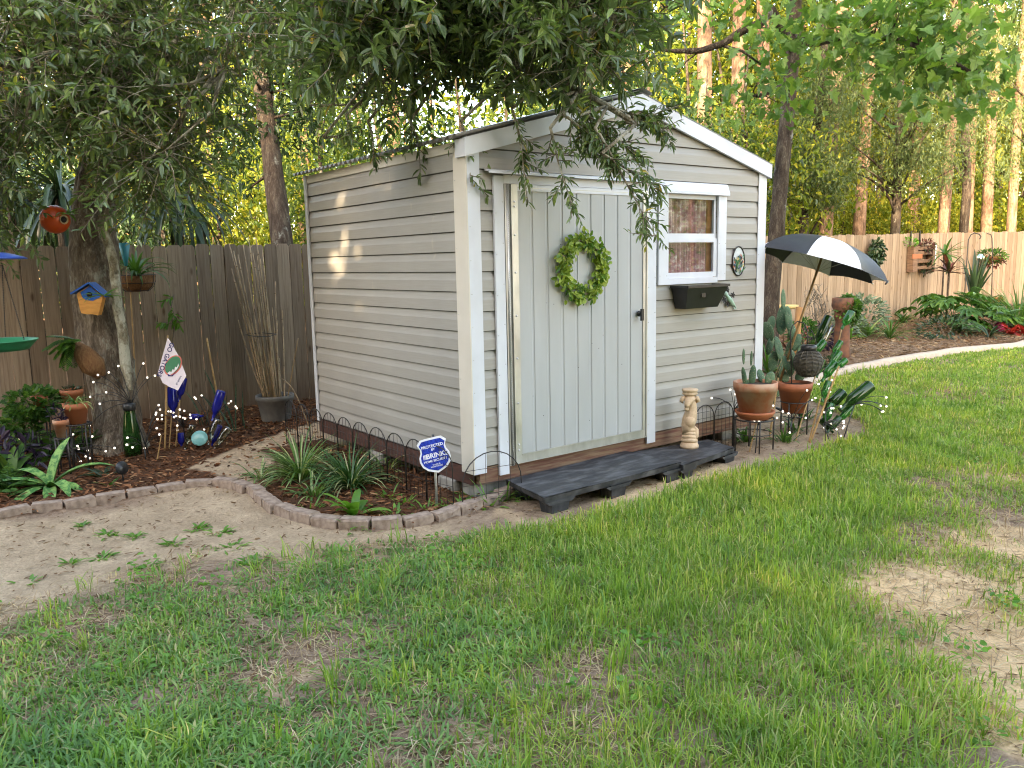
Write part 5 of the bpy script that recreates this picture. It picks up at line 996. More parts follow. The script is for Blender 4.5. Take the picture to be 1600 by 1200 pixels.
mb = MB(); mb.tube([cL+np.array([0, 0, 50*kL])+RX*kL*10*math.cos(q)+UP*kL*24*math.sin(q) for q in np.linspace(0, PI, 13)], .003, 5); mb.build('carry_handle', m_iron, la)
hk = gp(1238, 668); dh = dL+.06; mb = MB(); mb.tube([np.array([*U(1238, 668, dh)[:2], 0]), U(1236, 560, dh), U(1235, 520, dh), U(1238, 509, dh), U(1246, 502, dh), U(1256, 505, dh), U(1261, 516, dh), U(1262, 530, dh), U(1262, 541, dh)], .0055, 7); tag(mb.build('shepherd_crook', m_iron, None, hk), 'black shepherd crook carrying the wicker lantern', 'garden hook')
# umbrella on its wooden pole
dU = dB+.02; kU = dU/F; bot = U(1221, 588, dU); topu = U(1302, 349, dU-.17); ax = nrm(topu-bot); um = thing('umbrella', bot, 'black and white panelled umbrella shading the cactus pots on a wooden pole', 'umbrella')
mb = MB(); mb.tube([bot-ax*.15, bot+(topu-bot)*.9], .0105, 10); mb.build('pole', m_pole, um); mb = MB(); mb.tube([bot+(topu-bot)*.86, topu], [.005, .003], 6); mb.build('tip', m_bamboo, um)
apex = bot+(topu-bot)*.905; Ru = .575; Hs = .245; e1 = nrm(RX-ax*(RX @ ax)); e2 = np.cross(ax, e1); NR = 8; ph = .244
def ribp(i, t): q = ph+2*PI*i/NR; return apex+(e1*math.cos(q)+e2*math.sin(q))*Ru*math.sin(t*1.18)/math.sin(1.18)-ax*Hs*(1-math.cos(t*1.18))/(1-math.cos(1.18))
for i in range(NR):
    mb = MB(); V = []; nt_, ns = 8, 6
    for a in range(nt_+1):
        t = a/nt_; p, q = ribp(i, t), ribp(i+1, t)
        for b_ in range(ns+1):
            s = b_/ns; x = p*(1-s)+q*s; out = nrm(x-apex+ax*.6*t); V.append(x-nrm(x-(apex-ax*((apex-x) @ ax)))*.055*t*t*4*s*(1-s)+ax*.012*math.sin(PI*s)*t)
    Fq = [(a*(ns+1)+b_, a*(ns+1)+b_+1, (a+1)*(ns+1)+b_+1, (a+1)*(ns+1)+b_) for a in range(nt_) for b_ in range(ns)]
    mb.add(V, Fq, 0, True); mb.build('canopy_panel', [m_umbk, m_umbw][i % 2], um)
    mb = MB(); mb.tube([ribp(i, t)-ax*.004 for t in np.linspace(0, 1.0, 9)], .0022, 5); mb.ball(ribp(i, 1.0), .007, 6, 5); mb.build('rib', m_galv, um)
hub_ = apex-ax*.30
for i in range(NR): mb = MB(); mb.tube([hub_, ribp(i, .5)-ax*.005], .0018, 4); mb.build('strut', m_galv, um)
mb = MB(); mb.tube([ribp(7, .98)-ax*.0+FW*-.005, ribp(7, .98)-UP*.03-RX*.03-FW*.02], .008, 5); mb.build('strap', m_umbk, um)
# green bottles on stakes
GB = 'green bottles on stakes in the bottle garden'; d0 = dep(gp(1290, 680))
bl = [((1295, 494), (1272, 545), m_darkg, 'long dark olive bottle with a pale streak, uppermost of the leaning bottles', .5, 1.0), ((1297, 511), (1281, 546), m_clear, 'pale greenish bottle just below the uppermost dark bottle', .45, 1.0), ((1288, 533), (1270, 556), m_greeng, 'green bottle upright above the wicker lantern', .35, 1.5), ((1331, 487), (1315, 514), m_greeng, 'green bottle highest on its own bamboo stake', .6, 1.6),
      ((1314, 533), (1299, 557), m_greeng, 'green bottle second down the right hand fan', .3, 1.3), ((1312, 549), (1294, 578), m_greeng, 'green bottle third down the right hand fan', .25, 1.3), ((1305, 566), (1284, 596), m_greeng, 'wide green bottle right of the wicker lantern', .15, 1.5), ((1322, 562), (1305, 576), m_greeng, 'small green bottle at the tip of the lower bamboo stake', .1, 1.8), ((1286, 562), (1276, 590), m_greeng, 'green bottle half hidden behind the wicker lantern', .35, 1.2),
      ((1361, 601), (1312, 641), m_darkg, 'big dark green bottle pointing out over the lawn', -.1, 1.25), ((1318, 612), (1290, 640), m_darkg, 'olive bottle behind the big dark one', .0, 1.7), ((1296, 596), (1284, 628), m_greeng, 'green bottle upside down on the front bamboo stake', -.12, 1.5), ((1298, 630), (1288, 665), m_greeng, 'green bottle low in the middle of the bottle garden', -.05, 1.5), ((1330, 634), (1308, 662), m_greeng, 'green bottle low under the big dark one', -.05, 1.2), ((1282, 655), (1302, 676), m_darkg, 'dark bottle lying on the ground under the fan', -.02, 1.5), ((1312, 652), (1292, 676), m_darkg, 'dark green bottle leaning at ground level', -.1, 1.5)]
for a, c, m, lb, dd, kk in bl: bottle(U(*a, d0+dd), U(*c, d0+dd-.02), m, lb, None, GB, kk)
GC = 'bamboo stakes of the bottle garden'
for a, c, dd, r, lb in (((1264, 692), (1311, 572), -.2, .009, 'bright bamboo stake holding the small lowest bottle'), ((1283, 650), (1317, 505), .5, .007, 'bamboo stake holding the highest green bottle'), ((1242, 688), (1282, 560), .2, .007, 'bamboo stake crossing behind the wicker lantern'), ((1202, 682), (1216, 590), .1, .008, 'bamboo stake between the two terracotta pots'), ((1170, 706), (1183, 655), -.25, .005, 'thin pale stake in front of the pot stand'), ((1230, 676), (1258, 610), .1, .006, 'slim stake right of the smaller pot'), ((1263, 690), (1282, 622), -.1, .008, 'short stake under the upside-down green bottle'), ((1295, 676), (1345, 610), -.1, .008, 'stake under the big dark green bottle')):
    q = gp(*a); e = U(*c, max(dep(q)+.05, d0+dd-.03) if dd > .15 else dep(q)); cane('bamboo_stake', q-np.array([0, 0, .03]), e, r, m_bamboo, lb, 'garden stake', GC)
for i, (u, v, cu, cv, bs, lb) in enumerate(((1146, 700, 1147, 640, [(1141, 609), (1149, 616), (1112, 622), (1178, 617), (1200, 613), (1186, 633), (1191, 632)], 'firefly light in front of the larger cactus pot'), (1180, 708, 1184, 665, [(1179, 657), (1186, 658), (1205, 629), (1208, 634), (1205, 632), (1214, 653), (1223, 643)], 'firefly light below the larger cactus pot'), (1232, 690, 1238, 655, [(1223, 660), (1234, 676), (1232, 646), (1261, 610), (1269, 625), (1274, 622), (1259, 653)], 'firefly light under the smaller pot'),
        (1290, 690, 1290, 640, [(1300, 594), (1279, 600), (1296, 607), (1297, 612), (1288, 644), (1298, 645), (1302, 638), (1299, 638), (1314, 635), (1288, 668), (1298, 662)], 'firefly light among the green bottles'), (1315, 690, 1335, 632, [(1385, 621), (1376, 634), (1385, 635), (1378, 643), (1380, 643), (1346, 632)], 'firefly light sticking out right over the lawn'), (1300, 692, 1286, 662, [(1318, 658), (1318, 661), (1319, 666), (1317, 669), (1307, 671), (1314, 681)], 'firefly light low in front of the bottles'))):
    g = gp(u, v); firefly(g, U(cu, cv, dep(g)), [U(a, b_, dep(g)+rnd(-.12, .12)) for a, b_ in bs], lb)
# plants around the pots' feet
for i, (u, v, lb) in enumerate(((1245, 672, 'dark leafy plant under the smaller terracotta pot'), (1225, 690, 'small green weed between the pot stands'), (1165, 690, 'small weed under the larger pot stand'), (1255, 655, 'weedy green plant behind the stakes'))):
    plant('weed', gp(u, v), [m_green], lb, 'weed', 'weeds round the pot stands', lambda mb, b: rosette(mb, b, 22, .16, .02, (.3, 1.4), (.3, 1.4), spread=.08))
for u, v, lb in ((1140, 683, 'black solar lamp on the ground by the wire border at the shed front'), (1250, 655, 'black solar lamp tilted between the two pot stands'), (1220, 655, 'flat black solar panel left of the tilted lamp')):
    c = gp(u, v); o = thing('solar_light', c, lb, 'garden light', 'small black solar lights at the shed corner'); mb = MB(); mb.lathe([(.0, -.01), (.055, -.008), (.055, .008), (0, .012)], c+np.array([0, 0, .09]), 16, 0, rot_to((.3, -.3, 1))); mb.build('solar_panel', m_black, o); mb = MB(); mb.tube([c-np.array([0, 0, .03]), c+np.array([0, 0, .09])], .006, 5); mb.build('spike', m_black, o)
# ------------------------------------------------------------------ things between shed and fence on the right
gt = gp(1222, 545); d = dep(gt); k = d/F; yt = thing('garden_table', gt, 'small round pale yellow wooden table behind the prickly pear', 'table'); zt = CAM[2]+(ray(1226, 481)*d)[2]; mb = MB(); mb.lathe([(0, 0), (22*k, 0), (22.5*k, 5*k), (0, 5*k)], (gt[0], gt[1], zt), 26); mb.build('tabletop', m_yellow, yt)
for q in (.5, 2.6, 4.7): mb = MB(); mb.tube([(gt[0]+.12*math.cos(q), gt[1]+.12*math.sin(q), zt), (gt[0]+.2*math.cos(q), gt[1]+.2*math.sin(q), float(hgt(gt[0]))-.03)], .014, 6); mb.build('leg', m_wood, yt)
gq = gp(1314, 558); d = dep(gq); k = d/F; tp = thing('chimney_planter', gq, 'tall rusty clay chimney planter with ivy beside the fence', 'planter'); mb = MB(); mb.lathe([(14*k, -.03), (14*k, 6*k), (11.5*k, 20*k), (12*k, 40*k), (10*k, 55*k), (13*k, 62*k), (12*k, 70*k), (17*k, 80*k), (16*k, 92*k), (13*k, 93*k), (12*k, 86*k), (0, 85*k)], gq, 20); mb.build('pot_body', M('rusty_clay', (.20, .075, .035), (.06, .03, .02), .8, 9, bmp=.3), tp)
plant('ivy', gq+np.array([0, 0, 84*k]), [m_green, m_twig], 'dark ivy trailing out of the tall chimney planter', 'plant', None, lambda mb, b: (bushy(mb, b+RX*8*k-np.array([0, 0, 10*k]), (17*k, 15*k, 20*k), 420, .085, .06, LEAF, 0, 5, 1)))
gw = gp(1273, 555); d = dep(gw); wt = MB()
for i in range(34): c0 = U(rnd(1262, 1288), rnd(455, 500), d+rnd(-.1, .1)); P = [c0+np.array([.09*math.cos(q+i), .07*math.sin(q*1.3+i), .11*math.sin(q+2*i)])*rnd(.7, 1.2) for q in np.linspace(0, 3.6, 8)]; wt.tube(P, .0045, 4)
wt.tube([gw, U(1275, 500, d), U(1272, 470, d)], .012, 6); wt.tube([U(1272, 475, d), U(1281, 447, d)], .006, 5); wt.tube([U(1268, 480, d), U(1262, 452, d)], .006, 5)
tag(wt.build('twig_sculpture', m_twig, None, gw), 'curly dark twig sculpture in front of the fence near the umbrella', 'ornament')
RB = 'plants in the right corner bed behind the pots'
for i, (u, v, dv, R, m, n, L, w, lb) in enumerate(((1255, 560, 52, (22, 30), m_green, 420, .09, .04, 'green bush left of the twig sculpture'), (1285, 548, 34, (20, 20), m_purple, 220, .10, .035, 'dark purple bush under the twig sculpture'), (1268, 540, 20, (12, 16), m_red, 60, .08, .03, 'red-leaved plant behind the umbrella pole'), (1245, 530, 22, (10, 18), m_croton, 60, .12, .04, 'bronze-red plant left of the umbrella pole'), (1300, 585, 20, (14, 16), m_strapdark, 200, .07, .03, 'dark low bush behind the green bottles'))):
    g = gp(u, v); d = dep(g); k = d/F; plant('bush', g, [m, m_twig], lb, 'bush', RB, lambda mb, b: bushy(mb, b+np.array([0, 0, dv*k*.6]), (R[0]*k, R[0]*k, R[1]*k), n, L, w, LEAF, 0, 8, 1))
plant('bromeliad', gp(1230, 560), [m_croton], 'red bromeliad beside the yellow table', 'plant', None, lambda mb, b: rosette(mb, b+np.array([0, 0, .1]), 12, .25, .04, (.5, 1.3), (.4, 1.)))
o = thing('wooden_post', gp(1240, 575), 'short leaning orange-brown wooden post beside the umbrella pole', 'post'); mb = MB(); g = gp(1240, 575); d = dep(g); mb.tube([g-np.array([0, 0, .05]), U(1249, 480, d)], [.05, .045], 10); mb.build('post', M('post_wood', (.34, .17, .06), (.22, .1, .04), .8, 5, (3, 3, .5), .3), o)
SB = 'plants along the right fence bed'
def bedplant(name, u, v, mats, lb, fn, cat='plant'): return plant(name, gp(u, v), mats, lb, cat, SB, fn)
for u, v, r, n, lb in ((1345, 520, .45, 520, 'silver-grey bush at the fence right of the chimney planter'), (1325, 528, .28, 220, 'smaller silver-grey bush nearer the bottles')):
    bedplant('silver_bush', u, v, [m_silver, m_twig], lb, lambda mb, b: bushy(mb, b+np.array([0, 0, r*.75]), (r, r, r*.8), n, .12, .05, LEAF, 0, 12, 1, .8), 'bush')
bedplant('variegated_ginger', 1355, 525, [m_vari], 'yellow-striped broad plant in front of the silver bush', lambda mb, b: rosette(mb, b, 22, .45, .07, (.4, 1.3), (.5, 1.4), fold=.1, taper=[.2, .8, 1, .6, .03]))
bedplant('variegated_ginger', 1328, 530, [m_bright], 'light green strappy plant behind the green bottles', lambda mb, b: rosette(mb, b, 20, .42, .05, (.3, 1.2), (.5, 1.6)))
bedplant('daylily_clump', 1390, 530, [m_strap], 'arching strap-leaved clump at the front of the right bed', lambda mb, b: rosette(mb, b, 60, .62, .022, (.5, 1.4), (.8, 2.)))
bedplant('daylily_clump', 1410, 505, [m_strap], 'low green clump beside the fence foot', lambda mb, b: rosette(mb, b, 40, .42, .025, (.4, 1.4), (.8, 2.)))
bedplant('philodendron', 1490, 518, [m_green], 'big split-leaf philodendron in the middle of the right bed', lambda mb, b: lobed(mb, b, 22, .8, .30))
bedplant('philodendron', 1462, 505, [m_green], 'split-leaf philodendron at the left of the big one', lambda mb, b: lobed(mb, b, 10, .75, .27))
bedplant('philodendron', 1496, 522, [m_green], 'low split-leaf philodendron spreading over the pine straw', lambda mb, b: lobed(mb, b, 8, .4, .26, az=(-2.6, -.3)))
bedplant('cordyline', 1478, 505, [m_croton, m_darkbark], 'bronze spiky cordyline standing against the fence', lambda mb, b: (mb.tube([b, b+np.array([0, 0, 1.0])], .02, 6, 1), rosette(mb, b+np.array([0, 0, 1.0]), 24, .50, .055, (-.1, 1.4), (.4, 1.2))))
bedplant('dracaena', 1470, 498, [m_strap, m_darkbark], 'green tufted dracaena standing tallest against the fence', lambda mb, b: (mb.tube([b, b+np.array([0, 0, 1.35])], .02, 6, 1), rosette(mb, b+np.array([0, 0, 1.35]), 30, .5, .05, (-.3, 1.3), (.4, 1.4))))
bedplant('agave', 1518, 505, [m_strapdark], 'dark upright spiky agave by the shepherd hook', lambda mb, b: rosette(mb, b+np.array([0, 0, .4]), 16, 1.1, .10, (1.0, 1.5), (.0, .25), fold=.3, taper=[.9, 1, .7, .4, .03]))
bedplant('fern', 1540, 510, [m_strap], 'feathery arching palm-like fern at the right of the agave', lambda mb, b: fern(mb, b+np.array([0, 0, .2]), 16, .8, .22, (.5, 1.3), (.9, 1.7), pin=.09, k=22))
bedplant('fern', 1560, 520, [m_green], 'spreading fern in front of the hanging basket', lambda mb, b: fern(mb, b+np.array([0, 0, .15]), 14, .7, .17, (.4, 1.2), (.9, 1.7), pin=.08, k=20))
bedplant('ornamental_grass', 1590, 512, [m_strap], 'tall fine ornamental grass at the right edge of the photo', lambda mb, b: rosette(mb, b, 110, 1.1, .022, (.8, 1.5), (.5, 1.8), spread=.2))
bedplant('bromeliad', 1580, 523, [m_red], 'bright red bromeliad at the right end of the bed', lambda mb, b: rosette(mb, b, 20, .35, .07, (.2, 1.2), (.3, 1.2)))
bedplant('bromeliad', 1600, 523, [m_red], 'second red bromeliad at the photo edge', lambda mb, b: rosette(mb, b, 20, .38, .07, (.2, 1.2), (.3, 1.2)))
bedplant('bromeliad', 1545, 528, [m_strapdark], 'dark low rosette left of the pink ball', lambda mb, b: rosette(mb, b, 24, .4, .03, (.2, 1.2), (.4, 1.4)))
bedplant('bush', 1480, 527, [m_strapdark, m_twig], 'low dark shrubby growth at the front foot of the philodendron', lambda mb, b: bushy(mb, b+np.array([0, 0, .15]), (.7, .4, .2), 300, .1, .04, LEAF, 0, 6, 1), 'bush')
g = gp(1562, 520); tag(MB().lathe([(0, 0), (.05, .0), (.09, .05), (.10, .10), (.09, .15), (.05, .19), (0, .2)], g, 18).build('gazing_ball', m_pink, None, g), 'small bright pink ball on the ground among the bromeliads', 'garden ball')
g = gp(1553, 495); pot(g, .10, .16, .42, m_terra, 'small terracotta pot beside the fern at the right', group='x')['group'] = 'pots'
for a_ in [x for x in SC.objects if x.get('group') in ('x', 'pots')]: del a_['group']
def fy(u, v, o=-.08): return py(u, v, FY+o)
def fk(u, v): return dep(fy(u, v))/F
wc = fy(1365, 397); R = 19*fk(1365, 397); w2 = wreath(wc, R*.62, R*.5, 340, m_strapdark, 'small dark green oval wreath hanging on the right fence', .10, None, (0, -1, 0), 1.05)
k = fk(1440, 400); pp = thing('pallet_planter', fy(1437, 400), 'small rustic pallet planter box hung on the fence with trailing plants', 'planter'); mb = MB()
def fr_(u0, v0, u1, v1, y0, y1, m=0): a = py(u0, v1, FY+y0); b = py(u1, v0, FY+y0); mb.box((a[0], FY+y0-y1, a[2]), (b[0], FY+y0, b[2]), m)
fr_(1416, 384, 1425, 425, -.02, .14); mb.build('side_board', m_wood, pp); mb = MB(); fr_(1446, 384, 1452, 424, -.02, .14); mb.build('side_board', m_wood, pp); mb = MB()
for v in (385, 392, 405, 415): fr_(1424, v, 1448, v+6, -.03, .12)
mb.build('slat', m_wood, pp); mb = MB(); fr_(1425, 397, 1440, 404, -.15, .02); mb.build('trough', m_terra, pp)
for u in (1423, 1437):
    mb = MB(); a = py(u, 384, FY-.03); b = py(u, 361, FY-.03); mb.box((a[0]-.02, FY-.035, a[2]), (a[0]+.02, FY-.02, b[2])); mb.build('hanging_strap', m_black, pp)
o = thing('white_plaque', fy(1455, 394), 'small white framed plaque on the fence beside the pallet planter', 'plaque'); mb = MB(); fr_(1451, 383, 1460, 405, -.03, .05); mb.build('panel', m_white, o); mb = MB(); c_ = py(1455.5, 397, FY-.085); mb.lathe([(.05, 0), (.0, .004)], c_, 12, 0, rot_to((0, -1, 0))); mb.build('motif', m_wood, o)
for u, v, R_, n, m, lb in ((1446, 384, (24, 8), 160, m_croton, 'trailing plants on top of the pallet planter'), (1449, 418, (12, 9), 90, m_strapdark, 'dark trailing plant at the foot of the pallet planter'), (1423, 378, (8, 6), 50, m_bright, 'pale green plant at the top left of the pallet planter')):
    plant('trailing_plant', fy(u, v, -.12), [m, m_twig], lb, 'plant', 'plants in the pallet planter', lambda mb, b: bushy(mb, b, (R_[0]*k, .12, R_[1]*k), n, .09, .035, LEAF, 0, 4, 1))
k = fk(1550, 398); h2 = thing('hanging_basket', fy(1550, 400, -.3), 'hanging basket of reddish foliage in front of the right fence', 'basket'); c = fy(1550, 412, -.35); mb = MB(); mb.lathe([(0, 0), (.12, .01), (.24, .12), (.26, .17), (.0, .16)], c, 20); mb.build('coir_liner', m_coir, h2)
plant('basket_plant', fy(1550, 400, -.35), [m_green, m_croton], 'bushy reddish green plant filling the fence hanging basket', 'plant', None, lambda mb, b: (bushy(mb, b, (20*k, .3, 9*k), 300, .10, .04, LEAF, 0, 0), bushy(mb, b-np.array([0, 0, .12]), (18*k, .28, 8*k), 200, .09, .03, LEAF, 1, 0)))
o = thing('gazing_ball', fy(1530, 404, -.5), 'shiny silver-green mirror ball hanging left of the fence basket', 'garden ball'); mb = MB(); mb.ball(fy(1530, 404, -.5), .115, 18, 12); mb.build('ball', m_silverball, o); mb = MB(); mb.tube([fy(1530, 398, -.5), fy(1530, 372, -.5)], .003, 4); mb.build('hanging_wire', m_iron, o)
for pts, lb in (([(1505, 505), (1509, 430), (1513, 375), (1517, 367), (1523, 364), (1530, 366), (1533, 370), (1531, 373)], 'black shepherd hook standing before the fence with a curled top'), ([(1548, 505), (1550, 440), (1551, 405), (1550, 372), (1548, 366), (1542, 365)], 'black shepherd hook carrying the fence hanging basket')):
    g = gp(pts[0][0], pts[0][1]); mb = MB(); d = dep(fy(pts[0][0], 450, -.5)); mb.tube([np.array([*U(*pts[0], d)[:2], 0.])]+[U(*p, d) for p in pts[1:]], .012, 6); tag(mb.build('shepherd_hook', m_iron, None, np.array([*U(*pts[0], d)[:2], 0.])), lb, 'garden hook', 'shepherd hooks by the right fence')
# ------------------------------------------------------------------ the big oak: trunk, limbs and overhanging crown
OD = dep(gp(185, 705))
oak = thing('oak_tree', gp(185, 705), 'big rough-barked oak with a leaning trunk and crown overhanging the shed', 'tree')
def trunkpath(spec, d): return [U(u, v, d+dd) for u, v, w, dd in spec], [w*.5*(d+dd)/F for u, v, w, dd in spec]
def densify(P, R, n):
    P = np.array(P); R = np.array(R); s = np.concatenate([[0], np.cumsum(np.linalg.norm(np.diff(P, axis=0), axis=1))]); q = np.linspace(0, s[-1], n)
    return np.stack([np.interp(q, s, P[:, i]) for i in range(3)], 1), np.interp(q, s, R)
def smooth(P, it=3):
    P = P.copy()
    for _ in range(it): P[1:-1] = .25*P[:-2]+.5*P[1:-1]+.25*P[2:]
    return P
def rough_tube(mb, P, R, n, amp, mat=0, seed=1):
    rs = np.random.RandomState(seed); k = len(P); a = rs.rand(k, n)-.5
    for _ in range(1): a = .5*a+.25*np.roll(a, 1, 1)+.25*np.vstack([a[:1], a[:-1]])
    T = nrm(np.gradient(P, axis=0)); N = nrm(np.cross(T, np.array([.3, 1, .1]))); B = np.cross(T, N); q = np.arange(n)*2*PI/n
    V = P[:, None]+(np.cos(q)[None, :, None]*N[:, None]+np.sin(q)[None, :, None]*B[:, None])*(R[:, None]*(1+amp*2*a))[:, :, None]
    mb.add(V.reshape(-1, 3), [(i*n+j, i*n+(j+1) % n, (i+1)*n+(j+1) % n, (i+1)*n+j) for i in range(k-1) for j in range(n)], mat, True)
tp_, tr_ = trunkpath([(187, 712, 104, 0), (187, 700, 86, 0), (186, 660, 66, 0), (182, 620, 60, 0), (174, 570, 64, 0), (164, 520, 66, 0), (153, 470, 68, 0), (148, 410, 72, 0), (146, 350, 64, 0), (152, 300, 58, .05), (162, 240, 54, .1), (170, 170, 50, .15), (176, 60, 46, .2), (180, -120, 42, .3), (186, -400, 36, .4)], OD)
P, R = densify(tp_, tr_, 130); mb = MB(); rough_tube(mb, smooth(P, 6), R, 30, .10); mb.build('trunk', m_oak, oak)
lp, lr = trunkpath([(203, 610, 8, -.25), (196, 570, 16, -.24), (192, 520, 15, -.26), (184, 485, 15, -.28), (181, 450, 15, -.29), (178, 415, 14, -.3), (172, 385, 14, -.3), (160, 362, 14, -.3), (158, 345, 14, -.3), (167, 325, 15, -.3), (165, 305, 15, -.3), (152, 285, 14, -.25), (142, 262, 13, -.2), (140, 230, 12, -.15)], OD)
P, R = densify(lp, lr, 60); mb = MB(); rough_tube(mb, smooth(P, 2), R, 12, .10, seed=4); mb.tube([U(167, 322, OD-.3), U(176, 314, OD-.32), U(181, 310, OD-.33)], [.02, .012, .005], 6); mb.build('branch', m_lich, oak)
lp, lr = trunkpath([(160, 705, 20, .1), (158, 640, 26, .1), (150, 590, 26, .1), (132, 540, 20, .15), (124, 480, 22, .18), (118, 400, 20, .2), (122, 330, 22, .2), (130, 270, 20, .2), (148, 220, 20, .2)], OD)
P, R = densify(lp, lr, 40); mb = MB(); rough_tube(mb, smooth(P, 2), R, 12, .12, seed=6); mb.build('side_stem', m_oak, oak)
SH = U(178, -60, OD+.25)
limbs = [[SH, U(300, -120, 6.8), U(480, -60, 6.0), U(640, 40, 5.5), U(770, 90, 5.3), U(900, 130, 5.1), U(985, 190, 5.0)],
         [SH, U(330, -180, 6.4), U(560, -130, 5.6), U(760, -60, 5.1), U(900, 0, 4.9), U(990, 70, 4.9)],
         [SH, U(200, -200, 6.2), U(350, -220, 5.0), U(600, -250, 4.4), U(800, -200, 4.2)],
         [U(172, 160, OD+.15), U(150, 70, 6.9), U(100, 75, 6.6), U(40, 95, 6.3), U(-60, 120, 6.2)],
         [U(172, 150, OD+.15), U(215, 35, 6.7), U(165, 72, 6.3), U(110, 72, 6.1), U(60, 86, 6.0)],
         [U(174, 110, OD+.15), U(240, 60, 6.6), U(300, 90, 6.3), U(350, 120, 6.2)],
         [SH, U(80, -150, 6.4), U(-80, -150, 5.8), U(-250, -80, 5.4)],
         [SH, U(190, -400, 7.5), U(240, -700, 7.6)], [SH, U(60, -300, 7.8), U(-100, -450, 8.2)], [SH, U(340, -350, 8.2), U(450, -500, 8.8)]]
mb = MB(); LB = []
for i, L in enumerate(limbs):
    P, R = densify(L, np.linspace(.075 if i not in (4, 5) else .03, .014, len(L)), 26); P = smooth(P, 5); P += np.cumsum(RS.normal(0, .006, P.shape), 0); mb.tube(P, R, 8); LB.append(P[3:])
LBp = np.vstack(LB)
# crown clusters: (pixel region, depth range) -> real 3-D volume over the yard
def inpoly(n, poly, d0, d1):
    P = np.array(poly, float); out = []
    while len(out) < n:
        q = np.array([[rnd(P[:, 0].min(), P[:, 0].max()), rnd(P[:, 1].min(), P[:, 1].max())]])
        if inside(q, P)[0]: out.append(U(q[0, 0], q[0, 1], rnd(d0, d1)))
    return np.array(out)
CA = inpoly(138, [(-180, -120), (330, -120), (345, 20), (335, 120), (325, 210), (300, 235), (270, 300), (225, 330), (190, 285), (130, 280), (105, 225), (60, 225), (40, 300), (0, 330), (-180, 330)], 5.7, 7.0)
CB = inpoly(102, [(470, -140), (1000, -140), (1005, 40), (985, 95), (915, 120), (840, 100), (760, 105), (700, 115), (600, 140), (555, 150), (520, 90), (500, 40)], 4.7, 5.7)
CA = np.array([c for c in CA if not (dep(c) < 6.75 and math.hypot(proj(c)[0]-92, proj(c)[1]-325) < 105)])
CA = np.vstack([CA, inpoly(30, [(115, 20), (300, 20), (290, 200), (240, 290), (185, 270), (120, 250)], 6.0, 6.7)])
CB2 = inpoly(36, [(330, -140), (520, -140), (520, 60), (480, 40), (430, 30), (350, 60)], 5.6, 6.8)
CTOP = inpoly(22, [(-250, -700), (1100, -700), (1050, -130), (-250, -130)], 5.2, 8.5)
def near_limb(c): return LBp[np.argmin(((LBp-c)**2).sum(1))]
lf = MB()
def clump(c, n, rad, L, w, down=.06, K=13, tl=(.18, .36)):
    a = near_limb(c); m_ = (a+c)/2+RS.normal(0, .06, 3); mb.tube([a, m_, c], [.014, .010, .005], 5)
    o = c+RS.normal(0, rad, (n, 3))*np.array([1, 1, .75]); uu, vv, _ = proj(o); o = o[~((np.abs(uu-90) < 55) & (vv > 215) & (vv < 400)) & ~((np.abs(uu-205) < 30) & (vv > 330))]; n = len(o)
    if n < 2: return
    d = nrm(o-c)*.9+nrm(c-a)*.5+RS.normal(0, .4, (n, 3))+np.array([0, 0, -down])
    sticks(mb, np.tile(c, (n, 1))+(o-c)*.1, o, .004); twigs(lf, o, d, RS.uniform(*tl, n), K, L, w, LEAF, 0, 1, 1.05, .0)
for c in CA: clump(c, 15, .20, .082, .027)
for c in CB2: clump(c, 12, .20, .07, .021)
CB = np.array([c for c in CB if proj(c)[1] < np.interp(proj(c)[0], [480, 560, 640, 720, 860, 900, 1010], [40, 140, 130, 85, 70, 120, 80])])
for c in CB: clump(c, 17, .16, .098, .029, .04, 13, (.12, .27))
for c in CTOP: clump(c, 13, .3, .085, .024)
# hanging sprays in front of the gable and door, one line per spray: start, end, depth
for (u0, v0), (u1, v1), d, n in (((800, 170), (822, 318), 4.95, 13), ((880, 180), (965, 262), 4.85, 26), ((930, 200), (1026, 372), 4.8, 22), ((720, 190), (735, 285), 5.0, 9), ((860, 200), (892, 315), 4.85, 14), ((575, 190), (582, 252), 5.3, 6), ((640, 190), (656, 255), 5.3, 6), ((905, 180), (925, 245), 4.9, 14), ((960, 170), (1040, 205), 5.0, 16), ((985, 175), (1010, 195), 5.0, 10), ((940, 240), (1030, 295), 4.8, 12), ((480, 165), (640, 160), 5.4, 4), ((505, 215), (560, 210), 5.3, 4), ((540, 180), (550, 240), 5.3, 5), ((975, 190), (1060, 165), 5.0, 8), ((890, 165), (990, 240), 4.95, 20), ((880, 150), (940, 215), 5.0, 14)):
    t = np.linspace(0, 1, 12); P = np.stack([U(u0+(u1-u0)*q+10*math.sin(PI*q)*(1 if v0 < 200 else -1)*.4, v0+(v1-v0)*q**1.15, d+.08*math.sin(3*q)) for q in t]); a = near_limb(P[0]); mb.tube(np.vstack([a[None], (a+P[0])[None]/2, P]), np.linspace(.012, .002, 14), 5)
    q = np.sort(RS.uniform(.08, 1, n)); o = np.stack([np.interp(q, t, P[:, i]) for i in range(3)], 1); T = nrm(P[-1]-P[0]); twigs(lf, o, T*.8+RS.normal(0, .45, (n, 3)), RS.uniform(.08, .17, n), 9, .062, .019, LEAF, 0, 1, .9, .3)
mb.build('limbs', m_lich, oak); lf.build('crown', [m_oakleaf, m_twig], oak)
print('oak leaf faces', sum(len(f) for f, _, _ in lf.f))
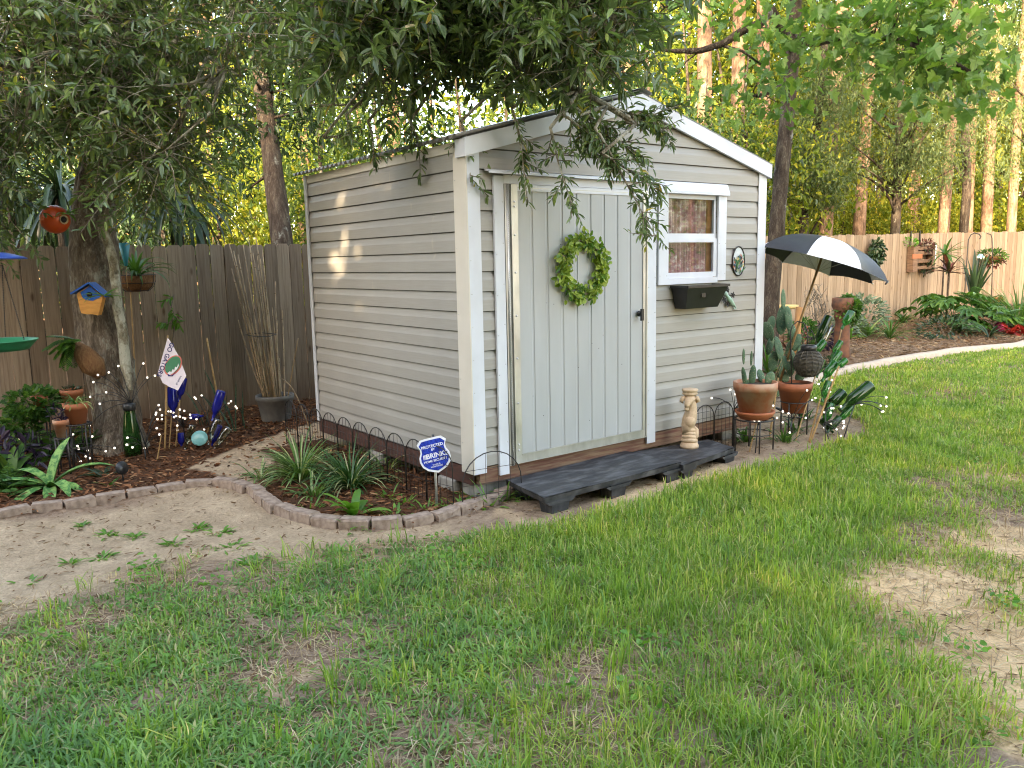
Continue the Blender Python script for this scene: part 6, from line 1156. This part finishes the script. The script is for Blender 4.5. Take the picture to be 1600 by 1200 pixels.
# fresh yellow-green shoots on the crown: kept inside the crown's colour variation
# ------------------------------------------------------------------ woods behind the fence
def crown_mb(mb, c, R, ncl, per, L, w, tmpl, mat, rs, cl=.28, droop=.2):
    c = np.asarray(c, float); R = np.asarray(R, float); d = nrm(rs.normal(size=(ncl, 3))); r = rs.uniform(.25, 1., ncl)**.6; C = c+d*R*r[:, None]
    o = np.repeat(C, per, 0)+rs.normal(size=(ncl*per, 3))*R*cl*np.array([1, 1, .7]); n = len(o)
    leaves(mb, o, rs.normal(size=(n, 3))+np.array([0, 0, -.3]), L*rs.uniform(.7, 1.2, n), w*rs.uniform(.7, 1.2, n), tmpl, mat, droop); return C
def make_tree(name, label, base, H, r0, lean, crowns, leaf, mats, barkm, group, seed, cat='tree', nseg=14):
    rs = np.random.RandomState(seed); o = thing(name, base, label, cat, group); b = np.asarray(base, float); top = b+np.array([lean[0], lean[1], H]); P, R = densify([b-np.array([0, 0, .2]), b+(top-b)*.35+rs.normal(0, .12, 3)*np.array([1, 1, 0]), b+(top-b)*.7+rs.normal(0, .15, 3)*np.array([1, 1, 0]), top], [r0*1.15, r0, r0*.75, r0*.3], nseg*2)
    P = smooth(P, 3); mb = MB(); rough_tube(mb, P, R, 12, .06, seed=seed)
    lf = MB()
    for (dx, dy, z, rx, rz, ncl, per) in crowns:
        c = b+np.array([dx, dy, z]); C = crown_mb(lf, c, (rx, rx, rz), ncl, per, leaf[0], leaf[1], leaf[2], 0, rs)
        for q in C[rs.permutation(len(C))[:max(2, ncl//14)]]:
            i = int(np.clip((q[2]-b[2])/H*.8*len(P), 3, len(P)-2)); a = P[i]; mb.tube([a, (a+q)/2+np.array([0, 0, .1]), q], [max(.02, r0*.28), r0*.15+.008, .006], 5)
    mb.build('trunk', barkm, o); lf.build('crown', mats, o); return o
def behind(u, d, m=2.0):                              # never nearer than m metres behind the fence line
    while U(u, 400, d)[1] < FY+m: d += .25
    return d
def bpos(u, d, v=None): p = U(u, 400, behind(u, d)); return np.array([p[0], p[1], float(hgt(min(p[0], 30)))])
# tall pines: bare sunlit trunks, crowns high above
PN = 'tall pines in the woods behind the fence'
protos = []
for i in range(2):
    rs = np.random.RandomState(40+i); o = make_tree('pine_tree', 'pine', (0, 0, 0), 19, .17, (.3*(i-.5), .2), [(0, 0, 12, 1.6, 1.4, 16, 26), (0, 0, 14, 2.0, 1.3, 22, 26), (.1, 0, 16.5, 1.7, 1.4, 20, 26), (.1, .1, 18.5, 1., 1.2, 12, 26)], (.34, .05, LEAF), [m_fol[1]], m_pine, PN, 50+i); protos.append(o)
PX = [(478, 19, .8), (505, 27, .7), (640, 24, 1), (960, 22, 1.05), (1105, 19, .95), (1148, 21, .95), (1192, 21, .9), (1285, 22, .95), (1338, 25, 1.), (1470, 25, .9), (1540, 29, 1.), (1578, 30, .9), (1420, 29, 1.), (1655, 24, 1.), (230, 22, .9), (345, 19, .75), (1040, 30, 1.1), (1245, 31, 1.), (60, 24, 1.), (1380, 34, 1.1), (1510, 27, 1.), (1605, 31, 1.1), (870, 28, 1.), (-40, 20, 1.), (1700, 18, 1.)]
order = sorted(PX)
for i, (u, d, s) in enumerate(order):
    o = protos[i % 2] if i < 2 else copy_tree(protos[i % 2]); o.location = Vector(bpos(u, d)); o.scale = (s, s, s); o.rotation_euler = (rnd(-.025, .025), rnd(-.025, .025), rnd(0, 6.28))
    o['label'] = 'bare peach-brown pine trunk in the woods, %s pine from the left' % ORD(i)
# dark mottled tree close behind the fence and thin saplings
p0 = U(432, 372, 11.2); P, R = densify([np.array([*U(452, 372, 11.2)[:2], 0]), U(440, 375, 11.2), U(425, 250, 11.25), (U(410, 140, 11.3)), U(392, 20, 11.4), U(370, -180, 11.5)], [.15, .145, .13, .12, .11, .08], 40)
ds = thing('dark_tree', P[0], 'dark mottled trunk leaning left just behind the fence left of the shed', 'tree'); mb = MB(); rough_tube(mb, smooth(P, 3), R, 14, .08, seed=9)
lf = MB(); rs = np.random.RandomState(3)
for u, v, d, R_ in ((440, 40, 11, (1.0, .6)), (390, 130, 11.3, (.7, .6)), (460, 200, 11.6, (.5, .5)), (330, -60, 11.4, (1.2, .8)), (520, -50, 11.2, (1.2, .8)), (480, 110, 11.5, (.5, .5)), (370, 240, 11.8, (.5, .6)), (420, -140, 11.3, (1.3, .6))):
    for q in crown_mb(lf, U(u, v, d), (R_[0], R_[0], R_[1]), 16, 26, .13, .045, LEAF, 0, rs)[:4]: a = P[np.argmin(((P-q)**2).sum(1))]; mb.tube([a, (a+q)/2, q], [.03, .018, .006], 5)
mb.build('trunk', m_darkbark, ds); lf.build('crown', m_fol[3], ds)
# right-hand tree standing in front of the fence behind the shed corner
dT = 10.6; P, R = densify([np.array([*U(1201, 560, dT)[:2], 0]), U(1203, 480, dT), U(1210, 400, dT), U(1216, 330, dT), U(1226, 220, dT), U(1236, 120, dT), U(1242, 30, dT), U(1250, -150, dT)], [.13, .115, .105, .10, .095, .09, .08, .05], 50)
tt = thing('sycamore_tree', P[0], 'slender dark-trunked sycamore rising behind the right corner of the shed', 'tree'); mb = MB(); rough_tube(mb, smooth(P, 3), R, 14, .08, seed=12)
for i in range(9): a = P[int(rnd(22, 44))]; mb.tube([a-RX*.08-FW*.1, a+np.array([rnd(-.12, .05), rnd(-.1, .1), -.5]), a+np.array([rnd(-.2, .1), rnd(-.1, .1), -1.1])], .006, 4)
lf = MB()
SY = [(1200, 40, 8.6, 20), (1240, 60, 8.4, 24), (1290, 45, 8.0, 30), (1340, 50, 7.9, 30), (1390, 60, 7.7, 30), (1430, 85, 7.5, 34), (1480, 70, 7.3, 34), (1500, 110, 7.2, 36), (1540, 120, 7.2, 24), (1420, 120, 7.5, 26), (1370, 30, 7.8, 30), (1450, 20, 7.4, 30), (1490, 15, 7.3, 30), (1230, 110, 8.6, 20), (1320, 95, 8.0, 14), (1215, 160, 9.0, 18), (1195, 120, 9.0, 14), (1250, 15, 8.3, 28), (1400, 10, 7.7, 28), (1500, 150, 7.3, 18), (1080, 30, 8.8, 14), (1020, 15, 8.8, 14), (1050, 130, 9.2, 10), (1175, 165, 9.4, 14), (1150, 140, 9.4, 8), (1190, 75, 9.2, 12), (1345, -60, 7.8, 30), (1460, -60, 7.5, 30), (1240, -70, 8.4, 30), (1130, -60, 8.8, 26), (1540, -40, 7.2, 26), (1110, 15, 9, 10), (1000, 55, 9.3, 8), (1460, 130, 7.4, 20)]
SL_ = [[P[36], U(1262, 70, 9.6), U(1300, 62, 8.6), U(1370, 55, 7.9), U(1440, 75, 7.5), U(1500, 110, 7.2), U(1535, 128, 7.2)], [P[40], U(1275, -10, 9.2), U(1350, -40, 8.0), U(1450, -30, 7.5), U(1530, -30, 7.2)], [P[34], U(1205, 15, 9.0), U(1190, 35, 8.9), U(1160, 48, 8.9), U(1130, 68, 8.9), U(1095, 79, 8.9)], [P[30], U(1215, 135, 9.6), U(1190, 150, 9.4), U(1160, 150, 9.4)], [P[40], U(1200, -40, 9.2), U(1120, -30, 8.9), U(1040, 10, 8.9)]]
SD = []
for L in SL_[:2]+SL_[3:]: Q, R2 = densify(L, np.linspace(.045, .012, len(L)), 24); Q = smooth(Q, 4)+np.cumsum(RS.normal(0, .008, (24, 3)), 0); mb.tube(Q, R2, 7); SD.append(Q)
SD.append(densify(SL_[2], np.ones(6), 24)[0]); SD = np.vstack(SD)
for u, v, d, n in SY:
    n = int(n*1.6); c = U(u, v, d); a = SD[np.argmin(((SD-c)**2).sum(1))]; mid = a*.5+c*.5+RS.normal(0, .06, 3)+np.array([0, 0, .05]); mb.tube([a, mid, c], [.009, .007, .003], 5)
    o = c+RS.normal(0, .25, (n, 3))*np.array([1, 1, .65]); dd = RS.normal(size=(n, 3))*.8+np.array([0, 0, -.5]); st_ = o+nrm(RS.normal(size=(n, 3)))*.10+np.array([0, 0, .06]); sticks(mb, st_, o, .0016)
    leaves(lf, o, dd, RS.uniform(.07, .125, n), RS.uniform(.085, .145, n), LOBE, 0, .25)
for _ in range(80):                                   # the upper crown, above the picture, added to shade the right bed and fence
    u, v, d = rnd(1080, 1800), rnd(-750, -110), rnd(8.5, 15.5); c = U(u, v, d); a = P[-1-int(rnd(0, 6))]; mb.tube([a, a*.5+c*.5+RS.normal(0, .15, 3), c], [.03, .02, .006], 5); n = 46
    o = c+RS.normal(0, .5, (n, 3)); leaves(lf, o, RS.normal(size=(n, 3))+np.array([0, 0, -.4]), RS.uniform(.13, .22, n), RS.uniform(.15, .25, n), LOBE, 0, .25)
mb.tube([P[34], U(1205, 15, 9.0), U(1190, 35, 8.9), U(1160, 48, 8.9), U(1130, 68, 8.9), U(1095, 79, 8.9), U(1060, 80, 8.9), U(1030, 78, 8.9)], [.06, .05, .047, .043, .038, .033, .025, .012], 9)
mb.tube([U(1125, 70, 8.9), U(1160, 80, 8.9), U(1195, 105, 9)], [.02, .014, .006], 6)
mb.build('trunk', m_darkbark, tt); lf.build('crown', m_syc, tt)
# grey-green fine-leaved oaks behind the right fence
GO = 'fine-leaved grey-green oaks behind the right fence'
for i, (u, d, H, cl, lb) in enumerate(((1395, 17.6, 6.5, [(1330, 150, 60, 50), (1390, 190, 80, 45), (1300, 215, 45, 40), (1450, 215, 60, 45), (1370, 250, 70, 35), (1430, 270, 60, 35), (1310, 275, 40, 35), (1480, 150, 55, 50)], 'grey-green oak with drooping fine foliage above the fence wreath'), (1600, 16.2, 7, [(1560, 60, 60, 60), (1600, 150, 60, 60), (1550, 200, 50, 45), (1590, 260, 50, 40), (1530, 130, 45, 45), (1640, 60, 60, 60), (1560, -30, 70, 60)], 'grey-green oak at the right edge above the hanging basket'), (1500, 21, 9, [(1500, 240, 60, 40), (1510, 60, 60, 60), (1460, 100, 60, 60), (1400, 60, 70, 60)], 'grey-green oak far behind the pallet planter'), (1262, 20, 8, [(1270, 170, 45, 50), (1262, 250, 35, 40), (1300, 110, 50, 50), (1285, 300, 35, 30)], 'grey-green oak behind the umbrella'))):
    d = behind(u, d-4, 1.5); b0 = bpos(u, d); k = d/F; cr = []
    for cu, cv, rx, rz in cl: c = U(cu, cv, d+rnd(-.5, .5))-b0; cr.append((c[0], c[1], c[2], rx*k, rz*k, 32, 42))
    make_tree('oak_tree', lb, b0, H, .12, (.4, .2), cr, (.115, .03, LEAF), [m_fol[2]], m_darkbark, GO, 70+i)
# understorey: bright and dark small trees everywhere along the back
US = 'small understorey trees in the woods'
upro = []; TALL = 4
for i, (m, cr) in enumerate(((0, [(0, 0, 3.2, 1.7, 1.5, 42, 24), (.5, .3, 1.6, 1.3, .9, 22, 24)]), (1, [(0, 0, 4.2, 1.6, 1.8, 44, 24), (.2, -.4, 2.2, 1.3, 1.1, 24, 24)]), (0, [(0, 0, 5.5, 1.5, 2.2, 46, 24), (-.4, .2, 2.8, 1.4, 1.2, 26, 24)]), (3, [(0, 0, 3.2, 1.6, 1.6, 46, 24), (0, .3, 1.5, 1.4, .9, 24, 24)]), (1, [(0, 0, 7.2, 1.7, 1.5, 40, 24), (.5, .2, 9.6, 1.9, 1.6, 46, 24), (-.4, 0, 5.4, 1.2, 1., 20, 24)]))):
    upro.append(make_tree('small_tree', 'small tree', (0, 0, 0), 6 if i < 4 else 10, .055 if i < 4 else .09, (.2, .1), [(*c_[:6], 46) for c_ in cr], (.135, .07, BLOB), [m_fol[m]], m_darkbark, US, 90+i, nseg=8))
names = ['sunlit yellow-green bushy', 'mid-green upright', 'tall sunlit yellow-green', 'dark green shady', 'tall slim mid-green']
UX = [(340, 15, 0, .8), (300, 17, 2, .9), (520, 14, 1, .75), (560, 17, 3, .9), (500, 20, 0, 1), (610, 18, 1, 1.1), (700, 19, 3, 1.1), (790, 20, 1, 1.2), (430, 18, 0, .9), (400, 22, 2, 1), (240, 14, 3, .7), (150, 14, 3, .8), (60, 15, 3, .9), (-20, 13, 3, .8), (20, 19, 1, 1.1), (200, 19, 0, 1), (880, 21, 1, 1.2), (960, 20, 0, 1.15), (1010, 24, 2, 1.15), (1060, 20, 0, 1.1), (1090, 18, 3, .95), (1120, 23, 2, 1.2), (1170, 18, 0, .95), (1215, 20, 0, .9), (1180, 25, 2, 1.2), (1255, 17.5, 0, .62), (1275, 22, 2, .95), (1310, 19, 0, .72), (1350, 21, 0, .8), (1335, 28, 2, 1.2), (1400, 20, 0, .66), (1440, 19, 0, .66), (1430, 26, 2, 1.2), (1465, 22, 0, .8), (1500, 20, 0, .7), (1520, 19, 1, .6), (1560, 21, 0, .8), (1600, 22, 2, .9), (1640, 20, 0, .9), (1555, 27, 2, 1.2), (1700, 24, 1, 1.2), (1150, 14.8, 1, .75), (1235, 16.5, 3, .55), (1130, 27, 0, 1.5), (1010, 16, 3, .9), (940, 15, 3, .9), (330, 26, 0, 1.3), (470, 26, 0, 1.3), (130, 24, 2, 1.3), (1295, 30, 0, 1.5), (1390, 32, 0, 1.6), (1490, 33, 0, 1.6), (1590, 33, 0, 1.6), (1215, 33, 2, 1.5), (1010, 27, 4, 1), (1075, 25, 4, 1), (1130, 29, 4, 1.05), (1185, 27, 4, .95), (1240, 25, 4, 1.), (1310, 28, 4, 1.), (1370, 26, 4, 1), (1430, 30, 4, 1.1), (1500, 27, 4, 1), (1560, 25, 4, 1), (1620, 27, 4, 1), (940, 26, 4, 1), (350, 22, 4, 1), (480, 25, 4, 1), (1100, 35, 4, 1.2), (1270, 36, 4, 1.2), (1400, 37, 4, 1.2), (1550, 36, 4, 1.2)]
seen = [0]*5; tot = 0
for i, (u, d, kx, s) in enumerate(sorted(UX)):
    o = upro[kx] if seen[kx] == 0 else copy_tree(upro[kx]); o.location = Vector(bpos(u, behind(u, d, 6.) if u > 1230 else d)); o.scale = (s, s, s*rnd(.9, 1.15)); o.rotation_euler = (0, 0, rnd(0, 6.28))
    o['label'] = '%s understorey tree behind the fence, %s of its kind from the left' % (names[kx], ORD(seen[kx])); seen[kx] += 1
# strappy palms leaning over the left fence
for i, (u, v, d, n, L, lb) in enumerate(((92, 300, 9.0, 70, 1.15, 'dark strap-leaved palm drooping over the fence left of the oak'), (275, 310, 9.6, 80, 1.2, 'dark strap-leaved palm drooping over the fence right of the oak'), (15, 290, 9.4, 50, 1.1, 'dark strap-leaved palm at the far left behind the fence'))):
    c = U(u, v, d); c[1] = max(c[1], FY+.25); b = np.array([c[0], c[1], 0]); o = thing('palm_tree', b, lb, 'palm', 'dark palms behind the left fence'); mb = MB(); mb.tube([b, c], [.08, .05], 8); mb.build('trunk', m_darkbark, o); mb = MB(); rosette(mb, c, n, L, .055, (-.7, 1.4), (.6, 2.2), fold=.15); rosette(mb, c, 14, L, .05, (-.6, .5), (1.2, 2.2), fold=.15, az=(-2.4, -.7)); mb.build('crown', m_strapdark, o)
# the rest of the woods, one mass far behind
def woods():
    mb = MB(); rs = np.random.RandomState(5); n = 1500
    th = rs.uniform(-1.1, 2.5, n); r = rs.uniform(36, 60, n); z = rs.uniform(.2, 1, n)**.8*17*rs.uniform(.3, 1, n)
    C = np.column_stack([CAM[0]+r*np.sin(YAW+th-.7), CAM[1]+r*np.cos(YAW+th-.7), z]); per = 34
    o = np.repeat(C, per, 0)+rs.normal(size=(n*per, 3))*np.array([.9, .9, .75]); m = len(o); leaves(mb, o, rs.normal(size=(m, 3)), .42*rs.uniform(.6, 1.2, m), .26*rs.uniform(.6, 1.2, m), BLOB, 0, .2)
    k = 150; th = rs.uniform(-1.1, 2.5, k); r = rs.uniform(34, 58, k); B = np.column_stack([CAM[0]+r*np.sin(YAW+th-.7), CAM[1]+r*np.cos(YAW+th-.7), np.zeros(k)]); sticks(mb, B, B+np.array([0, 0, 15])+rs.normal(0, .4, (k, 3)), rs.uniform(.12, .2, k), 1)
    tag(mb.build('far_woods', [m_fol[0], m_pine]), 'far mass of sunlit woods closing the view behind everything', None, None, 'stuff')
woods()
# added unseen tree belt: height shaped to shade the garden, gap lets dapples through
def belt():
    mb = MB(); rs = np.random.RandomState(8); s = np.array([-.8, -.6]); c0 = np.array([1, 0.])+s*13; t = np.array([-.6, .8])
    n = 2300; q = rs.uniform(-13, 13, n); w = rs.uniform(-1.6, 1.6, n); z = rs.uniform(.03, 1., n)*(9.4-.42*q+np.where(q < 0, .7, 0)+np.where((q > 2) & (q < 6.2), 1.3, 0)).clip(6.3, 12.5); kp = ~((q > .2) & (q < 3.0) & (z > 5.1) & (z < 7.3) & (rs.rand(n) < .93)); q, w, z = q[kp], w[kp], z[kp]; n = len(q); C = np.column_stack([c0[0]+t[0]*q+s[0]*w, c0[1]+t[1]*q+s[1]*w, z]); per = 30
    o = np.repeat(C, per, 0)+rs.normal(size=(n*per, 3))*.55; m = len(o); leaves(mb, o, rs.normal(size=(m, 3)), .5*rs.uniform(.6, 1.2, m), .32*rs.uniform(.6, 1.2, m), BLOB, 0, .2)
    q = np.linspace(-12, 12, 11); B = np.column_stack([c0[0]+t[0]*q, c0[1]+t[1]*q, 0*q]); sticks(mb, B, B+np.array([0, 0, 9]), .16, 1)
    tag(mb.build('added_shade_belt', [m_fol[1], m_darkbark]), 'added unseen tree belt that shades the yard from the sun', None, None, 'stuff')
belt()
# ------------------------------------------------------------------ light, sky, camera
EL, AZM = math.radians(18), math.atan2(-.8, -.6)
sd = np.array([math.sin(AZM)*math.cos(EL), math.cos(AZM)*math.cos(EL), math.sin(EL)])
ld = bpy.data.lights.new('sun', 'SUN'); ld.energy = 2.0; ld.angle = math.radians(.53); ld.color = (1, .86, .66)
lo = bpy.data.objects.new('sun', ld); COL.objects.link(lo); lo.rotation_euler = Vector(sd).to_track_quat('Z', 'Y').to_euler(); lo.location = (0, 0, 30)
wd = bpy.data.worlds.new('World'); SC.world = wd; wd.use_nodes = True; nt = wd.node_tree; bg = nt.nodes['Background']
sk = nt.nodes.new('ShaderNodeTexSky'); sk.sky_type = 'NISHITA'; sk.sun_disc = False; sk.sun_elevation = EL; sk.sun_rotation = AZM; sk.air_density = 1.; sk.dust_density = 2.5
nt.links.new(sk.outputs[0], bg.inputs[0]); bg.inputs[1].default_value = .15
cd = bpy.data.cameras.new('camera'); co = bpy.data.objects.new('camera', cd); COL.objects.link(co); cd.sensor_width = 36; cd.lens = F/1600*36; cd.clip_end = 2000; cd.clip_start = .05
m = Matrix.Identity(4)
for i in range(3): m[i][0], m[i][1], m[i][2], m[i][3] = RX[i], UP[i], -FW[i], CAM[i]
co.matrix_world = m; SC.camera = co
SC.view_settings.view_transform = 'Standard'; SC.view_settings.look = 'None'; SC.view_settings.gamma = 1; SC.view_settings.exposure = 3.62; SC.view_settings.use_white_balance = True; SC.view_settings.white_balance_temperature = 8000; SC.view_settings.white_balance_tint = 12
SC.render.resolution_x, SC.render.resolution_y = 1024, 768
cy = SC.cycles; cy.max_bounces = 8; cy.diffuse_bounces = 4; cy.glossy_bounces = 3; cy.transmission_bounces = 6; cy.transparent_max_bounces = 6; cy.caustics_reflective = False; cy.caustics_refractive = False
cy.use_denoising = True; cy.use_adaptive_sampling = True; cy.adaptive_threshold = .01; cy.filter_width = 1.1
